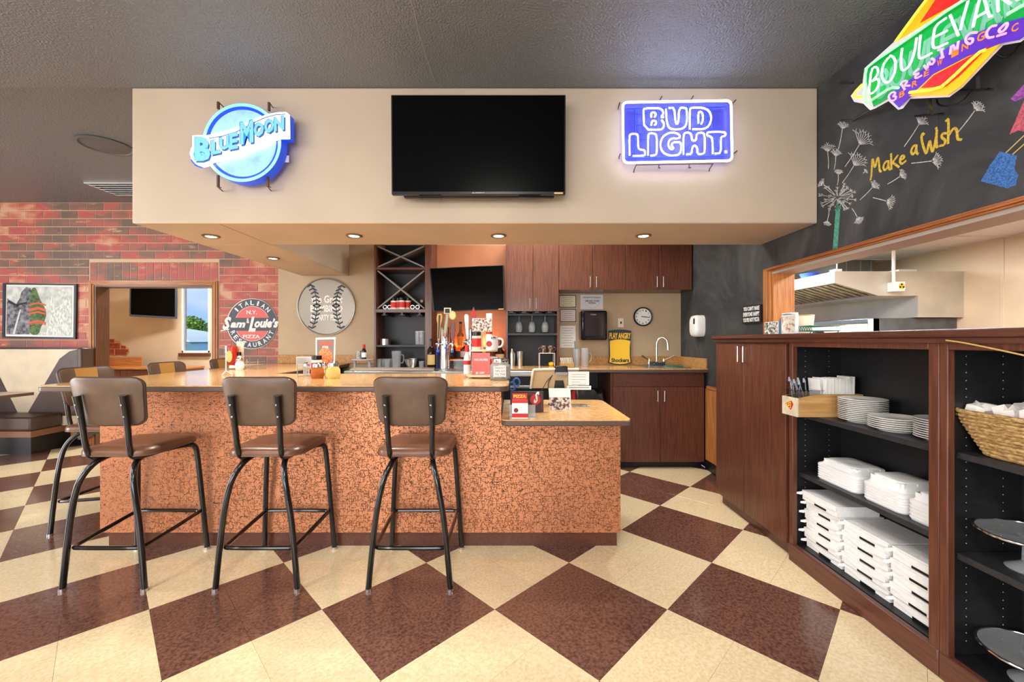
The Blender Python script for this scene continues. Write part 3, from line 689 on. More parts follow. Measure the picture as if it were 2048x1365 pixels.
for i in range(3):
    x = ta + .11 + i * .2
    obj('rack_rail', MB().box(x - .03, x + .03, UF + .02, YB - .02, z_s[1] - .05, z_s[1] - .044).box(x - .012, x + .012, UF + .02, YB - .02, z_s[1] - .044, z_s[1] - .0185), M_SHELF, tsh)

# orange lit bottle niche between the shelves and the tall cabinet
na, nb = tc_ + .001, xa - .001
M_NICHE = mat('orange_niche_panel', (182, 116, 78), .5, noise=(5, .06, 3))
t = thing('bottle_niche', 'orange backed liquor niche under the small television', 'shelf', ((na + nb) / 2, 4.85, zb0))
obj('back', MB().box(na, nb, YB - .02, YB - .004, zb0, UTOP), M_NICHE, t)
xs0, xs1 = W(893, 0, 4.7).x, W(955, 0, 4.7).x
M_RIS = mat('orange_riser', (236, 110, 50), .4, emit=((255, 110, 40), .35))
zr1 = W(0, 719, 4.7).z
riser = obj('riser', MB().box(na + .06, nb - .02, 4.72, 4.84, zr1 - .018, zr1).box(na + .06, nb - .02, 4.85, 4.95, zr1 + .09, zr1 + .11), M_RIS, t)
riser['label'] = 'glowing orange bottle step'
obj('riser_support', MB().box(na + .06, nb - .02, 4.84, 4.85, zb0, zr1 + .09).box(na + .06, na + .075, 4.72, 4.84, zb0, zr1 - .018).box(nb - .035, nb - .02, 4.72, 4.84, zb0, zr1 - .018), M_BLACKLAM, t)
light('niche_strip', 'AREA', ((na + nb) / 2, 4.9, zr1 + .135), 9, (1, .45, .16), (.5, .04), (PI, 0, 0))

# ================================================================== RIGHT-HAND CABINET RUN
XF = 1.70
YD0, YD1 = XF * F / (1432 - CX), XF * F / (1578 - CX)
YU1, YU1b = XF * F / (1868 - CX), XF * F / (1888 - CX)
YEND = .55
ZT = 1.345
t = thing('serving_ledge', 'long dark wood ledge top under the kitchen pass-through', 'ledge', (1.9, 2.0, ZT))
obj('board', MB().box(XF - .035, XR2 + .06, YEND, YD0 + .02, ZT + .012, ZT + .04) if False else MB().box(XF - .035, XR - .031, YEND, YD0 + .02, ZT + .01, ZT + .04).box(XR - .031, XR2 + .06, YEND, PTY - .021, ZT + .01, ZT + .04), M_MAHX, t, bev=.008)
obj('moulding', MB().box(XF - .018, XF - .0006, YEND, YD0 + .01, ZT - .014, ZT + .0095), M_MAHX, t, bev=.004)
t = thing('door_cabinet', 'tall dark wood cabinet with two doors at the end of the ledge', 'cabinet', (1.87, 3.0, 0))
obj('body', MB().box(XF + .02, XR - .032, YD1 + .001, YD0, .1, ZT - .008), M_MAH, t)
obj('toe_kick', MB().box(XF + .045, XR - .032, YD1 + .001, YD0 - .02, 0, .1), M_MAHX, t)
ym = XF * F / (1488 - CX); zd0, zd1 = .085, 1.322
for y0, y1, hy in ((ym + .002, YD0 - .002, ym + .035), (YD1 + .03, ym - .002, ym - .035)):
    d = obj('door', MB().box(XF, XF + .019, y0, y1, zd0, zd1), M_MAH, t, bev=.002)
    z1 = 1.34 - (693 - CY) * XF / 464; z0 = z1 - .115
    obj('handle', MB().tube([(XF, hy, z0), (XF - .03, hy, z0), (XF - .03, hy, z1), (XF, hy, z1)], .005, 8, sub=0), M_NICKEL, d)

def bookcase(label, y0, y1, shelves, sy0=.02, sy1=.02):
    t = thing('open_bookcase', label, 'bookcase', (1.87, (y0 + y1) / 2, 0), 'open black bookcases under the ledge')
    for nm, a, b in (('side', y1 - sy1, y1), ('side', y0, y0 + sy0)):
        obj(nm, MB().box(XF + .03, XR - .032, a, b, .1, ZT - .008), M_BLACKLAM, t)
    obj('back', MB().box(XR - .045, XR - .032, y0 + sy0, y1 - sy1, .111, ZT - .008), M_BLACKLAM, t)
    obj('bottom', MB().box(XF + .03, XR - .045, y0 + sy0, y1 - sy1, .085, .11), M_BLACKLAM, t)
    obj('face_frame', MB().box(XF, XF + .029, y1 - sy1 - .012, y1, .03, 1.335).box(XF, XF + .029, y0, y0 + sy0 + .012, .03, 1.335).box(XF, XF + .029, y0 + sy0 + .012, y1 - sy1 - .012, 1.305, 1.335), M_MAH, t, bev=.003)
    obj('bottom_rail', MB().box(XF - .004, XF + .029, y0, y1, 0, .108), M_MAHX, t, bev=.006)
    for z in shelves: obj('shelf_board', MB().box(XF + .045, XR - .046, y0 + sy0 + .001, y1 - sy1 - .001, z - .026, z), M_SHELF, t, bev=.002)
    pins = MB()
    for yy, s in ((y1 - sy1, -1), ):
        for xx in (XF + .085, XR - .12):
            for k in range(38):
                z = .16 + k * .032
                if any(z_ - .04 < z < z_ + .012 for z_ in shelves) or z > 1.29: continue
                pins.add([(xx - .0028, yy - .0005, z), (xx, yy - .0005, z - .0028), (xx + .0028, yy - .0005, z), (xx, yy - .0005, z + .0028), (xx, yy - .0022, z)], [(0, 1, 4), (1, 2, 4), (2, 3, 4), (3, 0, 4)])
    o = obj('peg_holes', pins, mat('peg_brass', (196, 160, 110), .5), t); o['kind'] = 'stuff'
    return t
SH1 = (.905, .545); SH2 = (.905, .51)
bookcase('open bookcase holding plates, foam containers and pizza boxes', YU1 - .019, YD1, SH1, .03, .02)
bookcase('open bookcase at the right edge holding the wicker basket and cake stands', YEND, YU1 - .02, SH2)

# ================================================================== BOOTH
YBF = 4.84
bx1 = W(150, 0, 5.0).x; bxl = -7.0
t = thing('booth_bench', 'booth bench with cream and brown zigzag back against the brick wall', 'bench', (-6.0, 5.0, 0))
zs0 = .424
xs1 = W(62, 0, YBF).x
obj('plinth', MB().box(bxl, xs1, YBF, YBR - .03, 0, .2), M_BLACKLAM, t)
obj('seat_base', MB().box(bxl, xs1 + .02, YBF - .02, YBR - .03, .2, .275), mat('brown_laminate', (140, 96, 72), .5), t, bev=.006)
obj('seat_cushion', MB().box(bxl, xs1 + .03, YBF - .03, YBR - .14, .276, zs0 + .02), M_VINYLB, t, bev=.03, seg=3)
bxr = W(160, 0, 5.16).x; zbt = W(0, 698, 5.17).z
bk = obj('back', MB().box(bxl, bxr, 5.165, YBR - .026, zs0 - .15, zbt), M_VINYLC, t, bev=.012)
def flat(par, name, m, pts, Y, th=.008): return obj(name, MB().prism([W(x, y, Y) for x, y in pts], (0, -th, 0)), m, par, bev=.003)
flat(bk, 'brown_panel', M_VINYLB, [(158, 699), (140, 703), (120, 718), (53, 832), (158, 832)], 5.164)
flat(bk, 'brown_panel', M_VINYLB, [(-120, 832), (38, 832), (0, 755), (-30, 700), (-120, 700)], 5.164)
obj('top_rail', MB().box(bxl, bxr, 5.15, YBR - .026, zbt, zbt + .012), M_BLACK, t)
obj('end_cap', MB().box(bxr, bxr + .06, 5.12, YBR - .026, .1, zbt + .012), M_VINYLB, t, bev=.015)
t = thing('booth_table', 'booth table with dark edge at the far left, only its corner in view', 'table', (-6.3, 4.3, 0))
obj('top', MB().box(-7.0, -5.55, 3.95, 4.76, .744, .75), mat('table_laminate', (190, 168, 148), .3), t)
obj('edge_band', MB().box(-7.0, -5.55, 3.95, 4.76, .712, .744), M_EDGE, t)
obj('post', MB().cyl((-6.3, 4.35), .04, .03, .712, 14), M_BLACKM, t)
obj('foot', MB().box(-6.6, -6.0, 4.31, 4.39, 0, .03).box(-6.34, -6.26, 4.05, 4.3, 0, .03).box(-6.34, -6.26, 4.4, 4.65, 0, .03), M_BLACKM, t)
# ================================================================== SIGNS, SCREENS AND THINGS ON THE WALLS
def TB(zx, zy, x0, y0, s): return (x0 + zx / s, y0 + zy / s)
UX, UZ, NF = Vector((1, 0, 0)), Vector((0, 0, 1)), Vector((0, -1, 0))

# ---- big television on the soffit
t = thing('television', 'large blank television mounted on the tan soffit over the bar', 'television', W(958, 392, YS))
yt = 2.60
a, b = W(783, 389, yt), W(1131, 192, yt)
mb = MB(); th = .035
# tilted forward a little: top leans to the viewer
def tvp(u, w, d): return Vector((a.x + (b.x - a.x) * u, yt - .012 * w + d, a.z + (b.z - a.z) * w))
def slabq(q0, q1, w0, w1, d0, d1):
    P = [tvp(q0, w0, d0), tvp(q1, w0, d0), tvp(q1, w1, d0), tvp(q0, w1, d0)]; Q = [tvp(q0, w0, d1), tvp(q1, w0, d1), tvp(q1, w1, d1), tvp(q0, w1, d1)]
    return MB().add(P + Q, [(0, 1, 2, 3), (7, 6, 5, 4), (0, 4, 5, 1), (1, 5, 6, 2), (2, 6, 7, 3), (3, 7, 4, 0)])
M_BEZ = mat('dark_bezel', (38, 36, 40), .25, .3)
case = obj('case', slabq(0, 1, 0, 1, 0, .03), M_BEZ, t, bev=.003)
obj('screen', slabq(.008, .992, .028, .99, -.0015, -.0002), M_SCREEN, t)
obj('rear_housing', slabq(.06, .94, -.012, .8, .031, .075), M_BLACK, t, bev=.01)
obj('wall_bracket', MB().box(-.25, .05, 2.68, YS - .001, 2.5, 2.75), M_BLACKM, t)
mbt = text_on(MB(), 'ELEMENT', tvp(.465, .008, -.002), tvp(.535, .008, -.002), tvp(.465, .02, -.002), .02, .0006)
obj('maker_mark', mbt, mat('silver_print', (190, 190, 190), .4), case)
obj('sticker', slabq(.935, .985, .003, .02, -.002, -.0005), mat('energy_sticker', (214, 180, 120), .5), case)
obj('speaker_grille', slabq(.15, .28, -.02, -.012, .035, .06), M_BEZ, t)
obj('speaker_grille', slabq(.73, .86, -.02, -.012, .035, .06), M_BEZ, t)

# ---- small television in the orange niche, on a swivel arm
t = thing('television', 'smaller blank television tilted on an arm above the liquor bottles', 'television', W(933, 620, 4.6))
c = [(859, 537), (1007, 531), (1010, 618), (866, 624)]
q = [W(859, 537, 4.57), W(1008, 530, 4.46), W(1010, 620, 4.44), W(866, 624, 4.55)]
nrm = (q[1] - q[0]).cross(q[3] - q[0]).normalized();
if nrm.y > 0: nrm = -nrm
case = obj('case', MB().prism(q, -nrm * .035), M_BEZ, t, bev=.004)
cen = sum(q, Vector()) / 4
obj('screen', MB().prism([cen + (p - cen) * .965 + nrm * .0002 for p in q], nrm * .0012), M_SCREEN, t)
obj('swivel_arm', MB().tube([cen - nrm * .035, cen - nrm * .1, Vector((cen.x + .05, YB - .022, cen.z))], .018, 8), M_BLACKM, t)
obj('sticker', MB().prism([q[2] + (q[3] - q[2]) * k + UZ * h_ + nrm * .0003 for k, h_ in ((.02, .004), (.09, .004), (.09, .014), (.02, .014))], nrm * .001), mat('energy_sticker', (214, 180, 120), .5), case)

# ---- television in the next room
t = thing('television', 'blank television on the far room wall seen through the cased opening', 'television', W(305, 636, 7.8))
q = [W(259, 569, 7.55), W(353, 575, 7.8), W(353, 638, 7.8), W(258, 633, 7.55)]
nrm = (q[1] - q[0]).cross(q[3] - q[0]).normalized()
if nrm.y > 0: nrm = -nrm
case = obj('case', MB().prism(q, -nrm * .05), mat('blue_grey_bezel', (58, 64, 78), .35), t, bev=.006)
cen = sum(q, Vector()) / 4
sc = [cen + (p - cen) * .93 + UZ * .015 + nrm * .0003 for p in q]
obj('screen', MB().prism(sc, nrm * .0015), M_SCREEN, t)
obj('wall_arm', MB().tube([cen - nrm * .05, Vector((cen.x, YF - .002, cen.z))], .03, 8), M_BLACKM, t)

# ---- blue round beer sign
def bm(zx, zy): return TB(zx, zy, 340, 160, 5.687)
def bmw(zx, zy, Y=2.64): x, y = bm(zx, zy); return W(x, y, Y)
E_LB = mat('lit_pale_blue_face', (150, 200, 240), .3, noise=(9, .5, 6, .3, .55), rgb2=(120, 160, 235))
def emis_noise(m, c1, c2, s, sc=6, lo=.35, hi=.55):
    t = m.node_tree; b = t.nodes['Principled BSDF']; n = t.nodes.new('ShaderNodeTexNoise'); n.inputs['Scale'].default_value = sc; n.inputs['Detail'].default_value = 8
    tc = t.nodes.new('ShaderNodeTexCoord'); t.links.new(tc.outputs['Object'], n.inputs['Vector'])
    r = t.nodes.new('ShaderNodeValToRGB'); r.color_ramp.elements[0].position = lo; r.color_ramp.elements[1].position = hi; r.color_ramp.elements[0].color = lin(c1); r.color_ramp.elements[1].color = lin(c2)
    t.links.new(n.outputs['Fac'], r.inputs[0]); t.links.new(r.outputs[0], b.inputs['Emission Color']); b.inputs['Emission Strength'].default_value = s
emis_noise(E_LB, (150, 178, 250), (170, 218, 252), .3, 5, .3, .48)
E_RIM = mat('lit_aqua_rim', (150, 220, 240), .3, emit=((140, 214, 246), .35))
E_BLUE = mat('lit_blue_edge', (30, 70, 210), .3, emit=((24, 78, 222), .5))
E_WHITE = mat('lit_white_face', (250, 250, 250), .3, emit=((255, 255, 255), 4.0))
E_LET = mat('lit_sky_letters', (130, 205, 240), .3, emit=((100, 190, 244), .3))
M_SHD = mat('letter_shadow_grey', (70, 100, 165), .4, emit=((60, 100, 180), .12))
sg = thing('beer_sign', 'round light-blue illuminated Blue Moon beer sign on the tan soffit', 'sign', W(485, 372, 2.68))
cc = (815, 712); rr = 447
circ = ell(cc[0], cc[1], rr, rr, 56)
obj('case', MB().prism([bmw(x, y, 2.62) for x, y in circ], (0, .075, 0)), E_BLUE, sg)
obj('rim', MB().prism([bmw(x, y, 2.615) for x, y in circ], (0, .004, 0)), E_RIM, sg)
ring = ell(cc[0], cc[1], rr - 36, rr - 36, 56)
obj('blue_ring', MB().prism([bmw(x, y, 2.613) for x, y in ring], (0, .0015, 0)), E_BLUE, sg)
obj('moon_face', MB().prism([bmw(x, y, 2.611) for x, y in ell(cc[0] + 12, cc[1] + 8, rr - 66, rr - 66, 56)], (0, .0015, 0)), E_LB, sg)
ban = [(255, 635), (330, 628), (420, 630), (560, 600), (700, 560), (850, 500), (1000, 428), (1130, 385), (1250, 366), (1315, 366), (1342, 382), (1345, 655), (1250, 655), (1130, 690), (980, 750), (830, 830), (680, 885), (560, 915), (470, 928), (420, 965), (360, 980), (290, 955), (240, 895), (225, 830), (240, 780), (256, 755)]
def scale2(pts, k, dx=0, dy=0):
    mx_ = sum(p[0] for p in pts) / len(pts); my_ = sum(p[1] for p in pts) / len(pts); return [(mx_ + (p[0] - mx_) * k + dx, my_ + (p[1] - my_) * k + dy) for p in pts]
o = obj('banner_shadow', MB().prism([bmw(x, y + 26, 2.609) for x, y in ban if True], (0, .0015, 0)), E_BLUE, sg)
obj('banner', MB().prism([bmw(x, y, 2.585) for x, y in ban], (0, .022, 0)), E_WHITE, sg)
o = obj('banner_case', MB().prism([bmw(x, y, 2.618) for x, y in ((1100, 395), (1250, 366), (1345, 382), (1345, 655), (1230, 660))], (0, .07, 0)), E_BLUE, sg)
def bezel(ps, dx, dy): return [(x + dx, y + dy) for x, y in ps]
cap = [(285, 650, 460, 925, 'B'), (470, 690, 580, 850, 'L'), (565, 655, 680, 800, 'U'), (670, 610, 775, 795, 'E'), (800, 480, 950, 735, 'M'), (955, 490, 1070, 650, 'O'), (1075, 450, 1185, 610, 'O'), (1185, 425, 1300, 585, 'N')]
for x0, y0, x1, y1, ch in cap:
    # letters climb with the banner
    sl = -.20; dz = (x1 - x0) * sl
    if ch == 'B': dz = 0
    for (ddx, ddy, Yd, m_, nm) in ((16, 20, 2.5835, M_SHD, 'letter_shadow'), (-6, -4, 2.5815, E_BLUE, 'letter_outline'), (0, 0, 2.578, E_LET, 'letter')):
        obj(nm, text_on(MB(), ch, bmw(x0 + ddx, y1 + ddy - (dz * .2), Yd), bmw(x1 + ddx, y1 + ddy + dz * .8, Yd), bmw(x0 + ddx, y0 + ddy - dz * .2, Yd), .05, .0035), m_, sg)
obj('letter_flourish', MB().ribbon(smooth([bmw(x, y, 2.5785) for x, y in ((300, 800), (265, 840), (290, 905), (350, 915), (400, 880), (385, 830), (345, 850), (355, 880))], 2), .008, (0, -.0035, 0), (0, -1, 0)), E_LET, sg)
obj('grey_stroke', MB().ribbon([bmw(x, y, 2.5835) for x, y in ((450, 665), (600, 640), (760, 590), (900, 520))], .006, (0, -.0015, 0), (0, -1, 0)), M_SHD, sg)
obj('grey_stroke', MB().ribbon([bmw(x, y, 2.5835) for x, y in ((950, 490), (1080, 430), (1200, 398), (1315, 392))], .006, (0, -.0015, 0), (0, -1, 0)), M_SHD, sg)
M_BRK = mat('bronze_bracket', (96, 72, 48), .4, .4)
for bx_, by0, by1 in ((548, 250, 330), (1126, 255, 350), (546, 1085, 1220), (1112, 1085, 1215)):
    p0, p1 = bmw(bx_, by0, 2.66), bmw(bx_, by1, 2.66)
    mb = MB().box(p0.x - .006, p0.x + .006, 2.655, 2.668, p1.z, p0.z)
    if by0 < 600: mb.tube([p0, p0 + Vector((-.025, .085, .016))], .004, 6)
    else: mb.tube([p1 + Vector((-.03, .085, .005)), p1, p1 + Vector((.02, -.0, -.004))], .004, 6)
    obj('bracket', mb, M_BRK, sg)
obj('paper_tag', MB().box(*[v for v in (bmw(1268, 0, 2.66).x, bmw(1316, 0, 2.66).x)], 2.698, 2.7, bmw(0, 908, 2.66).z, bmw(0, 830, 2.66).z), M_PAPER, sg)

# ---- Bud Light neon
def bd(zx, zy, Y=2.655): x, y = TB(zx, zy, 1200, 170, 6.827); return W(x, y, Y)
E_NEON = mat('white_neon_tube', (250, 250, 255), .3, emit=((232, 236, 255), 9.0))
bs = thing('neon_beer_sign', 'rectangular white neon Bud Light sign with blue backing on the soffit', 'sign', W(1355, 330, 2.69))
m = bpy.data.materials.new('blue_tinted_plexiglass'); m.use_nodes = True; tt = m.node_tree; pb = tt.nodes['Principled BSDF']; pb.inputs['Base Color'].default_value = lin((96, 100, 235)); pb.inputs['Roughness'].default_value = .25
tr = tt.nodes.new('ShaderNodeBsdfTransparent'); tr.inputs[0].default_value = (.62, .66, 1, 1); mxs = tt.nodes.new('ShaderNodeMixShader'); mxs.inputs[0].default_value = .3
tt.links.new(tr.outputs[0], mxs.inputs[1]); tt.links.new(pb.outputs[0], mxs.inputs[2]); tt.links.new(mxs.outputs[0], tt.nodes['Material Output'].inputs[0]); M_PLEX = m
obj('backing', MB().prism([bd(x, y, 2.69) for x, y in rrect(312, 1792, 235, 1050, 70)], (0, .005, 0)), M_PLEX, bs)
fr = [(310, 238), (1790, 214), (1803, 1035), (322, 1065)]
def rounded(pts, r, n=5):
    out = []; m = len(pts)
    for i in range(m):
        p, a, b = Vector(pts[i]), Vector(pts[i - 1]), Vector(pts[(i + 1) % m]); u = (a - p).normalized() * r; w = (b - p).normalized() * r
        for k in range(n + 1):
            t_ = k / n; out.append((p + u) * (1 - t_) ** 2 + p * 2 * t_ * (1 - t_) + (p + w) * t_ ** 2)
    return out
obj('border_tube', MB().tube([bd(p[0], p[1]) for p in rounded(fr, 70)], .007, 8, True), E_NEON, bs)
bud = {'B': [[(870, 440), (830, 440), (870, 390), (850, 340), (800, 315), (600, 320), (592, 360), (605, 610), (830, 615), (870, 580), (875, 520), (840, 480)], [(700, 440), (700, 375), (750, 375), (765, 405), (745, 440)], [(700, 550), (710, 490), (760, 490), (770, 525), (745, 550)]],
       'U': [[(900, 330), (912, 520), (950, 600), (1050, 612), (1150, 590), (1190, 510), (1185, 330), (1160, 312), (1080, 312), (1072, 500), (1050, 545), (1030, 500), (1015, 312), (940, 315)]],
       'D': [[(1225, 605), (1225, 340), (1245, 310), (1400, 310), (1490, 350), (1525, 450), (1490, 560), (1420, 605), (1265, 605)], [(1345, 520), (1340, 380), (1375, 360), (1405, 400), (1405, 490), (1380, 535)]],
       'L': [[(405, 960), (400, 700), (420, 668), (510, 668), (520, 720), (520, 860), (550, 885), (610, 890), (618, 950), (590, 968), (450, 970)]],
       'I': [[(655, 960), (655, 690), (680, 658), (760, 665), (775, 720), (778, 930), (750, 962), (690, 965)]],
       'G': [[(1085, 720), (1095, 690), (1030, 650), (940, 652), (850, 710), (818, 820), (850, 920), (940, 965), (1060, 960), (1105, 920), (1108, 800), (1080, 778), (990, 785), (975, 830), (1005, 860), (985, 885), (945, 860), (930, 800), (950, 750), (1000, 725), (1040, 735), (1085, 720)]],
       'H': [[(1140, 950), (1138, 690), (1160, 652), (1225, 652), (1250, 690), (1255, 750), (1285, 768), (1315, 745), (1320, 660), (1400, 650), (1430, 680), (1432, 910), (1405, 945), (1330, 945), (1325, 850), (1290, 822), (1260, 850), (1250, 945), (1180, 948)]],
       'T': [[(1540, 940), (1535, 730), (1500, 700), (1460, 690), (1465, 650), (1500, 642), (1690, 640), (1720, 670), (1700, 700), (1660, 705), (1650, 740), (1652, 930), (1570, 938)]]}
for ch, strokes in bud.items():
    mb = MB()
    for s in strokes: mb.tube([bd(x, y, 2.65) for x, y in s], .005, 8, sub=1)
    obj('letter_tube', mb, E_NEON, bs)
M_BTB = mat('blue_painted_tube', (20, 60, 190), .35)
mb = MB()
for s in (((340, 326), (1760, 300)), ((350, 1005), (1760, 970)), ((478, 330), (482, 960)), ((1522, 310), (1525, 600)), ((460, 390), (700, 390)), ((470, 548), (700, 548)), ((1240, 438), (1510, 436)), ((420, 740), (640, 740)), ((520, 668), (640, 660)), ((790, 260), (790, 600)), ((1205, 255), (1220, 610)), ((1100, 520), (1200, 610)), ((1320, 560), (1470, 420)), ((1580, 860), (1610, 720)), ((440, 930), (480, 800)), ((1170, 930), (1230, 810))):
    mb.tube([bd(x, y, 2.675) for x, y in s], .0035, 6)
obj('support_grid', mb, M_BTB, bs)
for x, y, dx, dy in ((250, 335, 22, -95), (262, 1010, 15, -70), (815, 210, 30, -55), (1245, 205, 30, -55), (1810, 250, 45, -45), (1820, 940, 50, -40), (495, 1090, -35, 105), (810, 1090, 10, 45), (1220, 1090, 20, 40), (1540, 1080, -50, 100)):
    p = bd(x, y, 2.68); q_ = bd(x + dx, y + dy, YS - .004)
    obj('bracket', MB().tube([p, (p + q_) / 2 + Vector((0, .02, 0)), q_], .0035, 6), M_BRK, bs)
obj('lower_rail', MB().tube([bd(490, 1092, 2.68), bd(1550, 1075, 2.68)], .004, 6), M_BRK, bs)
obj('registered_mark', text_on(MB().tube([bd(x, y, 2.687) for x, y in ell(1718, 915, 22, 22, 12)], .0012, 5, True), 'R', bd(1708, 926, 2.687), bd(1730, 926, 2.687), bd(1708, 904, 2.687), .02, .001), M_PRINTW, bs)

# ---- round pizza restaurant sign on the bricks
rs = thing('round_sign', 'round navy and coral Sam & Louie’s pizza sign on the brick wall', 'sign', W(504, 700, YBR - .02))
YR = YBR - .0065
def flatW(par, nm, m, pts, Y, th=.0012): return obj(nm, MB().prism([W(x, y, Y) for x, y in pts], (0, -th, 0)), m, par)
M_SIGNN = mat('sign_slate', (78, 82, 92), .5); M_CORAL = mat('sign_coral', (224, 110, 104), .5)
c0 = (504.5, 648)
flatW(rs, 'rim', M_PRINTW, ell(*c0, 50.5, 50.5, 48), YR, .006)
flatW(rs, 'disc', M_SIGNN, ell(*c0, 49.6, 49.6, 48), YR - .006)
rad = 34.5
cap_t = ell(*c0, rad, rad, 24, 180 + 20, 360 - 20)
cap_b = ell(*c0, rad, rad, 24, 24, 156)
for pts in (cap_t, cap_b):
    flatW(rs, 'coral_field_border', M_PRINTW, [(c0[0] + (x - c0[0]) * 1.02, c0[1] + (y - c0[1]) * 1.02) for x, y in pts], YR - .0071, .0006)
    flatW(rs, 'coral_field', M_CORAL, pts, YR - .0077)
k5 = 5 * 1.0
C3 = W(*c0, YR - .0072); s_ = (YR) / F
mb = MB(); text_arc(mb, 'ITALIAN', C3, 42 * s_, 9.5 * s_, 138, 42, UX, UZ, NF, .02, .0008); obj('lettering', mb, M_PRINTW, rs)
mb = MB(); text_arc(mb, 'RESTAURANT', C3, 42 * s_, 9 * s_, 205, 335, UX, UZ, NF, .02, .0008, False); obj('lettering', mb, M_PRINTW, rs)
def T2(par, s, x0, x1, y0, y1, Y, m, bold=.02, depth=.0012, shear=0.0, nm='lettering', spacing=1.0):
    return obj(nm, text_on(MB(), s, W(x0, y1, Y), W(x1, y1, Y), W(x0, y0, Y), bold, depth, shear, spacing), m, par)
T2(rs, 'N.Y.', 493, 514, 621, 629, YR - .009, M_PRINTW)
T2(rs, 'PIZZA', 486, 520, 670, 677, YR - .009, M_PRINTW)
T2(rs, 'am', 461, 491, 645, 656, YR - .009, M_PRINTW, .05, .002, .3); T2(rs, '&', 493, 499, 637, 647, YR - .009, M_PRINTW, .02, .002)
T2(rs, 'S', 445, 463, 634, 660, YR - .009, M_PRINTW, .05, .002, .35)
T2(rs, 'L', 497, 512, 634, 664, YR - .009, M_PRINTW, .05, .002, .35)
T2(rs, "ouie’s", 509, 557, 637, 656, YR - .009, M_PRINTW, .05, .002, .3)
obj('swash', MB().ribbon([W(442, 662, YR - .009), W(458, 659, YR - .009)], .012, (0, -.002, 0), (0, -1, 0)), M_PRINTW, rs)

# ---- framed poster above the booth
pf = thing('framed_poster', 'framed black and white city poster with a green bottle above the booth', 'picture', W(79, 678, YBR))
Yp = YBR - .03
def PZ(zx, zy): return TB(zx, zy, 0, 540, 3.79)
fo = [(20, 100), (578, 107), (570, 525), (15, 516)]; fi = [(38, 112), (560, 118), (555, 512), (32, 504)]
mb = MB()
for i in range(4):
    a, b, c_, d_ = [W(*PZ(*p), Yp) for p in (fo[i], fo[(i + 1) % 4], fi[(i + 1) % 4], fi[i])]
    mb.prism([a, b, c_, d_], (0, .024, 0))
obj('frame', mb, mat('charcoal_frame', (52, 54, 60), .35), pf)
def pl(nm, m, pts, d): return obj(nm, MB().prism([W(*PZ(*p), Yp + d) for p in pts], (0, .0012, 0)), m, pf)
def smooth2(p): return [(v.x, v.y) for v in smooth([(a, b, 0) for a, b in p], 2, True)]
pl('mat_board', M_PAPER, fi, .012)
M_PG = mat('photo_pale', (216, 220, 214), .6, noise=(14, .18, 8)); M_PD = mat('photo_dark', (58, 58, 66), .6, noise=(24, .5, 8), rgb2=(150, 150, 156)); M_PGR = mat('photo_green', (98, 128, 70), .6, noise=(26, .5, 6), rgb2=(50, 72, 38)); M_PGL = mat('photo_grey_towers', (168, 176, 164), .6, noise=(60, .4, 8), rgb2=(236, 240, 236), stretch=(1, 1, .4))
pl('print', M_PG, [(50, 124), (546, 130), (541, 500), (46, 492)], .010)
pl('dark_buildings', M_PD, [(52, 215), (120, 262), (150, 215), (160, 170), (200, 130), (235, 140), (240, 300), (225, 490), (48, 488)], .0087)
pl('bottle', M_PGR, smooth2([(236, 140), (268, 132), (284, 175), (300, 225), (338, 285), (350, 335), (340, 380), (305, 440), (292, 494), (226, 492), (222, 420), (236, 330), (226, 250)]), .0074)
pl('towers', M_PGL, [(352, 470), (390, 330), (375, 205), (395, 200), (420, 290), (470, 260), (445, 165), (480, 140), (543, 250), (541, 495), (300, 495)], .0087)
for y0, y1 in ((250, 262), (285, 305), (318, 330), (385, 400), (404, 410)):
    pl('label_stroke', mat('photo_red', (214, 92, 60), .6), [(215, y0 + 12), (290, y0 - 5), (345, y0 + 12), (345, y1 + 12), (290, y1 - 5), (215, y1 + 10)], .0062)
pl('pole', mat('photo_light', (205, 205, 208), .6), [(95, 488), (140, 330), (150, 300), (160, 302), (112, 489)], .0062)
pl('street_sign', M_PRINTK, [(128, 258), (205, 243), (205, 256), (130, 272)], .0062); pl('street_sign', M_PRINTK, [(62, 228), (140, 268), (136, 284), (60, 248)], .0062)

# ---- baseball pan
bp_ = thing('pan_sign', 'round metal pizza pan painted as a baseball with Great Bambino lettering', 'sign', W(653, 672, YB - .03))
pc = W(653, 614, YB); R0 = 58 * YB / F
M_PAN = mat('satin_aluminium', (150, 144, 134), .36, .6)
obj('pan', MB().lathe([(R0, .002), (R0, .02), (R0 - .012, .022), (R0 - .02, .012), (.002, .012)], (pc.x, YB, pc.z), 48, 'y'), M_PAN, bp_)
Yb = YB - .0125
M_STI = mat('stitch_slate', (52, 58, 66), .6)
def BZ(zx, zy): x, y = TB(zx, zy, 540, 480, 4.096); return W(x, y, Yb)
for sgn, line in ((1, ((335, 370), (365, 420), (380, 480), (385, 540), (382, 600), (370, 660), (345, 725))), (-1, ((585, 375), (558, 425), (545, 480), (540, 540), (543, 600), (556, 660), (580, 725)))):
    mb = MB(); pts = smooth([BZ(*p) for p in line], 2); mb.ribbon(pts, .008, (0, -.0015, 0), (0, -1, 0))
    L_ = [Vector(p) for p in line]
    for k in range(12):
        f_ = k / 11 * (len(L_) - 1); i0 = min(int(f_), len(L_) - 2); p = L_[i0].lerp(L_[i0 + 1], f_ - i0); up = 1 if k < 6 else -1
        mb.ribbon([BZ(p[0], p[1]), BZ(p[0] + 28, p[1] + 16 * up)], .017, (0, -.0015, 0), (0, -1, 0)); mb.ribbon([BZ(p[0], p[1]), BZ(p[0] - 28, p[1] + (16 if up > 0 else -16))], .017, (0, -.0015, 0), (0, -1, 0))
    obj('stitching', mb, M_STI, bp_)
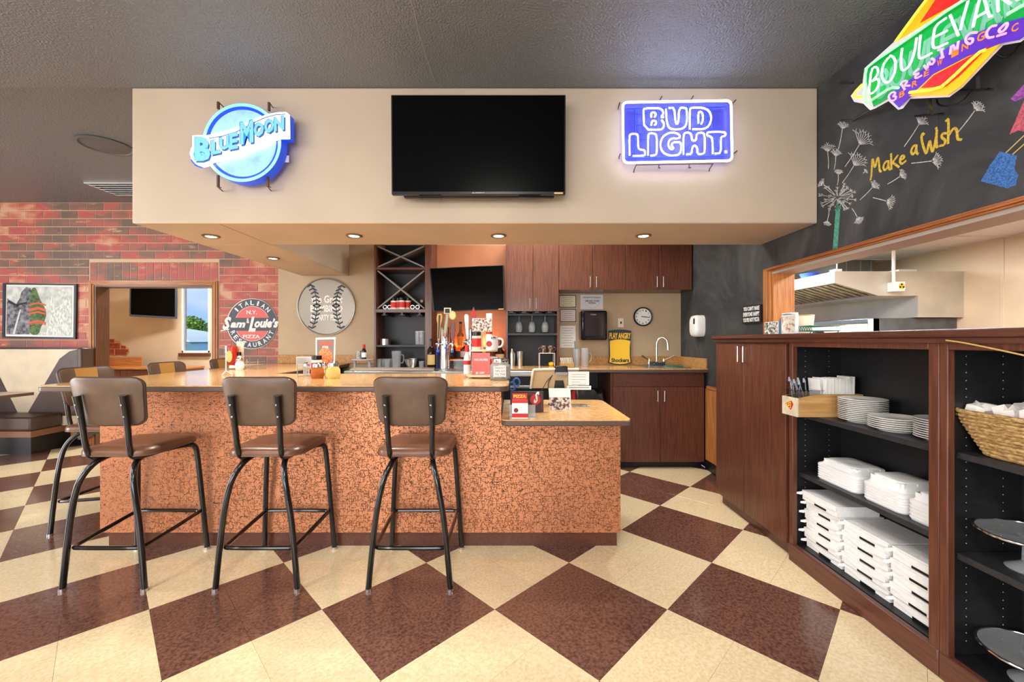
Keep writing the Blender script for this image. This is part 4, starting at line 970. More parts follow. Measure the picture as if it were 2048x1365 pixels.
def TBZ(s, x0, y0, x1, y1): obj('lettering', text_on(MB(), s, BZ(x0, y1), BZ(x1, y1), BZ(x0, y0), .03, .001), M_PRINTW, bp_)
TBZ('the Great', 338, 455, 595, 518); TBZ('BAMBINO', 332, 535, 595, 592); TBZ('$9 PARTY PIZZA', 332, 612, 592, 668)

# ---- neon brewery sign on the chalkboard wall
bn = thing('neon_brewery_sign', 'colourful slanted Boulevard Brewing Co neon sign on the chalkboard wall', 'sign', (1.97, 1.8, 2.2))
XP = 1.93
def bv(zx, zy, X=XP): x, y = TB(zx, zy, 1690, 0, 5.687); return RW(x, y, X)
def plate(nm, m, pts, X, th=.003): return obj(nm, MB().prism([bv(x, y, X) for x, y in pts], (-th, 0, 0)), m, bn)
M_SG = mat('sign_green', (0, 160, 66), .35, emit=((0, 170, 70), .22)); M_SP = mat('sign_purple', (92, 50, 190), .35, emit=((92, 50, 200), .22)); M_SR = mat('sign_red', (232, 40, 40), .35, emit=((235, 30, 40), .25)); M_SO = mat('sign_orange', (250, 150, 30), .35, emit=((250, 150, 30), .2)); M_SW = mat('sign_white_edge', (235, 228, 232), .35, emit=((235, 228, 235), .15)); M_SYL = mat('sign_amber', (252, 196, 30), .35, emit=((252, 196, 30), .2))
outer = [(70, 1090), (110, 1160), (215, 1180), (290, 1255), (345, 1235), (500, 1150), (610, 1250), (660, 1235), (745, 1125), (1190, 1105), (1345, 990), (1800, 515), (2000, 480), (2200, 330), (2500, 150), (2500, -420), (2300, -420), (1900, -420), (1300, -300), (930, -20), (560, 480), (225, 780), (205, 950)]
plate('white_edge', M_SW, outer, XP + .004, .003)
plate('upper_amber', M_SYL, [(560, 490), (960, -40), (1250, -300), (1700, -330), (1350, 0)], XP)
plate('upper_red', M_SR, [(860, 260), (1060, -40), (1300, -300), (1620, -310), (1330, 0)], XP - .004)
plate('green_banner', M_SG, [(215, 800), (330, 1215), (500, 1110), (760, 900), (1190, 520), (1700, 290), (2060, 190), (2480, -60), (2480, -410), (1900, -300), (1350, 10), (600, 515)], XP - .008)
plate('purple_ribbon', M_SP, [(490, 1095), (620, 1225), (735, 1110), (860, 990), (1010, 840), (1400, 640), (1790, 490), (1985, 455), (2180, 300), (2480, 120), (2480, -60), (2060, 190), (1700, 290), (1190, 520), (780, 880)], XP - .012)
plate('lower_amber', M_SYL, [(735, 1095), (1180, 1085), (1330, 975), (1770, 500), (1400, 645), (1010, 845), (860, 990)], XP - .0125)
plate('lower_red', M_SR, [(870, 1000), (1150, 985), (1310, 860), (1640, 525), (1400, 655), (1010, 860)], XP - .016)
let = {'B': [[(310, 925), (372, 850), (378, 785), (345, 755), (300, 790), (275, 1000), (275, 1060), (300, 1070), (360, 1020), (390, 940), (375, 890), (310, 925)]],
       'O': [[(515, 632), (560, 655), (580, 740), (560, 850), (500, 940), (445, 935), (415, 860), (428, 750), (478, 672), (500, 655)]],
       'U': [[(650, 550), (636, 660), (637, 780), (670, 808), (740, 740), (790, 600), (815, 430)]],
       'L': [[(860, 400), (842, 560), (840, 655), (870, 668), (985, 605)]],
       'E': [[(1150, 205), (1030, 290), (1005, 400), (995, 530), (1030, 552), (1165, 490)], [(1012, 425), (1160, 350)]],
       'V': [[(1195, 170), (1290, 405)], [(1312, 340), (1345, 200), (1400, 10)]],
       'A': [[(1457, 310), (1475, 220), (1530, -10), (1560, -70), (1590, 0), (1640, 190), (1670, 180)], [(1490, 200), (1625, 120)]],
       'R': [[(1745, 130), (1735, 0), (1740, -130), (1800, -170), (1850, -110), (1770, -30), (1880, 40)]],
       'D': [[(1960, 0), (1940, -200), (2030, -250), (2120, -170), (2090, -60), (1960, 0)]]}
M_LB = mat('pale_teal_letter', (120, 186, 160), .4); E_GRN = mat('green_neon_tube', (180, 255, 190), .3, emit=((120, 245, 140), 1.1)); E_YEL = mat('yellow_neon_tube', (255, 240, 90), .3, emit=((255, 226, 40), 1.0)); E_PNK = mat('pink_neon_tube', (255, 190, 250), .3, emit=((245, 130, 240), .8)); E_WN = mat('mint_white_neon_tube', (240, 255, 250), .3, emit=((228, 255, 244), 2.2))
for ch, ss in let.items():
    mb = MB(); m2 = MB()
    for s in ss:
        mb.tube([bv(x, y, XP - .045) for x, y in s], .0044, 8, sub=1)
        m2.ribbon(smooth([bv(x + 105, y + 40, XP - .0111) for x, y in s], 3), .02, (-.0012, 0, 0), (-1, 0, 0))
    obj('letter_tube', mb, E_WN, bn); obj('painted_letter', m2, M_LB, bn)
def ntube(nm, m, pts, r=.0062, X=XP - .04, sub=1): return obj(nm, MB().tube([bv(x, y, X) for x, y in pts], r, 8, sub=sub), m, bn)
ntube('green_tube', E_GRN, [(610, 1000), (520, 995), (330, 1120), (255, 1172), (222, 1150), (225, 1000), (232, 800), (280, 735), (700, 450), (1330, 0), (1700, -180)])
ntube('green_tube', E_GRN, [(1850, 160), (1900, 130), (2060, 40), (2400, -160)])
ntube('yellow_tube', E_YEL, [(572, 475), (640, 380), (935, -20), (1150, -280)]); ntube('yellow_tube', E_YEL, [(195, 962), (100, 1060), (95, 1105), (190, 1103)])
ntube('yellow_tube', E_YEL, [(735, 1052), (1060, 1012), (1180, 920), (1520, 595), (1590, 570)])
br = {'B': [[(505, 1130), (495, 1090), (540, 1045), (580, 1060), (540, 1100), (585, 1095), (570, 1140), (520, 1150), (505, 1130)]], 'R': [[(680, 1020), (650, 970), (630, 960), (670, 915), (715, 930), (670, 975), (735, 975)]], 'E': [[(840, 785), (780, 830), (800, 850), (850, 830), (795, 870), (810, 895), (870, 860)]],
      'W': [[(900, 745), (935, 800), (950, 700), (985, 745), (1025, 690), (985, 665)]], 'I': [[(1060, 570), (1110, 560)], [(1095, 570), (1110, 650)], [(1085, 660), (1120, 650)]], 'N': [[(1195, 620), (1215, 490), (1270, 590), (1290, 470)]], 'G': [[(1500, 370), (1430, 370), (1370, 430), (1380, 495), (1440, 500), (1460, 440), (1410, 440)]],
      'C': [[(1720, 290), (1660, 300), (1605, 370), (1620, 435), (1690, 420)]], 'o': [[(1790, 300), (1750, 340), (1760, 370), (1810, 350), (1850, 290), (1840, 255), (1790, 300)], [(1730, 410), (1830, 380)]]}
for ch, ss in br.items():
    mb = MB()
    for s in ss: mb.tube([bv(x, y, XP - .045) for x, y in s], .0044, 8, sub=1)
    obj('letter_tube', mb, E_PNK, bn)
for ch, x, y, h in (('B', 615, 1120, 70), ('R', 760, 1000, 70), ('E', 895, 880, 65), ('W', 1045, 760, 70), ('I', 1210, 660, 90), ('N', 1325, 590, 85), ('G', 1500, 490, 100), ('C', 1890, 380, 90)):
    obj('painted_letter', text_on(MB(), ch, bv(x, y, XP - .0151), bv(x + h * .9, y - h * .45, XP - .0151), bv(x + 6, y - h, XP - .0151), .02, .001), M_SO, bn)
for pts in (((965, 1130), (985, 1305)), ((1505, 830), (1515, 1015))): obj('stand_off', MB().tube([bv(*pts[0], XP + .02), bv(*pts[1], XP + .02)], .008, 4), M_BLACKM, bn)
for pts in (((800, 1322), (1120, 1295)), ((1320, 1030), (1670, 1015)), ((-60, 945), (90, 945))): obj('wall_bar', MB().tube([bv(*pts[0], XR - .008), bv(*pts[1], XP + .02)], .006, 6), M_BLACKM, bn)
obj('wall_bar', MB().tube([RW(1683, 241, XR - .008), RW(1705, 241, XR - .008), RW(1740, 220, XP + .02)], .006, 6), M_BLACKM, bn)
obj('cable', MB().tube([bv(1040, 1130, XP + .03), bv(1060, 1200, XP + .06), bv(1200, 1215, XP + .08), bv(1350, 1140, XP + .06), bv(1440, 1020, XP + .03)], .004, 6, sub=2), M_BLACK, bn)
obj('cable', MB().tube([bv(1700, 610, XP + .03), bv(1800, 660, XP + .06), bv(1900, 620, XP + .08), bv(2000, 480, XP + .03)], .004, 6, sub=2), M_BLACK, bn)
obj('hanging_wire', MB().tube([RW(1875, 205, XR - .02), RW(1876, 260, XR - .006)], .0012, 5), M_BLACK, bn)

# ---- chalk on the wall
def cz(zx, zy): x, y = TB(zx, zy, 1600, 0, 2.73); return RW(x, y, XR)
CHW = mat('white_chalk', (225, 225, 222), .9, noise=(120, .25, 4)); CHY = mat('yellow_chalk', (232, 196, 72), .9, noise=(120, .2, 4)); CHG = mat('green_chalk', (96, 176, 150), .9, noise=(90, .25, 4)); CHB = mat('blue_chalk', (76, 130, 206), .9, noise=(150, .35, 4)); CHP = mat('purple_chalk', (176, 96, 190), .9, noise=(120, .3, 4)); CHR = mat('coral_chalk', (214, 104, 120), .9, noise=(120, .3, 4))
NR = (-1, 0, 0); TH = (-.0012, 0, 0)
def cstroke(mb, pts, w, sm=1): return mb.ribbon(smooth([cz(*p) for p in pts], sm) if sm else [cz(*p) for p in pts], w, TH, NR)
def seed(x0, y0, x1, y1, r, n=9):
    mb = MB(); cstroke(mb, ((x0, y0), ((x0 + x1) / 2 + 3, (y0 + y1) / 2), (x1, y1)), .004)
    a = math.atan2(y1 - y0, x1 - x0)
    for k in range(n):
        b = a + (k - (n - 1) / 2) * .22; q = r * random.uniform(.75, 1.1); ex, ey = x1 + q * math.cos(b), y1 + q * math.sin(b)
        cstroke(mb, ((x1, y1), (ex, ey)), .0026, 0)
        for d in (-.6, .6): cstroke(mb, ((ex, ey), (ex + r * .28 * math.cos(b + d), ey + r * .28 * math.sin(b + d))), .002, 0)
    obj('chalk_dandelion_seed', mb, CHW, wallr)
for s in ((208, 822, 232, 705, 36), (155, 922, 152, 830, 40), (187, 925, 196, 855, 34), (247, 910, 325, 790, 70), (232, 998, 295, 905, 62), (570, 800, 650, 680, 42), (865, 720, 955, 605, 45), (610, 892, 720, 880, 46), (480, 1005, 545, 965, 32), (328, 1092, 395, 1025, 34), (400, 1080, 470, 1098, 40), (285, 1140, 312, 1185, 34), (345, 945, 352, 940, 14), (160, 1140, 150, 1205, 24), (205, 1010, 210, 955, 28), (170, 1040, 130, 1010, 26)): seed(*s)
mb = MB()
for k in range(46):
    a = random.uniform(0, 2 * PI); r0 = random.uniform(30, 95); cx_, cy_ = 205, 1080; ex, ey = cx_ + r0 * math.cos(a), cy_ + r0 * .8 * math.sin(a)
    cstroke(mb, ((cx_ + r0 * .25 * math.cos(a), cy_ + r0 * .2 * math.sin(a)), (ex, ey)), .003, 0)
    for d in (-.7, 0, .7): cstroke(mb, ((ex, ey), (ex + 14 * math.cos(a + d), ey + 12 * math.sin(a + d))), .0024, 0)
obj('chalk_dandelion', mb, CHW, wallr)
obj('chalk_stem', MB().prism([cz(*p) for p in ((198, 1115), (222, 1112), (206, 1355), (180, 1362))], TH), CHG, wallr)
GL = {'m': [[(-.1, -.35), (0, 0), (.05, .9), (.1, 1), (.3, .25), (.5, 1), (.62, .9), (.7, .05), (.85, 0)]], 'a': [[(.8, .9), (.4, 1), (.05, .5), (.3, 0), (.7, .4), (.8, .95), (.75, .2), (.98, 0)]], 'k': [[(0, 1.5), (.05, 0)], [(.75, 1.15), (.1, .55)], [(.2, .6), (.9, 0)]], 'e': [[(.1, .5), (.8, .65), (.6, 1), (.2, .85), (.1, .35), (.4, 0), (.95, .25)]],
      'W': [[(.12, 1.25), (0, 1.35), (-.05, 1.0), (.2, 0), (.32, 0), (.5, .9), (.62, 0), (.74, 0), (1, 1.3), (.9, 1.45)]], 'i': [[(.1, 1), (.1, 0), (.4, .02)], [(.1, 1.3), (.22, 1.42)]], 's': [[(.85, .95), (.3, 1.02), (.2, .7), (.75, .38), (.6, .02), (.0, .05)]], 'h': [[(-.1, 1.6), (.1, 1.75), (.05, 0)], [(.06, .5), (.45, 1), (.72, .75), (.7, .1), (1.0, 0)]]}
for ch, x, y, w, h in (('m', 392, 952, 62, 82), ('a', 452, 938, 42, 52), ('k', 498, 925, 48, 56), ('e', 542, 902, 38, 48), ('a', 604, 852, 42, 52), ('W', 668, 842, 84, 84), ('i', 744, 806, 26, 62), ('s', 766, 800, 40, 66), ('h', 806, 784, 76, 78)):
    mb = MB()
    for s in GL[ch]: cstroke(mb, [(x + p[0] * w, y - p[1] * h - p[0] * w * .28) for p in s], .011, 2)
    obj('chalk_letter', mb, CHY, wallr)
obj('chalk_shoe', MB().prism([cz(*p) for p in ((1092, 828), (1185, 850), (1172, 925), (1192, 955), (1180, 1010), (1135, 1030), (988, 990), (1040, 900))], TH), CHB, wallr)
obj('chalk_dress', MB().prism([cz(*p) for p in ((1245, 500), (1145, 735), (1195, 712), (1300, 740))], TH), CHR, wallr)
obj('chalk_cape', MB().prism([cz(*p) for p in ((1245, 440), (1150, 540), (1175, 555), (1300, 500))], TH), CHP, wallr)
mb = MB(); cstroke(mb, ((1125, 835), (1230, 735)), .004, 0); cstroke(mb, ((1160, 845), (1250, 765)), .004, 0); obj('chalk_leg', mb, mat('ochre_chalk', (206, 186, 110), .9), wallr)

# ---- pizza plaque, soap dispenser, clock, switch, notices, towel dispenser, mascot-free team sign
t = thing('black_plaque', 'black plaque on the chalkboard reading you can’t make everyone happy', 'sign', RW(1505, 646, XR - .02))
P = [RW(x, y, XR - .021) for x, y in ((1484, 648), (1521, 645), (1521, 609), (1485, 613))]
obj('board', MB().prism(P, (.02, 0, 0)), mat('plaque_black', (34, 33, 34), .6), t)
for s, f0, f1 in (("YOU CAN’T MAKE", .70, .93), ('EVERYONE HAPPY', .38, .62), ("YOU’RE NOT PIZZA", .07, .30)):
    bl = P[0].lerp(P[3], f0); br_ = P[1].lerp(P[2], f0); tl = P[0].lerp(P[3], f1); u = br_ - bl
    obj('lettering', text_on(MB(), s, bl + u * .06, bl + u * .94, tl + u * .06, .03, .001), M_PRINTW, t)
t = thing('soap_dispenser', 'white wall soap dispenser on the chalkboard wall', 'dispenser', RW(1398, 675, XR - .04))
z0, z1 = RW(1398, 674, XR).z, RW(1398, 632, XR).z; y0, y1 = RW(1411, 0, XR).y, RW(1385, 0, XR - .06).y
pr = [(y0 + (y1 - y0) * u, z0 + (z1 - z0) * w) for u, w in rrect(0, 1, 0, 1, .28, 5)]
mb = MB(); K = [(1, 0), (1, .07), (.93, .09), (.8, .1)]; vs = []
ym_, zm_ = (y0 + y1) / 2, (z0 + z1) / 2
for s, d in K: vs += [(XR - .001 - d, ym_ + (a - ym_) * s, zm_ + (b - zm_) * s) for a, b in pr]
n = len(pr); mb.add(vs, [tuple(range(n))] + [(j * n + i, j * n + (i + 1) % n, (j + 1) * n + (i + 1) % n, (j + 1) * n + i) for j in range(3) for i in range(n)] + [tuple(3 * n + i for i in range(n - 1, -1, -1))])
obj('housing', mb, M_WHITE, t)
obj('window', MB().box(XR - .105, XR - .098, ym_ - .06, ym_ - .03, zm_ + .02, zm_ + .08), M_BLACK, t); obj('sensor', MB().box(XR - .075, XR - .05, y1 - .004, y1 + .001, zm_ + .02, zm_ + .05), M_BLACK, t)
t = thing('wall_clock', 'round black-rimmed wall clock showing quarter past three', 'clock', W(1285, 653, YB))
c_ = W(1285, 634, YB); rk = 19 * YB / F
obj('rim', MB().lathe([(rk, .001), (rk, .03), (rk - .006, .036), (rk - .014, .034), (rk - .016, .01)], (c_.x, YB, c_.z), 36, 'y', False), M_BLACK, t)
obj('dial', MB().lathe([(rk - .0145, .001), (rk - .0145, .012)], (c_.x, YB, c_.z), 36, 'y'), M_PRINTW, t)
for h in range(1, 13):
    a = PI / 2 - h * PI / 6; p = c_ + Vector((math.cos(a), 0, math.sin(a))) * (rk * .68) + Vector((0, -.0125, 0)); k = .011
    obj('numeral', text_on(MB(), str(h), p + Vector((-k * (.6 if h < 10 else 1), 0, -k)), p + Vector((k * (.6 if h < 10 else 1), 0, -k)), p + Vector((-k * (.6 if h < 10 else 1), 0, k)), .02, .0008), M_PRINTK, t)
for ang, ln, w in ((-8, .08, .006), (-6, .055, .009)):
    d = Vector((math.cos(math.radians(ang)), 0, math.sin(math.radians(ang)))); obj('hand', MB().ribbon([c_ + Vector((0, -.014, 0)) - d * .015, c_ + Vector((0, -.014, 0)) + d * ln], w, (0, -.001, 0), (0, -1, 0)), M_PRINTK, t)
t = thing('light_switch', 'ivory light switch plate on the tan wall beside the clock', 'switch', W(1242, 655, YB))
a, b = W(1236, 655, YB), W(1247, 637, YB)
obj('plate', MB().box(a.x, b.x, YB - .007, YB - .001, a.z, b.z), mat('ivory_plastic', (232, 222, 204), .4), t, bev=.002)
obj('toggle', MB().box((a.x + b.x) / 2 - .008, (a.x + b.x) / 2 + .008, YB - .016, YB - .0072, (a.z + b.z) / 2 - .014, (a.z + b.z) / 2 + .014), M_PRINTK, t)
t = thing('towel_dispenser', 'black glossy paper towel dispenser on the wall under the cabinets', 'dispenser', W(1187, 682, YB))
a, b = W(1161, 681, YB - .15), W(1213, 622, YB - .15)
obj('housing', MB().box(a.x, b.x, YB - .2, YB - .002, a.z, b.z), mat('black_gloss', (18, 18, 24), .1), t, bev=.022, seg=3)
obj('window', MB().box(a.x + .045, b.x - .045, YB - .203, YB - .2, a.z + .05, b.z - .03), mat('smoked_window', (44, 36, 38), .06), t, bev=.001)
obj('label_mark', text_on(MB(), 'TORK', W(1181, 631, YB - .204), W(1193, 631, YB - .204), W(1181, 628.5, YB - .204), .02, .0008), M_PRINTG, t)
def notice(label, x0, x1, y0, y1, m, frame=False, lines=5, skew=0):
    t = thing('notice', label, 'notice', W((x0 + x1) / 2, y1, YB))
    q = [W(x0, y1, YB - .004), W(x1, y1, YB - .004), W(x1 + skew, y0, YB - .004), W(x0 + skew, y0, YB - .004)]
    if frame: obj('frame', MB().prism([W(x0 - 1.3, y1 + 1.3, YB - .001), W(x1 + 1.3, y1 + 1.3, YB - .001), W(x1 + 1.3, y0 - 1.3, YB - .001), W(x0 - 1.3, y0 - 1.3, YB - .001)], (0, -.0025, 0)), M_BLACK, t)
    obj('sheet', MB().prism(q, (0, .0008 if frame else .0028, 0)), m, t)
    for k in range(lines):
        f = 1 - (k + 1) / (lines + 1); i0, i1 = (.15, .85) if k % 2 == 0 else (.25, .75)
        p0 = q[0].lerp(q[3], f); p1 = q[1].lerp(q[2], f)
        obj('print_line', MB().ribbon([p0.lerp(p1, i0) - Vector((0, .0002, 0)), p0.lerp(p1, i1) - Vector((0, .0002, 0))], .005, (0, -.0006, 0), (0, -1, 0)), M_PRINTG, t)
    return t
notice('framed cream certificate, topmost in the column of notices', 1119, 1151, 592, 614, mat('cream_paper', (226, 220, 186), .6), True)
notice('framed pink certificate, middle of the column of notices', 1121, 1151, 620, 643, mat('pink_paper', (222, 206, 206), .6), True)
notice('long white list hanging lowest in the column of notices', 1120, 1151, 652, 696, M_PAPER, False, 8)
tn_ = notice('white certificate hung above the paper towel dispenser', 1161, 1206, 590, 619, mat('cool_paper', (222, 222, 226), .6), False, 0)
T2(tn_, 'CERTIFICATE OF OCCUPANCY', 1166, 1202, 594, 597, YB - .0045, M_PRINTK, .01, .0006); T2(tn_, 'SAM AND LOUIE’S', 1170, 1199, 600.5, 604, YB - .0045, M_PRINTK, .02, .0006); T2(tn_, 'PIZZERIA', 1177, 1192, 605, 608, YB - .0045, M_PRINTK, .02, .0006)
obj('seal', MB().tube([W(x, y, YB - .0045) for x, y in ell(1184, 605, 14, 11.5, 28)], .0012, 5, True), M_PRINTG, tn_)
t = thing('team_sign', 'yellow and navy Play Angry Shockers metal sign leaning on the back counter', 'sign', W(1239, 727, 4.9))
Yt = 4.93
def TS_(zx, zy): return TB(zx, zy, 1010, 570, 4.876)
oc = [(1012, 440), (1060, 432), (1120, 428), (1180, 432), (1232, 442), (1225, 560), (1225, 690), (1234, 752), (1190, 768), (1120, 775), (1050, 768), (1008, 752), (1016, 690), (1014, 560)]
zlow = W(*TS_(1120, 775), Yt).z - (ZC + .001)
def tsw(zx, zy, d): v = W(*TS_(zx, zy), Yt - d); return v - Vector((0, 0, zlow))
obj('plate', MB().prism([tsw(x, y, 0) for x, y in oc], (0, .012, 0)), M_NAVY, t)
obj('yellow_field', MB().prism([tsw(x, y, .0002) for x, y in ((1022, 540), (1070, 528), (1120, 524), (1175, 528), (1222, 540), (1216, 600), (1216, 690), (1224, 745), (1180, 760), (1120, 766), (1060, 760), (1018, 745), (1026, 690), (1024, 600))], (0, -.0012, 0)), M_YEL, t)
obj('lettering', text_on(MB(), 'PLAY ANGRY', tsw(1018, 520, .0003), tsw(1226, 520, .0003), tsw(1018, 460, .0003), .03, .001), M_YEL, t)
obj('lettering', text_on(MB(), 'Shockers', tsw(1036, 748, .0015), tsw(1210, 748, .0015), tsw(1036, 708, .0015), .04, .001), M_NAVY, t)

# ---- recessed lights in the soffit
E_BULB = mat('lit_bulb', (255, 250, 240), .3, emit=((255, 246, 230), 14.0)); M_RING = mat('bronze_ring', (150, 128, 100), .3, .7)
for i, (x, y, lb) in enumerate(((422, 472, 'recessed soffit light at the left corner, above the bar end'), (708, 471, 'recessed soffit light just left of the big television'), (997, 471, 'recessed soffit light directly below the big television'), (1287, 471, 'recessed soffit light below the white neon sign'), (546, 516, 'recessed light in the soffit arm running to the back wall'))):
    Yl = (SOF - HC) * F / (CY - y); p = W(x, y, Yl)
    t = thing('recessed_light', lb, 'light', (p.x, p.y, SOF - .012), 'recessed soffit lights')
    obj('trim_ring', MB().lathe([(.058, 0), (.06, -.006), (.05, -.012), (.04, -.008), (.038, 0)], (p.x, p.y, SOF - .0005), 24, caps=False), M_RING, t)
    obj('bulb', MB().lathe([(.036, -.004), (.03, -.008), (.001, -.009)], (p.x, p.y, SOF - .0005), 20), E_BULB, t)
    light('recessed_spot', 'SPOT', (p.x, p.y, SOF - .02), 42, (1, .92, .82), spot=math.radians(125), radius=.035)
t = thing('ceiling_speaker', 'round flush speaker painted into the dark ceiling at left', 'speaker', (-3.6, 3.6, CEIL + .08))
Yl = (CEIL + .09 - HC) * F / (CY - 291); p = W(211, 291, Yl)
t.location = (p.x, p.y, CEIL + .08); WL[t.name] = Vector(t.location)
M_CG = mat('dark_grille', (96, 96, 98), .5)
obj('rim', MB().lathe([(.2, 0), (.205, -.008), (.18, -.014), (.17, -.004)], (p.x, p.y, CEIL + .0895), 32, caps=False), M_CG, t)
obj('grille', MB().lathe([(.172, -.004), (.16, -.007), (.01, -.008)], (p.x, p.y, CEIL + .0895), 32), M_CG, t)
M_VENT = mat('vent_metal', (190, 190, 190), .4, .4)
def vent(lb, x0, x1, y0, y1):
    t = thing('ceiling_vent', lb, 'vent', ((x0 + x1) / 2, (y0 + y1) / 2, CEIL + .075), 'square ceiling vents')
    zc = CEIL + .0895
    obj('frame', MB().box(x0, x1, y0, y0 + .03, zc - .012, zc).box(x0, x1, y1 - .03, y1, zc - .012, zc).box(x0, x0 + .03, y0 + .03, y1 - .03, zc - .012, zc).box(x1 - .03, x1, y0 + .03, y1 - .03, zc - .012, zc), M_VENT, t)
    for k in range(6):
        yy = y0 + .05 + k * (y1 - y0 - .1) / 5; obj('louvre', MB().box(x0 + .03, x1 - .03, yy - .02, yy + .02, -.002, .002).move((0, 0, 0)).rot(.6, 'X', (0, yy, 0)).move((0, 0, zc - .012)), M_VENT, t)
Yv = (CEIL + .09 - HC) * F / (CY - 378); p = W(240, 378, Yv); vent('square ceiling vent near the brick wall, beside the soffit edge', p.x - .22, p.x + .35, p.y - .2, p.y + .2)
# ================================================================== SMALL THINGS
def lt(name, label, cat, x, y, z, parts, group=None, n=20):
    """a turned thing: parts = (part name, profile from its base, material)"""
    t = thing(name, label, cat, (x, y, z), group)
    for nm, prof, m in parts: obj(nm, MB().lathe(prof, (x, y, z), n), m, t)
    return t
def cyl(r, z0, z1, e=.002): return [(r - e, z0), (r, z0 + e), (r, z1 - e), (r - e, z1)]
def vessel(r0, r1, h, w=.0025, b=.006): return [(.001, 0), (r0, 0), (r1, h), (r1 - w, h), (r0 - w, b), (.001, b)]
M_AMBER = mat('amber_glass', (120, 60, 20), .05, trans=.6); M_DARKGL = mat('dark_bottle_glass', (40, 20, 16), .06, trans=.2); M_CHILI = mat('chilli_flakes', (150, 62, 28), .8, noise=(220, .6, 3), rgb2=(200, 120, 40)); M_PARM = mat('grated_cheese', (236, 206, 120), .8, noise=(160, .15, 3)); M_SALT = mat('white_sugar', (236, 232, 224), .8); M_KET = mat('ketchup', (172, 40, 22), .25); M_WIRE = mat('bright_wire', (214, 212, 210), .2, 1); M_BIRCH = mat('birch_board', (230, 206, 166), .5, noise=(6, .06, 4), stretch=(1, 8, 8)); M_SMOKE = mat('clear_tumbler', (240, 244, 246), .03, trans=.8, ior=1.3)

# ---- condiments on the front of the bar
def at(x, ybot, z=BT): Y = (HC - z) * F / (ybot - CY); return W(x, ybot, Y)
p = at(650, 757)
def shaker(lb, x, y, m, r=.034, h=.105):
    return lt('cheese_shaker', lb, 'shaker', x, y, BT, [('glass_jar', [(.001, 0), (r * .8, 0), (r, .02), (r * .95, h * .5), (r * .72, h * .68), (r * .72, h * .7), (.001, h * .7)], m), ('metal_lid', [(r * .74, h * .7), (r * .78, h * .72), (r * .76, h * .9), (r * .5, h), (.001, h)], M_CHROME)])
shaker('round shaker of red chilli flakes on the bar top', at(635, 757).x, p.y, M_CHILI, .047, .115)
shaker('round shaker of grated cheese on the bar top beside the chilli flakes', at(669, 757).x, p.y - .02, M_PARM, .05, .125)
x0 = at(652, 750).x; yc = 3.13
t = thing('condiment_caddy', 'wire condiment caddy on the front of the bar top', 'caddy', (x0, yc, BT))
obj('base_wire', MB().tube([(x0 - .1, yc - .06, BT + .006), (x0 + .1, yc - .06, BT + .006), (x0 + .1, yc + .08, BT + .006), (x0 - .1, yc + .08, BT + .006)], .0035, 6, True).tube([(x0 - .1, yc - .06, BT + .06), (x0 + .1, yc - .06, BT + .06), (x0 + .1, yc + .08, BT + .06), (x0 - .1, yc + .08, BT + .06)], .003, 6, True), M_WIRE, t)
for sx, sy in ((-1, -.06), (1, -.06), (-1, .08), (1, .08)): obj('upright', MB().tube([(x0 + sx * .1, yc + sy, BT), (x0 + sx * .105, yc + sy, BT + .1)], .003, 6), M_WIRE, t)
def spice(lb, x, y, z, k=1.0, m=None, grp=None):
    return lt('spice_jar', lb, 'jar', x, y, z, [('body', cyl(.033 * k, 0, .1 * k), m or mat('seasoning', (226, 214, 196), .4)), ('label_band', cyl(.0338 * k, .022 * k, .082 * k, .0005), M_RED), ('label_disc', [(.001, .1 * k), (.001, .1001 * k)], M_RED), ('cap', cyl(.032 * k, .101 * k, .13 * k), M_BLACK)], grp)
spice('seasoning jar with red label and black cap in the front caddy', x0, yc + .03, BT + .012, 1.15)
lt('salt_shaker', 'small glass salt shaker with steel cap in the front caddy', 'shaker', x0 - .065, yc, BT + .012, [('glass', cyl(.022, 0, .07), M_SMOKE), ('cap', [(.022, .07), (.022, .085), (.012, .1), (.001, .1)], M_CHROME)])
lt('pepper_shaker', 'small pepper shaker with steel cap at the right of the front caddy', 'shaker', x0 + .065, yc, BT + .012, [('glass', cyl(.022, 0, .07), M_PARM), ('cap', [(.022, .07), (.022, .085), (.012, .1), (.001, .1)], M_CHROME)])
# menu card standing behind the caddy
Ym = 3.24; t = thing('menu_card', 'upright grey menu card picturing a pizza behind the front caddy', 'card', W(650, 735, Ym))
zlo = BT
q = [Vector((W(632, 0, Ym).x, Ym, zlo)), Vector((W(669, 0, Ym).x, Ym, zlo)), Vector((W(670, 0, Ym + .04).x, Ym + .05, W(0, 675, Ym).z)), Vector((W(630, 0, Ym + .04).x, Ym + .05, W(0, 676, Ym).z))]
nn = (q[1] - q[0]).cross(q[3] - q[0]).normalized()
obj('sleeve', MB().prism(q, -nn * .004), M_ACRYL if False else mat('menu_edge', (226, 214, 200), .4), t)
def onq(q, u, w, d): return q[0].lerp(q[1], u).lerp(q[3].lerp(q[2], u), w) + nn * d
obj('print', MB().prism([onq(q, u, w, .0002) for u, w in ((.07, .02), (.93, .02), (.93, .95), (.07, .95))], nn * .001), mat('menu_grey', (112, 104, 100), .4), t)
obj('pizza_picture', MB().prism([onq(q, .5 + .38 * math.cos(a), .47 + .27 * math.sin(a), .0013) for a in [k * PI / 12 for k in range(24)]], nn * .001), mat('pizza_print', (226, 150, 84), .5, noise=(90, .5, 4), rgb2=(186, 62, 40)), t)
obj('headline', text_on(MB(), 'GLUTEN FREE', onq(q, .15, .78, .0013), onq(q, .85, .78, .0013), onq(q, .15, .9, .0013), .04, .001), mat('menu_orange', (206, 84, 52), .5), t)
obj('headline', text_on(MB(), 'PIZZA', onq(q, .35, .72, .0013), onq(q, .65, .72, .0013), onq(q, .35, .77, .0013), .03, .001), M_PRINTW, t)

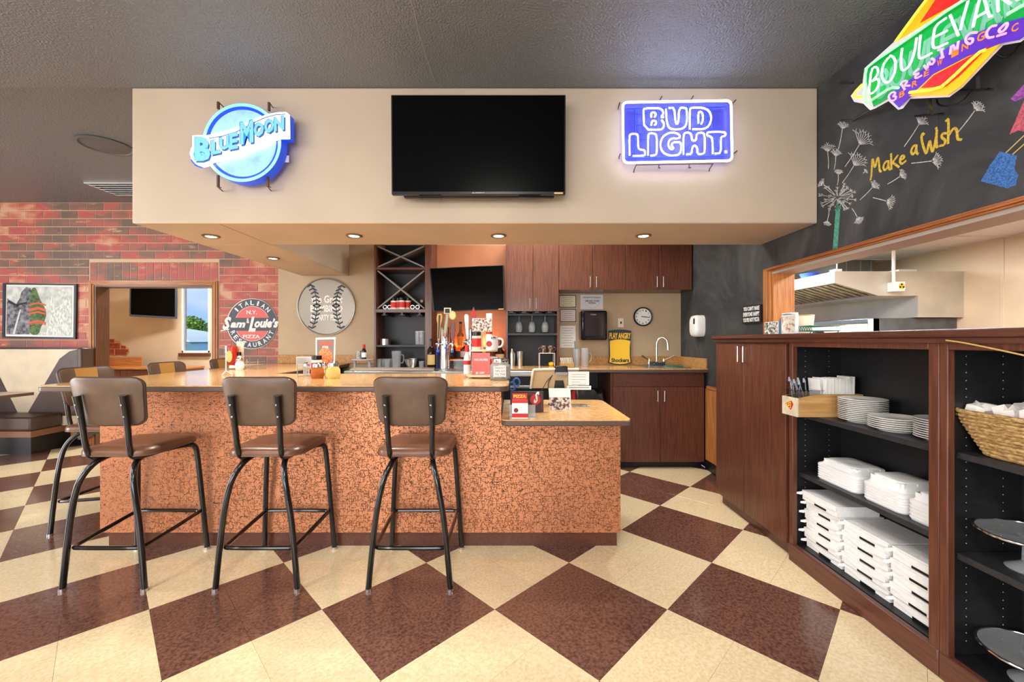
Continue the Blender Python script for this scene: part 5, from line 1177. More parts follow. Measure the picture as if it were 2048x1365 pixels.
# ---- second caddy, farther back
p = at(492, 740); x0, yc = p.x, p.y + .06
t = thing('condiment_caddy', 'wire condiment caddy with ketchup on the far left of the bar', 'caddy', (x0, yc, BT))
obj('base_wire', MB().tube([(x0 - .1, yc - .05, BT + .005), (x0 + .11, yc - .05, BT + .005), (x0 + .11, yc + .07, BT + .005), (x0 - .1, yc + .07, BT + .005)], .0035, 6, True).tube([(x0 - .1, yc - .05, BT + .07), (x0 + .11, yc - .05, BT + .07), (x0 + .11, yc + .07, BT + .07), (x0 - .1, yc + .07, BT + .07)], .003, 6, True), M_WIRE, t)
for sx in (-.1, .005, .11): obj('upright', MB().tube([(x0 + sx, yc - .05, BT), (x0 + sx, yc - .055, BT + .1)], .003, 6), M_WIRE, t)
xk = at(505, 735).x; t = thing('ketchup_bottle', 'upside-down red ketchup bottle in the far caddy', 'bottle', (xk, yc + .01, BT + .01))
obj('cap', MB().lathe([(.03, 0), (.032, .003), (.03, .03), (.001, .03)], (xk, yc + .01, BT + .01), 20), M_WHITE, t)
bod = MB().lathe([(.001, .031), (.032, .032), (.042, .05), (.044, .12), (.04, .155), (.044, .19), (.036, .215), (.001, .217)], (xk, yc + .01, BT + .01), 24); obj('body', bod, M_KET, t)
obj('label_panel', MB().prism([(xk - .024 + .02 + .03 * math.cos(a), yc + .01 - .0455, BT + .125 + .055 * math.sin(a)) for a in [k * PI / 10 for k in range(20)]], (0, -.001, 0)), mat('ketchup_label', (222, 186, 110), .5), t)
shaker('white sugar shaker at the left of the far caddy', at(472, 741).x, yc - .075, M_SALT, .038, .115)
lt('hot_sauce_bottle', 'small sauce bottle with black cap in the far caddy', 'bottle', at(487, 738).x, yc + .02, BT + .012, [('body', [(.001, 0), (.024, 0), (.026, .06), (.02, .1), (.012, .12), (.001, .12)], M_SALT), ('label_band', cyl(.0268, .03, .06, .0005), M_RED), ('cap', cyl(.015, .12, .155), M_BLACK)])
xm_, ymx = at(503, 736).x, yc + .055
t = thing('table_card', 'pale card standing behind the ketchup bottle', 'card', (xm_, ymx, BT)); obj('card', MB().box(xm_ - .035, xm_ + .035, ymx, ymx + .004, BT, BT + .27), mat('peach_card', (232, 200, 176), .5), t); obj('printed_band', MB().box(xm_ - .03, xm_ + .03, ymx - .001, ymx - .0002, BT + .19, BT + .25), mat('card_pale_band', (238, 214, 194), .5), t)
# metal number stand
p = at(452, 751); t = thing('number_stand', 'slim white metal number stand on the left of the bar top', 'stand', (p.x, p.y, BT))
obj('rod', MB().tube([(p.x, p.y, BT + .03), (p.x, p.y, W(0, 705, p.y).z)], .004, 8), M_WHITE, t); obj('clip', MB().tube([(p.x, p.y, W(0, 706, p.y).z), (p.x, p.y, W(0, 692, p.y).z)], .006, 8), M_WHITE, t)
for a in (0, 2.1, 4.2): obj('foot', MB().tube([(p.x, p.y, BT + .035), (p.x + .045 * math.cos(a + .5), p.y + .045 * math.sin(a + .5), BT + .004)], .004, 6), M_WHITE, t)

# ---- tiered display stand on the bar
p = at(966, 757); xs, ys = p.x, p.y + .1
t = thing('tiered_stand', 'two-tier round wooden display stand at the right end of the bar top', 'stand', (xs, ys, BT))
ZL1, ZL2 = BT + .012, W(0, 700, ys).z
obj('lower_board', MB().lathe(cyl(.135, 0, .018), (xs, ys, BT + .008), 36), M_BIRCH, t); obj('upper_board', MB().lathe(cyl(.105, 0, .012), (xs, ys, ZL2 - .012), 36), M_BIRCH, t)
obj('post', MB().cyl((xs, ys + .03), .012, BT + .026, ZL2 - .012, 12), M_BIRCH, t); obj('feet', MB().cyl((xs - .08, ys - .06), .012, BT, BT + .008, 10).cyl((xs + .08, ys - .06), .012, BT, BT + .008, 10).cyl((xs, ys + .1), .012, BT, BT + .008, 10), M_BLACK, t)
xg = at(980, 757).x + .01
t = thing('mug', 'white coffee mug with red pizza logo and price on the upper tier', 'mug', (xg, ys - .03, ZL2))
obj('cup', MB().lathe(vessel(.046, .048, .105, .004, .008), (xg, ys - .03, ZL2), 24), M_CHINA, t); obj('handle', MB().tube([(xg + .046, ys - .03, ZL2 + .085), (xg + .078, ys - .03, ZL2 + .08), (xg + .085, ys - .03, ZL2 + .052), (xg + .072, ys - .03, ZL2 + .025), (xg + .045, ys - .03, ZL2 + .02)], .0075, 8, sub=2), M_CHINA, t)
obj('logo', MB().prism([(xg - .018 + .022 * math.cos(a), ys - .03 - .0475, ZL2 + .045 + .022 * math.sin(a)) for a in [k * PI / 10 for k in range(20)]], (0, .006, 0)), M_RED, t)
obj('price', text_on(MB(), '4.99', (xg - .005, ys - .0785, ZL2 + .078), (xg + .03, ys - .0785, ZL2 + .078), (xg - .005, ys - .0785, ZL2 + .1), .02, .003), M_PRINTK, t)
spice('seasoning jar with black lid beside the mug on the upper tier', xs - .055, ys - .02, ZL2, 1.05)
xc_, yc_ = xs + .0, ys + .055
t = thing('photo_card', 'photo card of shared food on the upper tier above the mug', 'card', (xc_, yc_, ZL2))
a, b = W(944, 664, yc_), W(984, 637, yc_)
obj('card', MB().box(a.x, b.x, yc_, yc_ + .004, a.z, b.z), M_PAPER, t); obj('photo', MB().box(a.x + .002, b.x - .002, yc_ - .001, yc_ - .0002, a.z + .002, b.z - .002), mat('food_photo', (226, 206, 190), .4, noise=(55, .6, 5, .42, .58), rgb2=(90, 40, 28)), t); obj('stem', MB().box((a.x + b.x) / 2 - .01, (a.x + b.x) / 2 + .01, yc_ + .0045, yc_ + .008, ZL2, b.z - .01), M_BIRCH, t)
lt('spice_can', 'red and white can on top of the tiered stand', 'can', xs + .035, ys + .085, ZL2, [('body', cyl(.024, 0, W(0, 626, ys).z - ZL2), M_WHITE), ('red_band', cyl(.0245, .12, W(0, 626, ys).z - ZL2 - .05, .0005), M_RED)])
xl = at(940, 753).x
t = lt('sauce_bottle', 'tall sauce bottle with red neck and white label on the lower tier', 'bottle', xl - .012, ys - .02, BT + .026, [('body', [(.001, 0), (.026, 0), (.027, .1), (.024, .125), (.014, .15), (.014, .165), (.001, .165)], M_WHITE), ('label_disc', cyl(.0275, .07, .1, .0004), M_RED), ('cap', cyl(.0165, .165, .215), M_RED)])
ypr = ys - .115
t = thing('coupon_card', 'red coupon card offering five dollars off on the lower tier', 'card', (xs, ypr, BT))
a, b = W(944, 752, ypr), W(980, 706, ypr); zlo = BT + .0265
obj('holder', MB().box(a.x, b.x, ypr + .0015, ypr + .004, zlo, b.z), M_RED, t); obj('print', MB().box(a.x, b.x, ypr, ypr + .0012, zlo, b.z), mat('coupon_red', (214, 92, 80), .3), t)
obj('lettering', text_on(MB(), '$5 OFF', W(951, 749, ypr - .001), W(969, 749, ypr - .001), W(951, 744, ypr - .001), .04, .0008), M_PRINTW, t); obj('lettering', text_on(MB(), 'WE DELIVER', W(948, 722, ypr - .001), W(976, 722, ypr - .001), W(948, 718, ypr - .001), .02, .0008), M_PRINTW, t)
lt('spice_can', 'red can standing at the right of the lower tier', 'can', xs + .075, ys + .02, BT + .026, [('body', cyl(.03, 0, .11), M_RED), ('lid', cyl(.029, .11, .125), M_WHITE)])
# tip jar
p = at(1000, 761); xj, yj = p.x, p.y + .05; rj = 20.5 * yj / F
t = thing('tip_jar', 'clear glass tip jar with takeout tips notice at the bar end', 'jar', (xj, yj, BT))
hj = W(0, 717, yj).z - BT
obj('glass', MB().lathe([(.001, 0), (rj * .92, 0), (rj, .008), (rj, hj * .66), (rj * .8, hj * .78), (rj * .8, hj * .8), (rj * .76, hj * .8), (rj * .76, hj * .78), (rj * .95, hj * .65), (rj * .95, .012), (rj * .88, .006), (.001, .006)], (xj, yj, BT), 24), M_SMOKE, t)
obj('screw_rim', MB().lathe([(rj * .82, hj * .8), (rj * .84, hj * .82), (rj * .84, hj * .96), (rj * .8, hj), (rj * .74, hj), (rj * .74, hj * .8)], (xj, yj, BT), 24, caps=False), M_CHROME, t)
obj('notes', MB().lathe([(.001, .008), (rj * .8, .009), (rj * .85, .03), (.001, .045)], (xj, yj, BT), 12), mat('dollar_notes', (196, 196, 150), .8, noise=(60, .4, 4)), t)
ya = yj - rj - .0015
obj('notice', MB().box(xj - rj * .62, xj + rj * .58, ya, ya + .001, BT + .022, BT + hj * .66), M_PAPER, t)
for i, s in enumerate(('TAKEOUT', 'TIPS GO', 'TO THE', 'KITCHEN')):
    z1 = BT + hj * (.62 - i * .145); obj('lettering', text_on(MB(), s, (xj - rj * .5, ya - .0003, z1 - .013), (xj + rj * .5, ya - .0003, z1 - .013), (xj - rj * .5, ya - .0003, z1), .0, .0006), M_PRINTK, t)

# ---- things on the low counter
ZL = .86
def on_low(x, yb): Y = (HC - ZL) * F / (yb - CY); return W(x, yb, Y)
p = on_low(1052, 825); Yk = p.y
t = thing('menu_box', 'dark brown box with red trim standing on the low counter', 'box', (p.x, Yk, ZL))
a, b = W(1019, 0, Yk), W(1087, 784, Yk)
a.x = max(a.x, -.012)
obj('box', MB().box(a.x, b.x, Yk, Yk + .03, ZL, b.z), mat('dark_box_print', (52, 34, 32), .4), t, bev=.002)
obj('red_line', MB().box(a.x + .01, b.x - .01, Yk - .001, Yk - .0002, b.z - .02, b.z - .014).box(b.x - .015, b.x - .01, Yk - .001, Yk - .0002, ZL + .01, b.z - .02), M_DKRED, t)
obj('emblem', MB().prism([(b.x - .055 + .035 * math.cos(q_), Yk - .0002, ZL + .085 + .035 * math.sin(q_)) for q_ in [k * PI / 12 for k in range(24)]], (0, -.001, 0)), M_RED, t)
obj('emblem_swash', text_on(MB(), 'S', (b.x - .068, Yk - .0013, ZL + .06), (b.x - .035, Yk - .0013, ZL + .06), (b.x - .06, Yk - .0013, ZL + .14), .04, .0008, .3), M_PRINTW, t)
p = on_low(1045, 838); Yk = p.y
t = thing('card_holder', 'clear business card holder with red and white cards on the low counter', 'card holder', (p.x, Yk, ZL))
a, b = W(1024, 836, Yk), W(1056, 799, Yk)
obj('tray', MB().box(W(1019, 0, Yk).x, W(1072, 0, Yk).x, Yk + .07, Yk + .074, ZL, ZL + .075).box(W(1019, 0, Yk).x, W(1072, 0, Yk).x, Yk + .03, Yk + .0695, ZL, ZL + .004), mat('frosted_acrylic', (214, 214, 216), .15, trans=.6), t)
obj('card', MB().box(a.x, b.x, Yk + .01, Yk + .012, ZL, ZL + .115), M_PAPER, t); obj('red_band', MB().box(a.x, b.x, Yk + .008, Yk + .0098, ZL + .006, ZL + .03).box(a.x, b.x, Yk + .008, Yk + .0098, ZL + .095, ZL + .115), M_RED, t)
obj('emblem', MB().prism([(a.x + .025 + .014 * math.cos(q_), Yk + .0098, ZL + .05 + .014 * math.sin(q_)) for q_ in [k * PI / 10 for k in range(20)]], (0, -.001, 0)), M_DKRED, t)
obj('back_card', MB().box(a.x + .003, b.x - .003, Yk + .05, Yk + .052, ZL + .004, ZL + .15), M_RED, t)
obj('back_card_title', text_on(MB(), 'PIZZA', (a.x + .01, Yk + .0495, ZL + .122), (b.x - .01, Yk + .0495, ZL + .122), (a.x + .01, Yk + .0495, ZL + .142), .04, .0008), M_YEL, t)
p = on_low(1121, 821); Yk = p.y
t = thing('photo_card', 'promotional food photo card leaning on the low counter', 'card', (p.x, Yk, ZL))
q = [W(1100, 821, Yk), W(1143, 821, Yk), W(1142, 778, Yk), W(1098, 778, Yk)]; dz = ZL - q[0].z
q = [Vector((v.x, v.y + (.03 if i > 1 else 0), v.z + dz)) for i, v in enumerate(q)]; nn = (q[1] - q[0]).cross(q[3] - q[0]).normalized()
obj('card', MB().prism(q, -nn * .004), M_PAPER, t); obj('photo', MB().prism([onq(q, u, w, .0002) for u, w in ((.01, .01), (.99, .01), (.99, .58), (.01, .58))], nn * .001), mat('food_photo_2', (220, 200, 186), .4, noise=(50, .6, 5, .42, .56), rgb2=(60, 34, 28)), t)
obj('strut', MB().prism([q[3] - nn * .006 + Vector((.05, 0, -.01)), q[2] - nn * .006 + Vector((-.05, 0, -.01)), Vector((q[1].x - .05, q[1].y + .09, ZL)), Vector((q[0].x + .05, q[0].y + .09, ZL))], (0, .002, 0)), M_PAPER, t)
# till tablet on its stand
p = on_low(1115, 815); Yk = p.y + .12
t = thing('till_tablet', 'beige till screen seen from behind on the low counter', 'till', (W(1112, 0, Yk).x, Yk, ZL))
M_TILL = mat('beige_shell', (226, 214, 196), .4); M_TILLI = mat('beige_inner', (196, 166, 122), .5)
a, b = W(1062, 777, Yk), W(1172, 739, Yk)
sh = [Vector((a.x, Yk, a.z)), Vector((b.x - .06, Yk, a.z)), Vector((b.x - .06, Yk - .0, b.z)), Vector((a.x + .015, Yk, b.z))]
obj('screen_back', MB().prism(sh, (0, .02, 0)), M_TILLI, t)
obj('shell_rim', MB().tube([Vector((a.x - .004, Yk - .03, a.z)), Vector((a.x + .012, Yk - .03, b.z - .012)), Vector((a.x + .03, Yk - .03, b.z + .002)), Vector((b.x - .06, Yk - .03, b.z + .002))], .009, 8, sub=1).box(a.x + .02, b.x - .06, Yk - .03, Yk, b.z - .004, b.z + .006).prism([Vector((a.x - .004, Yk - .03, a.z)), Vector((a.x + .014, Yk - .03, b.z - .01)), Vector((a.x + .022, Yk, b.z - .01)), Vector((a.x + .004, Yk, a.z))], (-.004, 0, 0)), M_TILL, t)
xp = W(1118, 0, Yk).x
obj('neck', MB().prism([(xp - .045, Yk - .02, a.z - .04), (xp + .05, Yk - .02, a.z - .04), (xp + .03, Yk - .02, a.z + .06), (xp - .03, Yk - .02, a.z + .06)], (0, .018, 0)).box(xp - .02, xp + .02, Yk - .02, Yk + .02, ZL + .012, a.z - .04), M_BLACK, t)
obj('base', MB().lathe([(.08, 0), (.084, .004), (.075, .012), (.001, .012)], (xp, Yk, ZL), 28), M_BLACK, t)
obj('cables', MB().tube([(xp - .06, Yk - .02, a.z + .09), (xp - .09, Yk - .03, a.z + .03), (xp - .07, Yk - .04, a.z - .04)], .004, 6, sub=2).tube([(xp - .05, Yk - .02, a.z + .1), (xp - .1, Yk - .03, a.z + .05), (xp - .14, Yk - .04, a.z - .03)], .003, 6, sub=2), M_BLACK, t)
cr_ = MB().box(W(1109, 0, Yk).x, W(1134, 0, Yk).x, Yk - .05, Yk + .02, W(0, 749, Yk).z, W(0, 732, Yk).z); obj('card_reader', cr_, M_BLACK, t, bev=.008); obj('reader_front', MB().box(W(1109, 0, Yk).x, W(1134, 0, Yk).x, Yk - .056, Yk - .051, W(0, 749.5, Yk).z, W(0, 744, Yk).z), M_PRINTG, t)
Yn = Yk - .07
t = thing('counter_notice', 'white paper notice in a clear stand beside the till', 'notice', (W(1158, 0, Yn).x, Yn, ZL))
a, b = W(1135, 778, Yn), W(1181, 742, Yn)
obj('acrylic_back', MB().box(a.x, b.x, Yn + .002, Yn + .004, ZL + .0125, b.z), M_ACRYL, t); obj('sheet', MB().box(a.x + .006, b.x - .01, Yn, Yn + .0015, W(0, 771, Yn).z, b.z - .006), M_PAPER, t); obj('lower_strip', MB().box(a.x - .004, b.x + .004, Yn - .003, Yn - .0005, W(0, 780, Yn).z, W(0, 772, Yn).z), M_PAPER, t)
for k in range(5): obj('print_line', MB().box(a.x + .03, b.x - .035 - (.04 if k == 3 else 0), Yn - .0008, Yn - .0002, b.z - .03 - k * .018, b.z - .027 - k * .018), M_PRINTG, t)
obj('print_line', MB().box(a.x + .01, b.x - .01, Yn - .0042, Yn - .0032, W(0, 776.5, Yn).z, W(0, 774.5, Yn).z), M_PRINTG, t)
obj('foot', MB().box(a.x + .02, b.x - .02, Yn - .04, Yn + .05, ZL, ZL + .012), M_ACRYL, t)
# scissors in a cup by the bar end
t = thing('scissors', 'blue-handled scissors standing in a cup at the bar end', 'scissors', (.03, 3.16, ZL))
xq, yq = W(1029, 0, 3.14).x, 3.14; zq = W(0, 770, 3.14).z
M_BLUEP = mat('blue_plastic', (62, 110, 190), .3)
for sx, dz_ in ((-.018, -.012), (.014, .018)): obj('finger_loop', MB().tube([(xq + sx + .024 * math.cos(a), yq, zq + dz_ + .032 * math.sin(a)) for a in [k * PI / 8 for k in range(16)]], .007, 8, True), M_BLUEP, t)
obj('blade', MB().prism([(xq - .012, yq - .002, zq - .04), (xq + .012, yq - .002, zq - .04), (xq + .003, yq - .002, ZL + .02), (xq - .003, yq - .002, ZL + .02)], (0, .004, 0)), M_CHROME, t)
lt('pen_cup', 'black pen cup holding the blue scissors', 'cup', xq, yq, ZL, [('cup', vessel(.032, .036, .1), M_BLACK)])
# bin with liner and extinguisher under the back counter
xb_, yb_ = W(1176, 0, 4.5).x, 4.62
t = thing('waste_bin', 'black waste bin with plastic liner under the back counter', 'bin', (xb_, yb_, 0))
obj('bin', MB().box(xb_ - .17, xb_ + .17, yb_ - .16, yb_ + .16, 0, .72), M_BLACK, t, bev=.02)
vs = []; rng = random.Random(3)
mb = MB(); prev = None; N = 28
ringp = [(.175 * math.copysign(1, math.cos(a)) * min(1, abs(math.cos(a)) * 1.3), .165 * math.copysign(1, math.sin(a)) * min(1, abs(math.sin(a)) * 1.3)) for a in [2 * PI * k / N for k in range(N)]]
for lay, (zz, kk) in enumerate(((.62, 1.03), (.7, 1.05), (.76, 1.02), (.8, .9), (.74, .7), (.66, .4))): vs += [(xb_ + p_[0] * kk + rng.uniform(-.012, .012), yb_ + p_[1] * kk + rng.uniform(-.012, .012), zz + rng.uniform(-.02, .02)) for p_ in ringp]
mb.add(vs, [(j * N + i, j * N + (i + 1) % N, (j + 1) * N + (i + 1) % N, (j + 1) * N + i) for j in range(5) for i in range(N)] + [tuple(5 * N + i for i in range(N))]); obj('liner', mb, mat('black_liner', (36, 34, 34), .22), t)
xr_ = W(1149, 0, 4.35).x
t = lt('fire_extinguisher', 'slim red cylinder standing below the back counter', 'extinguisher', xr_, 4.42, 0, [('cylinder', cyl(.022, 0, W(0, 782, 4.4).z, .01), M_RED), ('cap', cyl(.012, W(0, 782, 4.4).z, W(0, 780, 4.4).z + .02), M_BLACK)])
t = thing('open_base_unit', 'dark open base unit below the back counter beside the bin', 'cabinet', (.7, 4.7, 0))
obj('back', MB().box(X0c + .02, CX0 - .025, YB - .03, YB - .004, .0, ZC - .041), M_BLACKLAM, t); obj('side', MB().box(CX0 - .022, CX0 - .002, 4.32, YB - .004, 0, ZC - .041), M_MAH, t); obj('inner_side', MB().box(SX1 + .002, SX1 + .02, 4.32, YB - .031, 0, ZC - .041), M_BLACKLAM, t)

# ---- beer tower and tap handles
xt, yt_ = W(890, 0, 4.36).x, 4.36; zt0 = ZS + .03
t = thing('beer_tower', 'chrome draught beer tower with three tall tap handles', 'beer tower', (xt, yt_, zt0))
ztop = W(0, 655, yt_).z
obj('column', MB().lathe([(.085, 0), (.085, .008), (.055, .014), (.052, .03), (.052, ztop - zt0 - .02), (.045, ztop - zt0), (.001, ztop - zt0)], (xt, yt_, zt0), 28), M_CHROME, t)
zc_ = W(0, 688, yt_).z
obj('cross_pipe', MB().tube([(xt - .09, yt_ - .03, zc_), (xt + .09, yt_ - .03, zc_)], .016, 10), M_CHROME, t)
def tap(x, z, m=M_BLUEP):
    f_ = obj('faucet', MB().tube([(x, yt_ - .03, z), (x, yt_ - .11, z), (x, yt_ - .13, z - .03), (x, yt_ - .135, z - .07)], .011, 8, sub=1).tube([(x, yt_ - .09, z), (x, yt_ - .09, z + .04)], .008, 8), M_CHROME, t); obj('drip_cap', MB().cyl((x, yt_ - .135), .016, z - .085, z - .06, 10), m, f_); return f_
def hnd(par, x, z0, prof, m, nm='tap_handle', th=.02, lean=.05):
    """flat shaped tap handle: prof = half widths up its height"""
    L_ = [(-w, h) for w, h in prof]; R_ = [(w, h) for w, h in reversed(prof)]
    return obj(nm, MB().prism([(x + a + lean * h, yt_ - .1, z0 + h) for a, h in L_ + R_], (0, th, 0)), m, par, bev=.003)
xA, xB, xC = W(877, 0, 4.26).x, W(893, 0, 4.26).x, W(905, 0, 4.26).x
zA = zc_ + .035
fa, fb, fc = tap(xA, zc_), tap(xB - .0, zc_ + .03), tap(xC, zc_ - .005)
h1 = W(0, 628, 4.26).z - zA
o = hnd(fa, xA, zA, ((.01, 0), (.014, .05), (.017, h1 * .6), (.028, h1 * .75), (.03, h1 * .9), (.02, h1)), mat('gold_handle', (206, 160, 66), .35), lean=.04); o['label'] = 'gold tap handle with navy strip'
obj('navy_strip', MB().prism([(xA - .007 + .04 * .02, yt_ - .1005, zA + .02), (xA + .007, yt_ - .1005, zA + .02), (xA + .009 + .04 * h1, yt_ - .1005, zA + h1 * .95), (xA - .009 + .04 * h1, yt_ - .1005, zA + h1 * .95)], (0, -.003, 0)), M_NAVY, fa)
zB = zc_ + .07; h2 = W(0, 628, 4.26).z - zB
o = hnd(fb, xB - .02, zB, ((.012, 0), (.016, .02), (.02, h2 * .5), (.018, h2)), mat('rose_handle', (196, 120, 100), .4), lean=.12); obj('green_strip', MB().prism([(xB - .03 + .12 * .04, yt_ - .1005, zB + .04), (xB - .01 + .12 * .04, yt_ - .1005, zB + .04), (xB - .012 + .12 * h2, yt_ - .1005, zB + h2 * .95), (xB - .028 + .12 * h2, yt_ - .1005, zB + h2 * .95)], (0, -.003, 0)), mat('mint_print', (150, 196, 160), .5), fb)
sq = Vector((xB - .02 + .12 * h2, yt_ - .09, zB + h2 + .03)); obj('square_badge', MB().box(sq.x - .036, sq.x + .036, sq.y - .012, sq.y + .012, sq.z - .032, sq.z + .032), mat('ivory_badge', (226, 218, 200), .4), fb, bev=.004); obj('badge_print', MB().box(sq.x - .024, sq.x + .024, sq.y - .014, sq.y - .0122, sq.z - .022, sq.z + .022), M_PRINTK, fb)
zC_ = zc_ + .03; h3 = W(0, 645, 4.26).z - zC_
hnd(fc, xC, zC_, ((.012, 0), (.022, .04), (.026, h3 * .6), (.018, h3)), mat('oxblood_handle', (110, 36, 34), .35), lean=.03)
dz_ = W(905, 631, 4.26); obj('oval_badge', MB().prism([(dz_.x + .036 * math.cos(a), yt_ - .105, dz_.z + .046 * math.sin(a)) for a in [k * PI / 12 for k in range(24)]], (0, .018, 0)), mat('brass_badge', (190, 150, 80), .35, .3), fc); obj('badge_print', MB().prism([(dz_.x + .03 * math.cos(a), yt_ - .1052, dz_.z + .038 * math.sin(a)) for a in [k * PI / 12 for k in range(24)]], (0, -.002, 0)), mat('cream_badge', (236, 214, 140), .4), fc)
# second tower, mostly behind the tiered stand
xt2 = W(941, 0, 4.36).x
t2_ = thing('beer_tower', 'second chrome beer tower with white and rocket-shaped tap handles behind the tiered stand', 'beer tower', (xt2, yt_, zt0))
t = t2_
obj('column', MB().lathe([(.085, 0), (.085, .008), (.055, .014), (.052, .03), (.052, .42), (.045, .44), (.001, .44)], (xt2, yt_, zt0), 28), M_CHROME, t)
obj('cross_pipe', MB().tube([(xt2 - .07, yt_ - .03, zc_ + .02), (xt2 + .07, yt_ - .03, zc_ + .02)], .016, 10), M_CHROME, t)
xD, xE = W(935, 0, 4.26).x, W(947, 0, 4.26).x
fd, fe = tap(xD, zc_ + .02), tap(xE, zc_ + .02)
h4 = W(0, 629, 4.26).z - (zc_ + .05); o = hnd(fd, xD, zc_ + .05, ((.012, 0), (.015, .06), (.018, h4 * .55), (.022, h4 * .75), (.022, h4 * .93), (.012, h4)), mat('white_handle', (226, 226, 228), .3), lean=-.05); o['label'] = 'white tap handle'
h5 = W(0, 614, 4.26).z - (zc_ + .05); o = hnd(fe, xE, zc_ + .05, ((.012, 0), (.012, h5 * .4), (.026, h5 * .45), (.026, h5 * .7), (.02, h5 * .85), (.003, h5)), mat('rocket_navy', (40, 54, 130), .3), lean=0); obj('rocket_nose', MB().prism([(xE - .025, yt_ - .1005, zc_ + .05 + h5 * .66), (xE + .025, yt_ - .1005, zc_ + .05 + h5 * .66), (xE + .02, yt_ - .1005, zc_ + .05 + h5 * .85), (xE, yt_ - .1005, zc_ + .05 + h5 * .97), (xE - .02, yt_ - .1005, zc_ + .05 + h5 * .85)], (0, -.003, 0)), M_RED, fe)

# ---- bottles in the niche
def bottle(lb, x, y, z, r, h, m, lab, cap=M_PRINTK, neck=.32, sq=False):
    t = lt('liquor_bottle', lb, 'bottle', x, y, z, [('body', [(.001, 0), (r * .95, 0), (r, .006), (r, h * (1 - neck) * .9), (r * .45, h * (1 - neck) * 1.08), (r * .34, h * .74), (r * .34, h * .92), (.001, h * .92)], m), ('cap', cyl(r * .4, h * .92, h), cap)], 'liquor bottles behind the bar', 16)
    obj('label_band', MB().lathe(cyl(r * 1.015, h * .12, h * .46, .0004), (x, y, z), 16), lab, t); return t
def nx(px, Y): return W(px, 0, Y).x
fl = ZS + .0305
bottle('dark rum bottle with cream label at the left of the orange niche', nx(863, 4.62), 4.60, fl, .042, .33, M_DARKGL, mat('cream_label', (214, 180, 110), .5))
bottle('blue-necked bottle standing just left of the beer tower', nx(873, 4.66), 4.68, fl, .034, .30, mat('blue_glass', (40, 50, 130), .1), M_NAVY, M_NAVY)
bottle('square black-label whiskey bottle on the orange step', nx(904, 4.78), 4.775, zr1, .045, .24, M_AMBER, M_PRINTK)
bottle('pale-label whisky bottle on the orange step behind the white tap', nx(930, 4.78), 4.775, zr1, .055, .2, M_AMBER, mat('blush_label', (226, 190, 176), .5), M_RED, .36)
bottle('tall bottle with black neck on the top step of the niche', nx(921, 4.9), 4.90, zr1 + .11, .042, .33, mat('clear_spirit', (180, 110, 60), .05, trans=.5), mat('orange_label', (226, 120, 50), .5), M_PRINTK, .42)
bottle('amber bottle on the top step of the niche behind the oxblood tap', nx(903, 4.9), 4.90, zr1 + .11, .038, .27, M_AMBER, M_DKRED)
bottle('liqueur bottle with red cap at the back of the niche', nx(943, 4.9), 4.9, zr1 + .11, .036, .26, M_AMBER, M_RED, M_RED)
bottle('round dark cream-liqueur bottle at the right end of the niche', nx(1000, 4.72), 4.665, fl, .05, .34, M_DARKGL, mat('tan_label', (196, 150, 110), .5), mat('red_brown_cap', (110, 40, 30), .4), .4)
bottle('whiskey bottle with white label right of the orange step', nx(984, 4.7), 4.665, fl, .04, .28, M_AMBER, M_PRINTW, M_RED)
t = thing('clear_bin', 'clear plastic bin on the stainless unit beside the beer tower', 'bin', (nx(925, 4.5), 4.5, fl))
xb0 = nx(925, 4.5)
obj('tub', MB().box(xb0 - .09, xb0 + .09, 4.44, 4.447, fl, fl + .09).box(xb0 - .09, xb0 + .09, 4.56, 4.567, fl, fl + .09).box(xb0 - .09, xb0 - .083, 4.447, 4.56, fl, fl + .09).box(xb0 + .083, xb0 + .09, 4.447, 4.56, fl, fl + .09), M_SMOKE, t); obj('lid', MB().box(xb0 - .1, xb0 + .1, 4.43, 4.575, fl + .0905, fl + .1), mat('frosted_lid', (210, 206, 200), .3), t, bev=.003)

# ---- shelf contents
zj = z_s[1] + .0185
for i, (px, lb, k) in enumerate(((788, 'seasoning jar at the left of the row under the wine cross', 1.0), (796, 'seasoning jar second from left under the wine cross', 1.05), (805, 'seasoning jar third from left under the wine cross', 1.05), (816, 'seasoning jar at the right of the row under the wine cross', 1.05))): spice(lb, nx(px, 4.72), 4.70 + .03 * (i % 2), zj, k, grp='seasoning jars under the wine cross')
for px, lb in ((770, 'wine bottle lying under the cross, leftmost base'), (779, 'wine bottle lying under the cross, second base from left'), (825, 'wine bottle lying under the cross, right of the jars'), (835, 'wine bottle lying under the cross, rightmost base')):
    x = nx(px, 4.68); t = thing('wine_bottle', lb, 'bottle', (x, 4.8, zj), 'wine bottles lying in the rack')
    obj('body', MB().lathe([(.001, .006), (.02, 0), (.026, 0), (.027, -.01), (.027, -.17), (.012, -.21), (.012, -.25), (.001, -.25)], (x, 4.68, zj + .0275), 18, 'y'), M_DARKGL, t); obj('base_ring', MB().lathe([(.024, .0015), (.019, .0015), (.017, -.002)], (x, 4.68, zj + .0275), 18, 'y', False), M_NICKEL, t)
x = nx(845, 4.7); t = thing('wine_bottle', 'red-capped wine bottle resting on the right arm of the cross', 'bottle', (x, 4.8, W(0, 606, 4.7).z), 'wine bottles lying in the rack')
obj('cap', MB().lathe([(.02, 0), (.02, -.03), (.012, -.05)], (x - .005, 4.68, W(0, 603, 4.7).z), 18, 'y'), M_DKRED, t); obj('cap_print', MB().lathe([(.014, .001), (.001, .0012)], (x - .005, 4.68, W(0, 603, 4.7).z), 14, 'y'), M_PRINTG, t)
def glass(lb, x, y, z, r, h, grp='clear glasses on the dark shelves', nm='tumbler'): return lt(nm, lb, 'glass', x, y, z, [('glass', vessel(r * .85, r, h), M_SMOKE)], grp, 16)
zs2 = z_s[2] + .0085; zs3 = fl
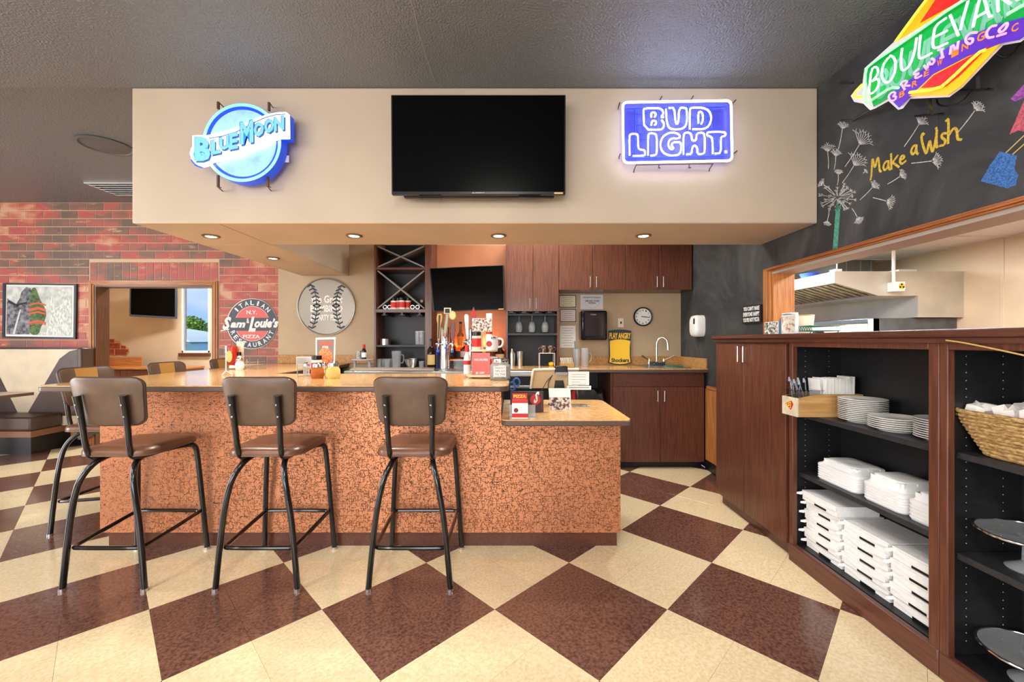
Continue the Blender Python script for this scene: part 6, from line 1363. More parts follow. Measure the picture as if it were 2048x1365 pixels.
glass('tall clear glass on the upper glass shelf, left of the pair', nx(836, 4.74), 4.74, zs2, .034, .16); glass('tall clear glass on the upper glass shelf, right of the pair', nx(845, 4.74), 4.72, zs2, .034, .16)
lt('metal_tin', 'low round metal tin on the upper glass shelf', 'tin', nx(770, 4.75), 4.75, zs2, [('tin', vessel(.062, .062, .07, .003), M_NICKEL)])
for i, (px, yy) in enumerate(((757, 4.7), (766, 4.74), (775, 4.7), (783, 4.76))): glass('clear tumbler on the bottom shelf, number %s of the left row' % ('one', 'two', 'three', 'four')[i], nx(px, yy), yy, zs3, .037, .1)
xp_, yp_ = nx(794, 4.72), 4.70
t = thing('glass_pitcher', 'clear glass pitcher on the bottom shelf between tumblers and bowl', 'pitcher', (xp_, yp_, zs3)); obj('body', MB().lathe(vessel(.045, .055, .19), (xp_, yp_, zs3), 18), M_SMOKE, t); obj('handle', MB().tube([(xp_ + .052, yp_, zs3 + .15), (xp_ + .085, yp_, zs3 + .14), (xp_ + .08, yp_, zs3 + .06), (xp_ + .047, yp_, zs3 + .05)], .007, 8, sub=1), M_SMOKE, t)
xb1 = nx(823, 4.72)
lt('mixing_bowl', 'steel mixing bowl on the bottom shelf', 'bowl', xb1, 4.72, zs3, [('bowl', [(.001, 0), (.05, 0), (.075, .04), (.085, .095), (.09, .1), (.085, .102), (.07, .042), (.045, .006), (.001, .006)], M_NICKEL)])
glass('short clear glass at the right end of the bottom shelf', nx(844, 4.7), 4.69, zs3, .034, .075)
# hanging wine glasses
for px, lb in ((1038, 'wine glass hanging upside down at the left of the nook'), (1064, 'wine glass hanging upside down in the middle of the nook'), (1090, 'wine glass hanging upside down at the right of the nook')):
    x, y = nx(px, 4.75), 4.75; z1 = zl - .028
    t = thing('wine_glass', lb, 'glass', (x, y, z1 - .21), 'wine glasses hanging in the nook'); zz = z1
    obj('foot', MB().lathe([(.034, zz), (.034, zz - .003), (.006, zz - .008)], (x, y, 0), 18), M_SMOKE, t); obj('stem', MB().lathe([(.005, zz - .008), (.004, zz - .075)], (x, y, 0), 10), M_SMOKE, t); obj('bowl', MB().lathe([(.004, zz - .075), (.03, zz - .095), (.042, zz - .13), (.042, zz - .155), (.034, zz - .205), (.032, zz - .205), (.04, zz - .155), (.028, zz - .098), (.001, zz - .082)], (x, y, 0), 18), M_SMOKE, t)
zn = ZC + .0005
lt('cocktail_shaker', 'steel cocktail shaker with pourer at the left of the nook', 'shaker', nx(1024, 4.68), 4.69, zn, [('body', [(.001, 0), (.034, 0), (.04, .14), (.02, .18), (.018, .2), (.001, .2)], M_NICKEL), ('pourer', [(.012, .2), (.008, .25), (.001, .25)], M_BLACK)])
lt('shaker_tin', 'plain steel shaker tin in the nook beside the pourer', 'shaker', nx(1040, 4.68), 4.69, zn, [('tin', vessel(.03, .042, .17, .002), M_NICKEL)])
xw0, xw1 = nx(1079, 4.7), nx(1109, 4.7); zw = W(0, 707, 4.7).z
t = thing('wire_stand', 'small white wire stand in the nook holding patterned cups', 'stand', ((xw0 + xw1) / 2, 4.74, zn))
obj('top_frame', MB().tube([(xw0, 4.68, zw), (xw1, 4.68, zw), (xw1, 4.84, zw), (xw0, 4.84, zw)], .004, 6, True).tube([((xw0 + xw1) / 2, 4.68, zw), ((xw0 + xw1) / 2, 4.84, zw)], .003, 6).tube([(xw0 + .04, 4.68, zw), (xw0 + .04, 4.84, zw)], .003, 6).tube([(xw1 - .04, 4.68, zw), (xw1 - .04, 4.84, zw)], .003, 6), M_WHITE, t)
for a, b in ((xw0, 4.68), (xw1, 4.68), (xw1, 4.84), (xw0, 4.84)): obj('leg', MB().tube([(a, b, zn), (a, b, zw)], .0038, 6), M_WHITE, t)
M_CUP = mat('patterned_cup', (40, 34, 34), .3, noise=(70, .1, 1, .49, .53), rgb2=(190, 160, 140))
for px, lb in ((1087, 'patterned dark cup on the wire stand, left one'), (1101, 'patterned dark cup on the wire stand, right one')):
    x = nx(px, 4.76); s = -1 if px < 1090 else 1
    t = thing('patterned_mug', lb, 'mug', (x, 4.76, zw + .0042), 'patterned cups on the wire stand'); obj('cup', MB().lathe(vessel(.032, .034, .085, .003), (x, 4.76, zw + .0042), 18), M_CUP, t); obj('handle', MB().tube([(x + s * .033, 4.76, zw + .07), (x + s * .058, 4.76, zw + .06), (x + s * .055, 4.76, zw + .03), (x + s * .032, 4.76, zw + .022)], .005, 6, sub=1), M_CUP, t)
t = thing('citrus_squeezer', 'yellow citrus squeezer lying under the wire stand', 'squeezer', (nx(1103, 4.72), 4.74, zn)); xs_ = nx(1103, 4.72); obj('head', MB().lathe([(.001, 0), (.025, .003), (.035, .02), (.03, .04), (.001, .05)], (xs_, 4.74, zn), 18), M_YEL, t); obj('handle', MB().tube([(xs_ - .02, 4.74, zn + .02), (xs_ - .1, 4.73, zn + .012)], .01, 8), M_PRINTK, t)
# counter: sugar basket, jugs
x0_, x1_ = nx(1120, 4.5), nx(1147, 4.5)
M_WICK = mat('wicker', (214, 180, 120), .7, noise=(60, .4, 4), rgb2=(150, 110, 62), stretch=(1, 1, 3), bump=(120, .6, .01))
t = thing('sugar_basket', 'small woven basket of sugar packets on the back counter', 'basket', ((x0_ + x1_) / 2, 4.5, ZC))
obj('basket', MB().box(x0_, x1_, 4.45, 4.56, ZC + .0005, ZC + .055), M_WICK, t, bev=.006)
for k in range(8): xk_ = x0_ + .012 + k * (x1_ - x0_ - .03) / 7; obj('packet', MB().box(xk_, xk_ + .006, 4.47, 4.54, ZC + .056, ZC + .105).rot(-.15, 'Y', (xk_, 4.5, ZC + .056)), M_PAPER, t)
xj1, xj2 = nx(1153, 4.62), nx(1167, 4.62)
glass('tall clear jug on the back counter holding a blue brush', xj1, 4.62, ZC + .0005, .042, .2, 'clear jugs on the back counter', 'jug'); 
t = lt('jug', 'clear beer mug on the back counter under the towel dispenser', 'glass', xj2 + .012, 4.60, ZC + .0005, [('glass', vessel(.04, .045, .21), M_SMOKE)], 'clear jugs on the back counter', 16); obj('handle', MB().tube([(xj2 + .055, 4.6, ZC + .16), (xj2 + .085, 4.6, ZC + .15), (xj2 + .082, 4.6, ZC + .07), (xj2 + .053, 4.6, ZC + .05)], .006, 8, sub=1), M_SMOKE, t)
t = thing('brush', 'blue-grey handled brush standing in the clear jug', 'brush', (xj1, 4.62, ZC + .008)); obj('handle', MB().tube([(xj1 - .01, 4.62, ZC + .08), (xj1 - .02, 4.62, ZC + .29)], .009, 8), mat('steel_blue', (110, 140, 160), .4), t); obj('bristles', MB().cyl((xj1 - .006, 4.62), .014, ZC + .008, ZC + .08, 10), M_PRINTG, t)
t = tag(obj('scrub_pad', MB().box(1.72, 1.9, 4.55, 4.62, ZC + .0062, ZC + .02), mat('green_scourer', (60, 120, 90), .9)), 'green scouring pad lying across the sink', 'scrub pad')

# ---- left end of the back wall: napkin holder, small stand with bottles
a, b = W(592, 729, 4.72), W(632, 714, 4.72); t = thing('napkin_holder', 'white napkin box on the bar beneath the baseball pan', 'napkin holder', ((a.x + b.x) / 2, 4.76, BT)); obj('box', MB().box(a.x, b.x, 4.72, 4.82, BT, b.z), mat('pale_grey', (222, 216, 208), .4), t, bev=.004); obj('steel_face', MB().box(a.x + .012, b.x - .012, 4.717, 4.7195, BT + .012, b.z - .012), M_NICKEL, t)
xr0, xr1 = nx(700, 4.6), nx(746, 4.6); zr = W(0, 721, 4.6).z
t = thing('pizza_riser', 'grey round riser on the stainless unit left of the shelves', 'stand', ((xr0 + xr1) / 2, 4.6, fl))
obj('plate', MB().lathe(cyl((xr1 - xr0) / 2, 0, .012), ((xr0 + xr1) / 2, 4.66, zr), 28), mat('grey_plastic', (178, 176, 176), .4), t)
for x in (xr0 + .05, xr1 - .05): obj('leg', MB().cyl((x, 4.62), .014, fl, zr, 10), mat('grey_plastic', (178, 176, 176), .4), t)
lt('sauce_bottle', 'small sauce bottle with red top on the grey riser', 'bottle', nx(728, 4.64), 4.64, zr + .012, [('body', [(.001, 0), (.024, 0), (.025, .09), (.014, .12), (.001, .12)], M_DARKGL), ('label_band', cyl(.0256, .02, .075, .0004), M_PRINTW), ('cap', cyl(.015, .12, .165), M_RED)])
lt('shaker_can', 'patterned shaker can on the grey riser', 'shaker', nx(717, 4.64), 4.65, zr + .012, [('can', cyl(.024, 0, .095), mat('speckled_can', (226, 218, 206), .4, noise=(90, .5, 3), rgb2=(70, 70, 110)))])

# ---- plates on the upper shelf of the bookcase
zs_ = SH1[0]
M_ = M_CHINA
def plate_mesh(r): return mesh_of('plate', MB().lathe([(.001, .004), (r * .55, .004), (r * .58, 0), (r * .62, 0), (r * .66, .006), (r * .97, .0145), (r, .017), (r * .985, .019), (r * .66, .0105), (r * .6, .0085), (.001, .0085)], (0, 0, 0), 36), M_CHINA)
pm = plate_mesh(.107)
for nm, cnt, yy, xx in (('tall', 12, 2.205, 1.885), ('low', 6, 1.988, 1.862), ('end', 9, 1.772, 1.88)):
    ord_ = ('lowest', 'second', 'third', 'fourth', 'fifth', 'sixth', 'seventh', 'eighth', 'ninth', 'tenth', 'eleventh', 'twelfth')
    where = {'tall': 'tallest plate stack beside the wooden crate', 'low': 'lowest plate stack, in the middle of the shelf', 'end': 'stack cut off by the bookcase stile'}[nm]
    for k in range(cnt):
        o = bpy.data.objects.new('dinner_plate', pm); COL.objects.link(o); o.location = (xx, yy, zs_ + .0004 + k * .0098)
        tag(o, 'white plate, %s up in the %s' % (ord_[k], where) if k else 'white plate at the bottom of the %s' % where, 'plate', 'white dinner plates in the bookcase')
# ---- wooden crate with its contents
Yc0, Yc1, Xc0, Xc1 = 2.335, 2.465, 1.635, 2.0
z0, z1 = zs_ + .0006, zs_ + .13
M_CRATE = mat('pale_pine', (206, 164, 106), .6, noise=(5, .2, 6), rgb2=(176, 130, 76), stretch=(1, 9, 9)); M_CRW = mat('whitewashed_pine', (226, 210, 182), .6, noise=(9, .15, 5))
t = thing('wooden_crate', 'pale wooden crate with a pizza slice painted on its end', 'crate', ((Xc0 + Xc1) / 2, (Yc0 + Yc1) / 2, z0))
obj('side', MB().prism([(Xc0, Yc0, z0), (Xc1, Yc0, z0), (Xc1, Yc0, z1), (Xc0 + .1, Yc0, z1), (Xc0, Yc0, z1 - .022)], (0, .012, 0)), M_CRATE, t); obj('side', MB().prism([(Xc0, Yc1, z0), (Xc1, Yc1, z0), (Xc1, Yc1, z1), (Xc0 + .1, Yc1, z1), (Xc0, Yc1, z1 - .022)], (0, -.012, 0)), M_CRATE, t)
obj('end_board', MB().box(Xc0 - .012, Xc0 - .0005, Yc0, Yc1, z0, z1 - .022), M_CRW, t, bev=.002); obj('end_board', MB().box(Xc1 - .012, Xc1, Yc0 + .0125, Yc1 - .0125, z0, z1), M_CRATE, t); obj('floor_board', MB().box(Xc0, Xc1 - .0125, Yc0 + .0125, Yc1 - .0125, z0, z0 + .01), M_CRATE, t)
ye, ze = (Yc0 + Yc1) / 2, z0 + .058
obj('pizza_slice', MB().prism([(Xc0 - .0122, ye + .035, ze + .006), (Xc0 - .0122, ye - .02, ze + .03), (Xc0 - .0122, ye - .035, ze + .01), (Xc0 - .0122, ye - .015, ze - .025)], (-.001, 0, 0)), M_RED, t); obj('pizza_slice_cheese', MB().prism([(Xc0 - .0133, ye + .028, ze + .005), (Xc0 - .0133, ye - .016, ze + .023), (Xc0 - .0133, ye - .014, ze - .017)], (-.001, 0, 0)), M_YEL, t)
for dy, dz in ((.008, .006), (-.008, .01), (-.006, -.005)): obj('pizza_topping', MB().lathe([(.0045, -.0144), (.0045, -.0155)], (Xc0, ye + dy, ze + dz), 10, 'x'), M_DKRED, t)
t = thing('utensil_tub', 'clear plastic tub of wrapped utensils in the crate end', 'tub', (Xc0 + .08, ye, z0 + .012)); zt_ = z0 + .0125
obj('tub', MB().box(Xc0 + .004, Xc0 + .13, Yc0 + .014, Yc0 + .017, zt_, z1 + .02).box(Xc0 + .004, Xc0 + .13, Yc1 - .017, Yc1 - .014, zt_, z1 + .02).box(Xc0 + .004, Xc0 + .007, Yc0 + .017, Yc1 - .017, zt_, z1 + .02).box(Xc0 - .03, Xc0 + .15, Yc0 + .004, Yc1 - .004, z1 + .02, z1 + .023), M_ACRYL, t)
rg = random.Random(5)
for k in range(7):
    a = Vector((Xc0 + .02 + k * .013, ye + rg.uniform(-.03, .03), zt_ + .03)); b = Vector((Xc0 + .0 + k * .012 + rg.uniform(-.02, .02), ye + rg.uniform(-.035, .035), z1 + .035 + rg.uniform(0, .03)))
    u = thing('plastic_utensil', 'clear plastic utensil sticking up from the tub in the crate', 'utensil', a, 'plastic utensils in the tub'); obj('stem', MB().tube([a, b], .003, 6), mat('grey_clear_plastic', (170, 172, 184), .15, trans=.4), u); obj('bowl_end', MB().tube([b, b + Vector((-.006, 0, .008)), b + Vector((-.01, 0, .03))], [.003, .009, .004], 8), mat('grey_clear_plastic', (170, 172, 184), .15, trans=.4), u)
lm = mesh_of('leaflet', MB().box(-.0026, .0026, -.045, .045, 0, .205), M_PAPER)
for k in range(28):
    o = bpy.data.objects.new('leaflet', lm); COL.objects.link(o); xk_ = Xc0 + .155 + k * .0066; o.location = (xk_, ye + .004 + .006 * math.sin(k * 2.1), z0 + .011); o.rotation_euler = (0, -.1 if k < 1 else (.02 * math.sin(k)), 0); o.scale = (1, 1, 1.06 if k > 22 else 1 + .02 * math.sin(k * 1.7)); tag(o, 'white folded takeaway leaflet filed upright in the wooden crate', 'leaflet', 'takeaway leaflets in the crate')

# ---- foam containers on the middle shelf
zf = SH1[1] + .0004
def foam(base, where, x0, x1, y0, y1, n, step, hl):
    cx_, cy_ = (x0 + x1) / 2, (y0 + y1) / 2; hx, hy = (x1 - x0) / 2, (y1 - y0) / 2
    def ringp(s): return rrect(-hx * s, hx * s, -hy * s, hy * s, .03, 4)
    def stack(prof):
        pts0 = ringp(1); m = len(pts0); vs = []
        for s, z in prof: vs += [(p[0], p[1], z) for p in ringp(s)]
        return MB().add(vs, [tuple(range(m - 1, -1, -1))] + [(j * m + i, j * m + (i + 1) % m, (j + 1) * m + (i + 1) % m, (j + 1) * m + i) for j in range(len(prof) - 1) for i in range(m)] + [tuple((len(prof) - 1) * m + i for i in range(m))])
    tray = mesh_of('tray', stack([(.955, 0), (.985, step * .55), (1.0, step * .6), (1.0, step * .97)]), M_FOAM); lid = mesh_of('lid', stack([(1.0, 0), (1.0, .006), (.96, .01), (.9, .012), (.74, hl), (.7, hl + .003), (.0001 + .3, hl + .001)]), M_FOAM)
    rib = MB()
    for s in (-.5, 0, .5):
        rib.box(s * hx * 1.2 - .012, s * hx * 1.2 + .012, -hy * .8, hy * .8, .012, hl * .93).box(-hx * .8, hx * .8, s * hy * 1.2 - .012, s * hy * 1.2 + .012, .012, hl * .93)
    names = ('lowest', 'second', 'third', 'fourth', 'fifth', 'sixth', 'seventh')
    for k in range(n):
        last = k == n - 1
        t = thing('foam_container', ('white foam takeaway container, closed lid on top of %s' % where) if last else 'white foam takeaway container, %s in %s' % (names[k], where), 'container', (cx_, cy_, zf + k * step), 'foam takeaway containers')
        o = bpy.data.objects.new('tray', tray); COL.objects.link(o); o.parent = t
        if last:
            o = bpy.data.objects.new('lid', lid); COL.objects.link(o); o.parent = t; o.location = (0, 0, step)
            mm = bpy.data.objects.new('lid_ribs', mesh_of('lid_ribs', MB().add(rib.v, rib.f), M_FOAM)); COL.objects.link(mm); mm.parent = o
def yx(px, X): return X * F / (px - CX)
foam('a', 'the far foam stack', 1.775, 1.985, 2.12, 2.40, 6, .0135, .04)
foam('b', 'the middle foam stack', 1.775, 1.985, 1.865, 2.085, 6, .0135, .055)
foam('c', 'the near foam stack behind the stile', 1.775, 1.985, 1.67, 1.85, 5, .016, .045)
# ---- pizza boxes on the bottom
zb_ = .1115
def pbox(hx, hy, h):
    tr = MB().box(-hx, hx, -hy, hy, 0, h * .84)
    ld = MB().box(-hx - .002, hx, -hy - .001, hy + .001, h * .84 + .0005, h * .98)
    # front flap of the lid with its wavy lower edge, slit showing below
    n = 12; pts = [(-hx - .0025, -hy + 2 * hy * k / n, h * (.42 + .14 * math.cos(2 * PI * k / n))) for k in range(n + 1)]
    fl_ = MB().prism([(-hx - .0025, -hy, h * .84), *pts, (-hx - .0025, hy, h * .84)], (-.0025, 0, 0))
    ear = MB().prism([(-hx - .004, hy, h * .8), (-hx - .03, hy + .006, h * .7), (-hx - .03, hy + .006, h * .5), (-hx - .004, hy, h * .45)], (0, .002, 0))
    slit = MB().box(-hx - .0012, -hx - .0004, -hy * .42, hy * .25, h * .0, h * .2)
    return [mesh_of(n_, m_, mt) for n_, m_, mt in (('tray', tr, M_CARD), ('lid', ld, M_CARD), ('front_flap', fl_, M_CARD), ('side_ear', ear, M_CARD), ('vent_slot', slit, M_BLACK))]
for wh, y0, y1, n, x0 in (('far stack by the door cabinet', 2.205, 2.465, 6, 1.765), ('middle stack of the bookcase bottom', 1.925, 2.185, 5, 1.765), ('near stack beside the bookcase stile', 1.668, 1.905, 5, 1.765)):
    hx, hy, h = .115, (y1 - y0) / 2, .0555; ms = pbox(hx, hy, h); names = ('lowest', 'second', 'third', 'fourth', 'fifth', 'sixth')
    for k in range(n):
        jx = (.006, -.004, .003, -.002, .004, -.018)[k]; jy = (-.002, .004, -.003, .003, -.001, .0)[k]
        t = thing('pizza_box', 'white pizza box, %s in the %s' % (('topmost' if k == n - 1 else names[k]), wh), 'box', (x0 + hx + jx, (y0 + y1) / 2 + jy, zb_ + k * (h + .0004)), 'white pizza boxes in the bookcase')
        for m_ in ms: o = bpy.data.objects.new(m_.name.split('.')[0], m_); COL.objects.link(o); o.parent = t

# ---- second bookcase: basket with wrapped rolls, cake stands
xa_, ya_ = 1.865, 1.42; zb2 = SH2[0] + .0005
t = thing('wicker_basket', 'wicker basket of crumpled paper rolls on the right-hand bookcase shelf', 'basket', (xa_, ya_, zb2))
prf = [(.62, 0), (.66, .004), (.78, .06), (.9, .11), (1.0, .15)]
vs = []; N = 44; pts = rrect(-.13, .13, -.225, .225, .08, 10); N = len(pts)
for s, z in prf: vs += [(xa_ + p_[0] * (.75 + .25 * s if False else s), ya_ + p_[1] * s, zb2 + z + (.012 * abs(p_[1]) / .225 if z > .12 else 0)) for p_ in pts]
inn = [(.97, .15), (.86, .11), (.6, .012)]
for s, z in inn: vs += [(xa_ + p_[0] * s, ya_ + p_[1] * s, zb2 + z) for p_ in pts]
R_ = len(prf) + len(inn)
obj('body', MB().add(vs, [tuple(range(N - 1, -1, -1))] + [(j * N + i, j * N + (i + 1) % N, (j + 1) * N + (i + 1) % N, (j + 1) * N + i) for j in range(R_ - 1) for i in range(N)] + [tuple((R_ - 1) * N + i for i in range(N))]), M_WICK, t)
wv_ = MB()
for j in range(11):
    f = (j + .5) / 11; s = .64 + .36 * f; z = .15 * f
    wv_.tube([(xa_ + p_[0] * s + (.0035 if (i + j) % 2 else -.0005) * (1 if p_[0] > 0 else -1), ya_ + p_[1] * s + (.0035 if (i + j) % 2 else -.0005) * (1 if p_[1] > 0 else -1), zb2 + .004 + z) for i, p_ in enumerate(pts)], .006, 6, True)
o = obj('weave', wv_, M_WICK, t)
obj('rim', MB().tube([(xa_ + p_[0] * 1.0, ya_ + p_[1], zb2 + .155 + .012 * abs(p_[1]) / .225) for p_ in pts], .009, 8, True), M_WICK, t)
rg = random.Random(11)
for k in range(9):
    cx_, cy_ = xa_ - .05 + .1 * (k % 2), ya_ + .17 - k * .042; c0_ = Vector((cx_, cy_, zb2 + .155)); mb = MB(); rr_ = .042; nv = []
    for j in range(6):
        th = PI * (j + .5) / 6
        for i in range(9): a = 2 * PI * i / 9; q_ = rr_ * rg.uniform(.75, 1.35); nv.append(c0_ + Vector((q_ * math.sin(th) * math.cos(a), q_ * 1.2 * math.sin(th) * math.sin(a), q_ * .9 * math.cos(th))))
    mb.add(nv, [(j * 9 + i, j * 9 + (i + 1) % 9, (j + 1) * 9 + (i + 1) % 9, (j + 1) * 9 + i) for j in range(5) for i in range(9)] + [tuple(range(9)), tuple(45 + i for i in range(8, -1, -1))])
    tag(obj('wrapped_roll', mb, mat('crumpled_paper', (236, 230, 222), .7), sharp=12), 'crumpled white paper wrapped cutlery roll in the wicker basket', 'cutlery roll', 'paper wrapped rolls in the basket')
for lb, zsh_, yy in (('clear round cake stand on the lower right-hand shelf', SH2[1] + .0005, 1.48), ('clear round cake stand on the bottom of the right-hand bookcase', .1105, 1.47)):
    x = 1.87; hh = .125 if zsh_ > .3 else .10
    t = thing('cake_stand', lb, 'cake stand', (x, yy, zsh_), 'clear cake stands'); obj('foot', MB().lathe([(.06, 0), (.062, .004), (.045, .014), (.02, .03), (.018, hh - .02), (.03, hh - .004), (.001, hh - .004)], (x, yy, zsh_), 28), M_SMOKE, t); obj('plate', MB().lathe([(.001, hh - .003), (.13, hh - .003), (.138, hh), (.138, hh + .006), (.128, hh + .004), (.001, hh + .003)], (x, yy, zsh_), 40), M_SMOKE, t); obj('rim', MB().tube([(x + .138 * math.cos(a), yy + .138 * math.sin(a), zsh_ + hh + .004) for a in [k * PI / 24 for k in range(48)]], .005, 8, True), M_CHROME, t)
t = tag(obj('twine', MB().tube([RW(1892, 681, XF - .024), RW(1930, 686, XF - .024), RW(2048, 711, XF - .022), RW(2200, 745, XF - .018)], .003, 6, sub=2), mat('jute', (206, 170, 100), .8)), 'thin jute twine strung below the ledge at the right edge', 'twine')

# ---- things on the ledge
zl_ = ZT + .0405
def up_card(nm, lb, cat, px0, px1, ytop, X, m, th=.004):
    y0, y1 = X * F / (px1 - CX), X * F / (px0 - CX); z = HC - (ytop - CY) * X / ((px0 + px1) / 2 - CX)
    t = thing(nm, lb, cat, (X, (y0 + y1) / 2, zl_)); obj('panel', MB().box(X, X + th, y0, y1, zl_, z), m, t); return t, y0, y1, z
t, y0, y1, z = up_card('photo_card', 'small photo card standing at the far end of the ledge', 'card', 1529, 1556, 644, 1.80, M_PAPER); obj('photo', MB().box(1.7988, 1.7998, y0 + .004, y1 - .004, zl_ + .003, z - .003), mat('ledge_photo', (226, 222, 214), .4, noise=(60, .6, 5, .44, .56), rgb2=(70, 80, 70)), t)
t, y0, y1, z = up_card('acrylic_frame', 'clear acrylic frame with a dish photo on the ledge', 'frame', 1563, 1591, 630, 1.84, M_PRINTW, .02); obj('photo', MB().box(1.8388, 1.8398, y0 + .006, y1 - .006, zl_ + .01, z - .01), mat('dish_photo', (226, 222, 206), .4, noise=(40, .5, 4, .36, .5), rgb2=(180, 110, 80)), t)
xg_, yg_ = 2.02, 3.05
t = thing('napkin_caddy', 'slate-blue napkin caddy on the ledge behind the acrylic frame', 'caddy', (xg_, yg_, zl_)); obj('body', MB().prism([(xg_ - .04, yg_, zl_), (xg_ + .06, yg_, zl_), (xg_ + .06, yg_, zl_ + .1), (xg_ + .03, yg_, zl_ + .15), (xg_ - .01, yg_, zl_ + .15), (xg_ - .04, yg_, zl_ + .1)], (0, -.11, 0)), mat('slate_blue', (96, 118, 150), .4), t, bev=.005); obj('napkin', MB().box(xg_ - .02, xg_ + .04, yg_ - .1, yg_ - .01, zl_ + .1505, zl_ + .16), M_PAPER, t)
lt('cream_cup', 'cream paper cup on the ledge beside the blue caddy', 'cup', 2.08, yx(1607, 2.08), zl_, [('cup', vessel(.05, .065, .135), mat('cream_cup_paper', (236, 222, 196), .5)), ('rim', [(.064, .13), (.068, .134), (.064, .138)], mat('amber_rim', (214, 176, 110), .4))])
xw, y0, y1 = 1.93, yx(1640, 1.93), yx(1592, 1.93)
t = thing('wire_rack', 'green wire rack lying on the ledge of the pass-through', 'rack', (xw, (y0 + y1) / 2, zl_)); M_GW = mat('green_wire', (58, 112, 104), .4)
for zz in (.02, .05):
    obj('frame_wire', MB().tube([(xw - .05, y0, zl_ + zz), (xw - .05, y1, zl_ + zz), (xw + .12, y1, zl_ + zz), (xw + .12, y0, zl_ + zz)], .004, 6, True), M_GW, t)
mb = MB(); n = 10
for k in range(n): ya, yb = y0 + (y1 - y0) * k / n, y0 + (y1 - y0) * (k + 1) / n; mb.tube([(xw - .05, ya, zl_ + .02), (xw - .05, (ya + yb) / 2, zl_ + .05), (xw - .05, yb, zl_ + .02)], .0025, 5)
for k in range(9): yy = y0 + (y1 - y0) * (k + .5) / 9; mb.tube([(xw - .05, yy, zl_ + .05), (xw + .12, yy, zl_ + .05)], .0022, 5)
obj('lattice_wire', mb, M_GW, t); obj('foot_wire', MB().tube([(xw - .05, y1, zl_ + .02), (xw - .05, y1 - .02, zl_ + .003), (xw + .12, y1 - .02, zl_ + .003), (xw + .12, y1, zl_ + .02)], .003, 6).tube([(xw - .05, y0, zl_ + .02), (xw - .05, y0 + .02, zl_ + .003), (xw + .12, y0 + .02, zl_ + .003), (xw + .12, y0, zl_ + .02)], .003, 6), M_GW, t)
# ================================================================== KITCHEN EQUIPMENT
HY0, HY1 = 4.717, 7.2
M_HOOD = mat('hood_steel', (208, 204, 192), .38, .45, noise=(3, .08, 4))
def hx(px): return (px - CX) * HY0 / F
def hz(py): return HC - (py - CY) * HY0 / F
t = thing('range_hood', 'large stainless steel extractor hood along the kitchen wall', 'hood', (4.4, 5.9, hz(635)))
XLip, XB1, XB2 = hx(1669), hx(1758), hx(1836)
prof = [(XLip, hz(543)), (XK - .002, hz(543)), (XK - .002, hz(635)), (XB2, hz(635)), (XB2, hz(592)), (XB1, hz(592)), (XLip, hz(566))]
obj('end_plate', MB().prism([(x, HY0, z) for x, z in prof], (0, .012, 0)), M_HOOD, t)
obj('front_lip', MB().box(XLip, XLip + .02, HY0 + .012, HY1, hz(566), hz(543)), M_HOOD, t); obj('top_sheet', MB().box(XLip + .02, XK - .002, HY0 + .012, HY1, hz(543) - .01, hz(543)), M_HOOD, t)
obj('rear_plenum', MB().box(XB2, XK - .002, HY0 + .012, HY1, hz(635), hz(592)), M_HOOD, t); obj('trough', MB().box(XB1, XB2, HY0 + .012, HY1, hz(592), hz(592) + .02), M_HOOD, t)
obj('lip_return', MB().box(XLip + .02, XLip + .07, HY0 + .012, HY1, hz(566), hz(566) + .008), M_HOOD, t)
M_BAF = mat('greasy_baffle', (186, 180, 150), .35, .7, noise=(12, .3, 4)); M_DARK = mat('hood_dark', (34, 30, 26), .6)
obj('filter_bank', MB().prism([(XLip + .07, HY0 + .02, hz(566) + .012), (XB1, HY0 + .02, hz(592) + .03), (XB1, HY0 + .02, hz(592) + .045), (XLip + .07, HY0 + .02, hz(566) + .027)], (0, HY1 - HY0 - .03, 0)), M_DARK, t)
bfm = None
for k in range(24):
    y = HY0 + .03 + k * .1
    o = obj('baffle', MB().prism([(XLip + .08, y, hz(566) + .0105), (XB1 - .01, y, hz(592) + .0275), (XB1 - .01, y, hz(592) + .016), (XLip + .08, y, hz(566) - .001)], (0, .07, 0)), M_BAF, t)
t = thing('exhaust_duct', 'grey exhaust duct rising from the hood to the kitchen ceiling', 'duct', (4.3, 5.6, hz(543)))
d0, d1 = (1672 - CX) * 5.5 / F, (1748 - CX) * 5.5 / F
obj('duct', MB().box(d0, d1, 5.5, 6.1, hz(543) + .0005, ZK - .002), mat('galvanised', (128, 134, 136), .35, .8), t); obj('flange', MB().box(d0 - .02, d1 + .02, 5.48, 5.499, hz(543) + .0005, hz(543) + .03), M_STEEL, t)
for k in (.25, .62, .9): obj('seam_strip', MB().box(d0 + (d1 - d0) * k, d0 + (d1 - d0) * k + .015, 5.492, 5.4995, hz(543) + .031, ZK - .002), M_STEEL, t)
t = thing('pizza_oven', 'cream and grey deck oven under the extractor hood', 'oven', (4.7, 5.6, 0))
OXF = 4.22; zo = hz(636)
obj('side_plate', MB().box(hx(1758), XK - .002, 4.79, 4.81, 0, zo), mat('slate_side', (88, 92, 96), .5, noise=(9, .15, 4)), t)
M_ENA = mat('cream_enamel', (222, 214, 188), .35, noise=(8, .1, 4))
obj('body', MB().box(OXF + .03, XK - .002, 4.811, 6.5, .25, zo - .005), M_ENA, t); obj('corner_post', MB().box(OXF, OXF + .07, 4.79, 4.86, 0, zo - .005), mat('corner_enamel', (236, 232, 218), .35), t); obj('top_trim', MB().box(OXF, OXF + .029, 4.861, 6.5, zo - .05, zo), M_STEEL, t, bev=.005)
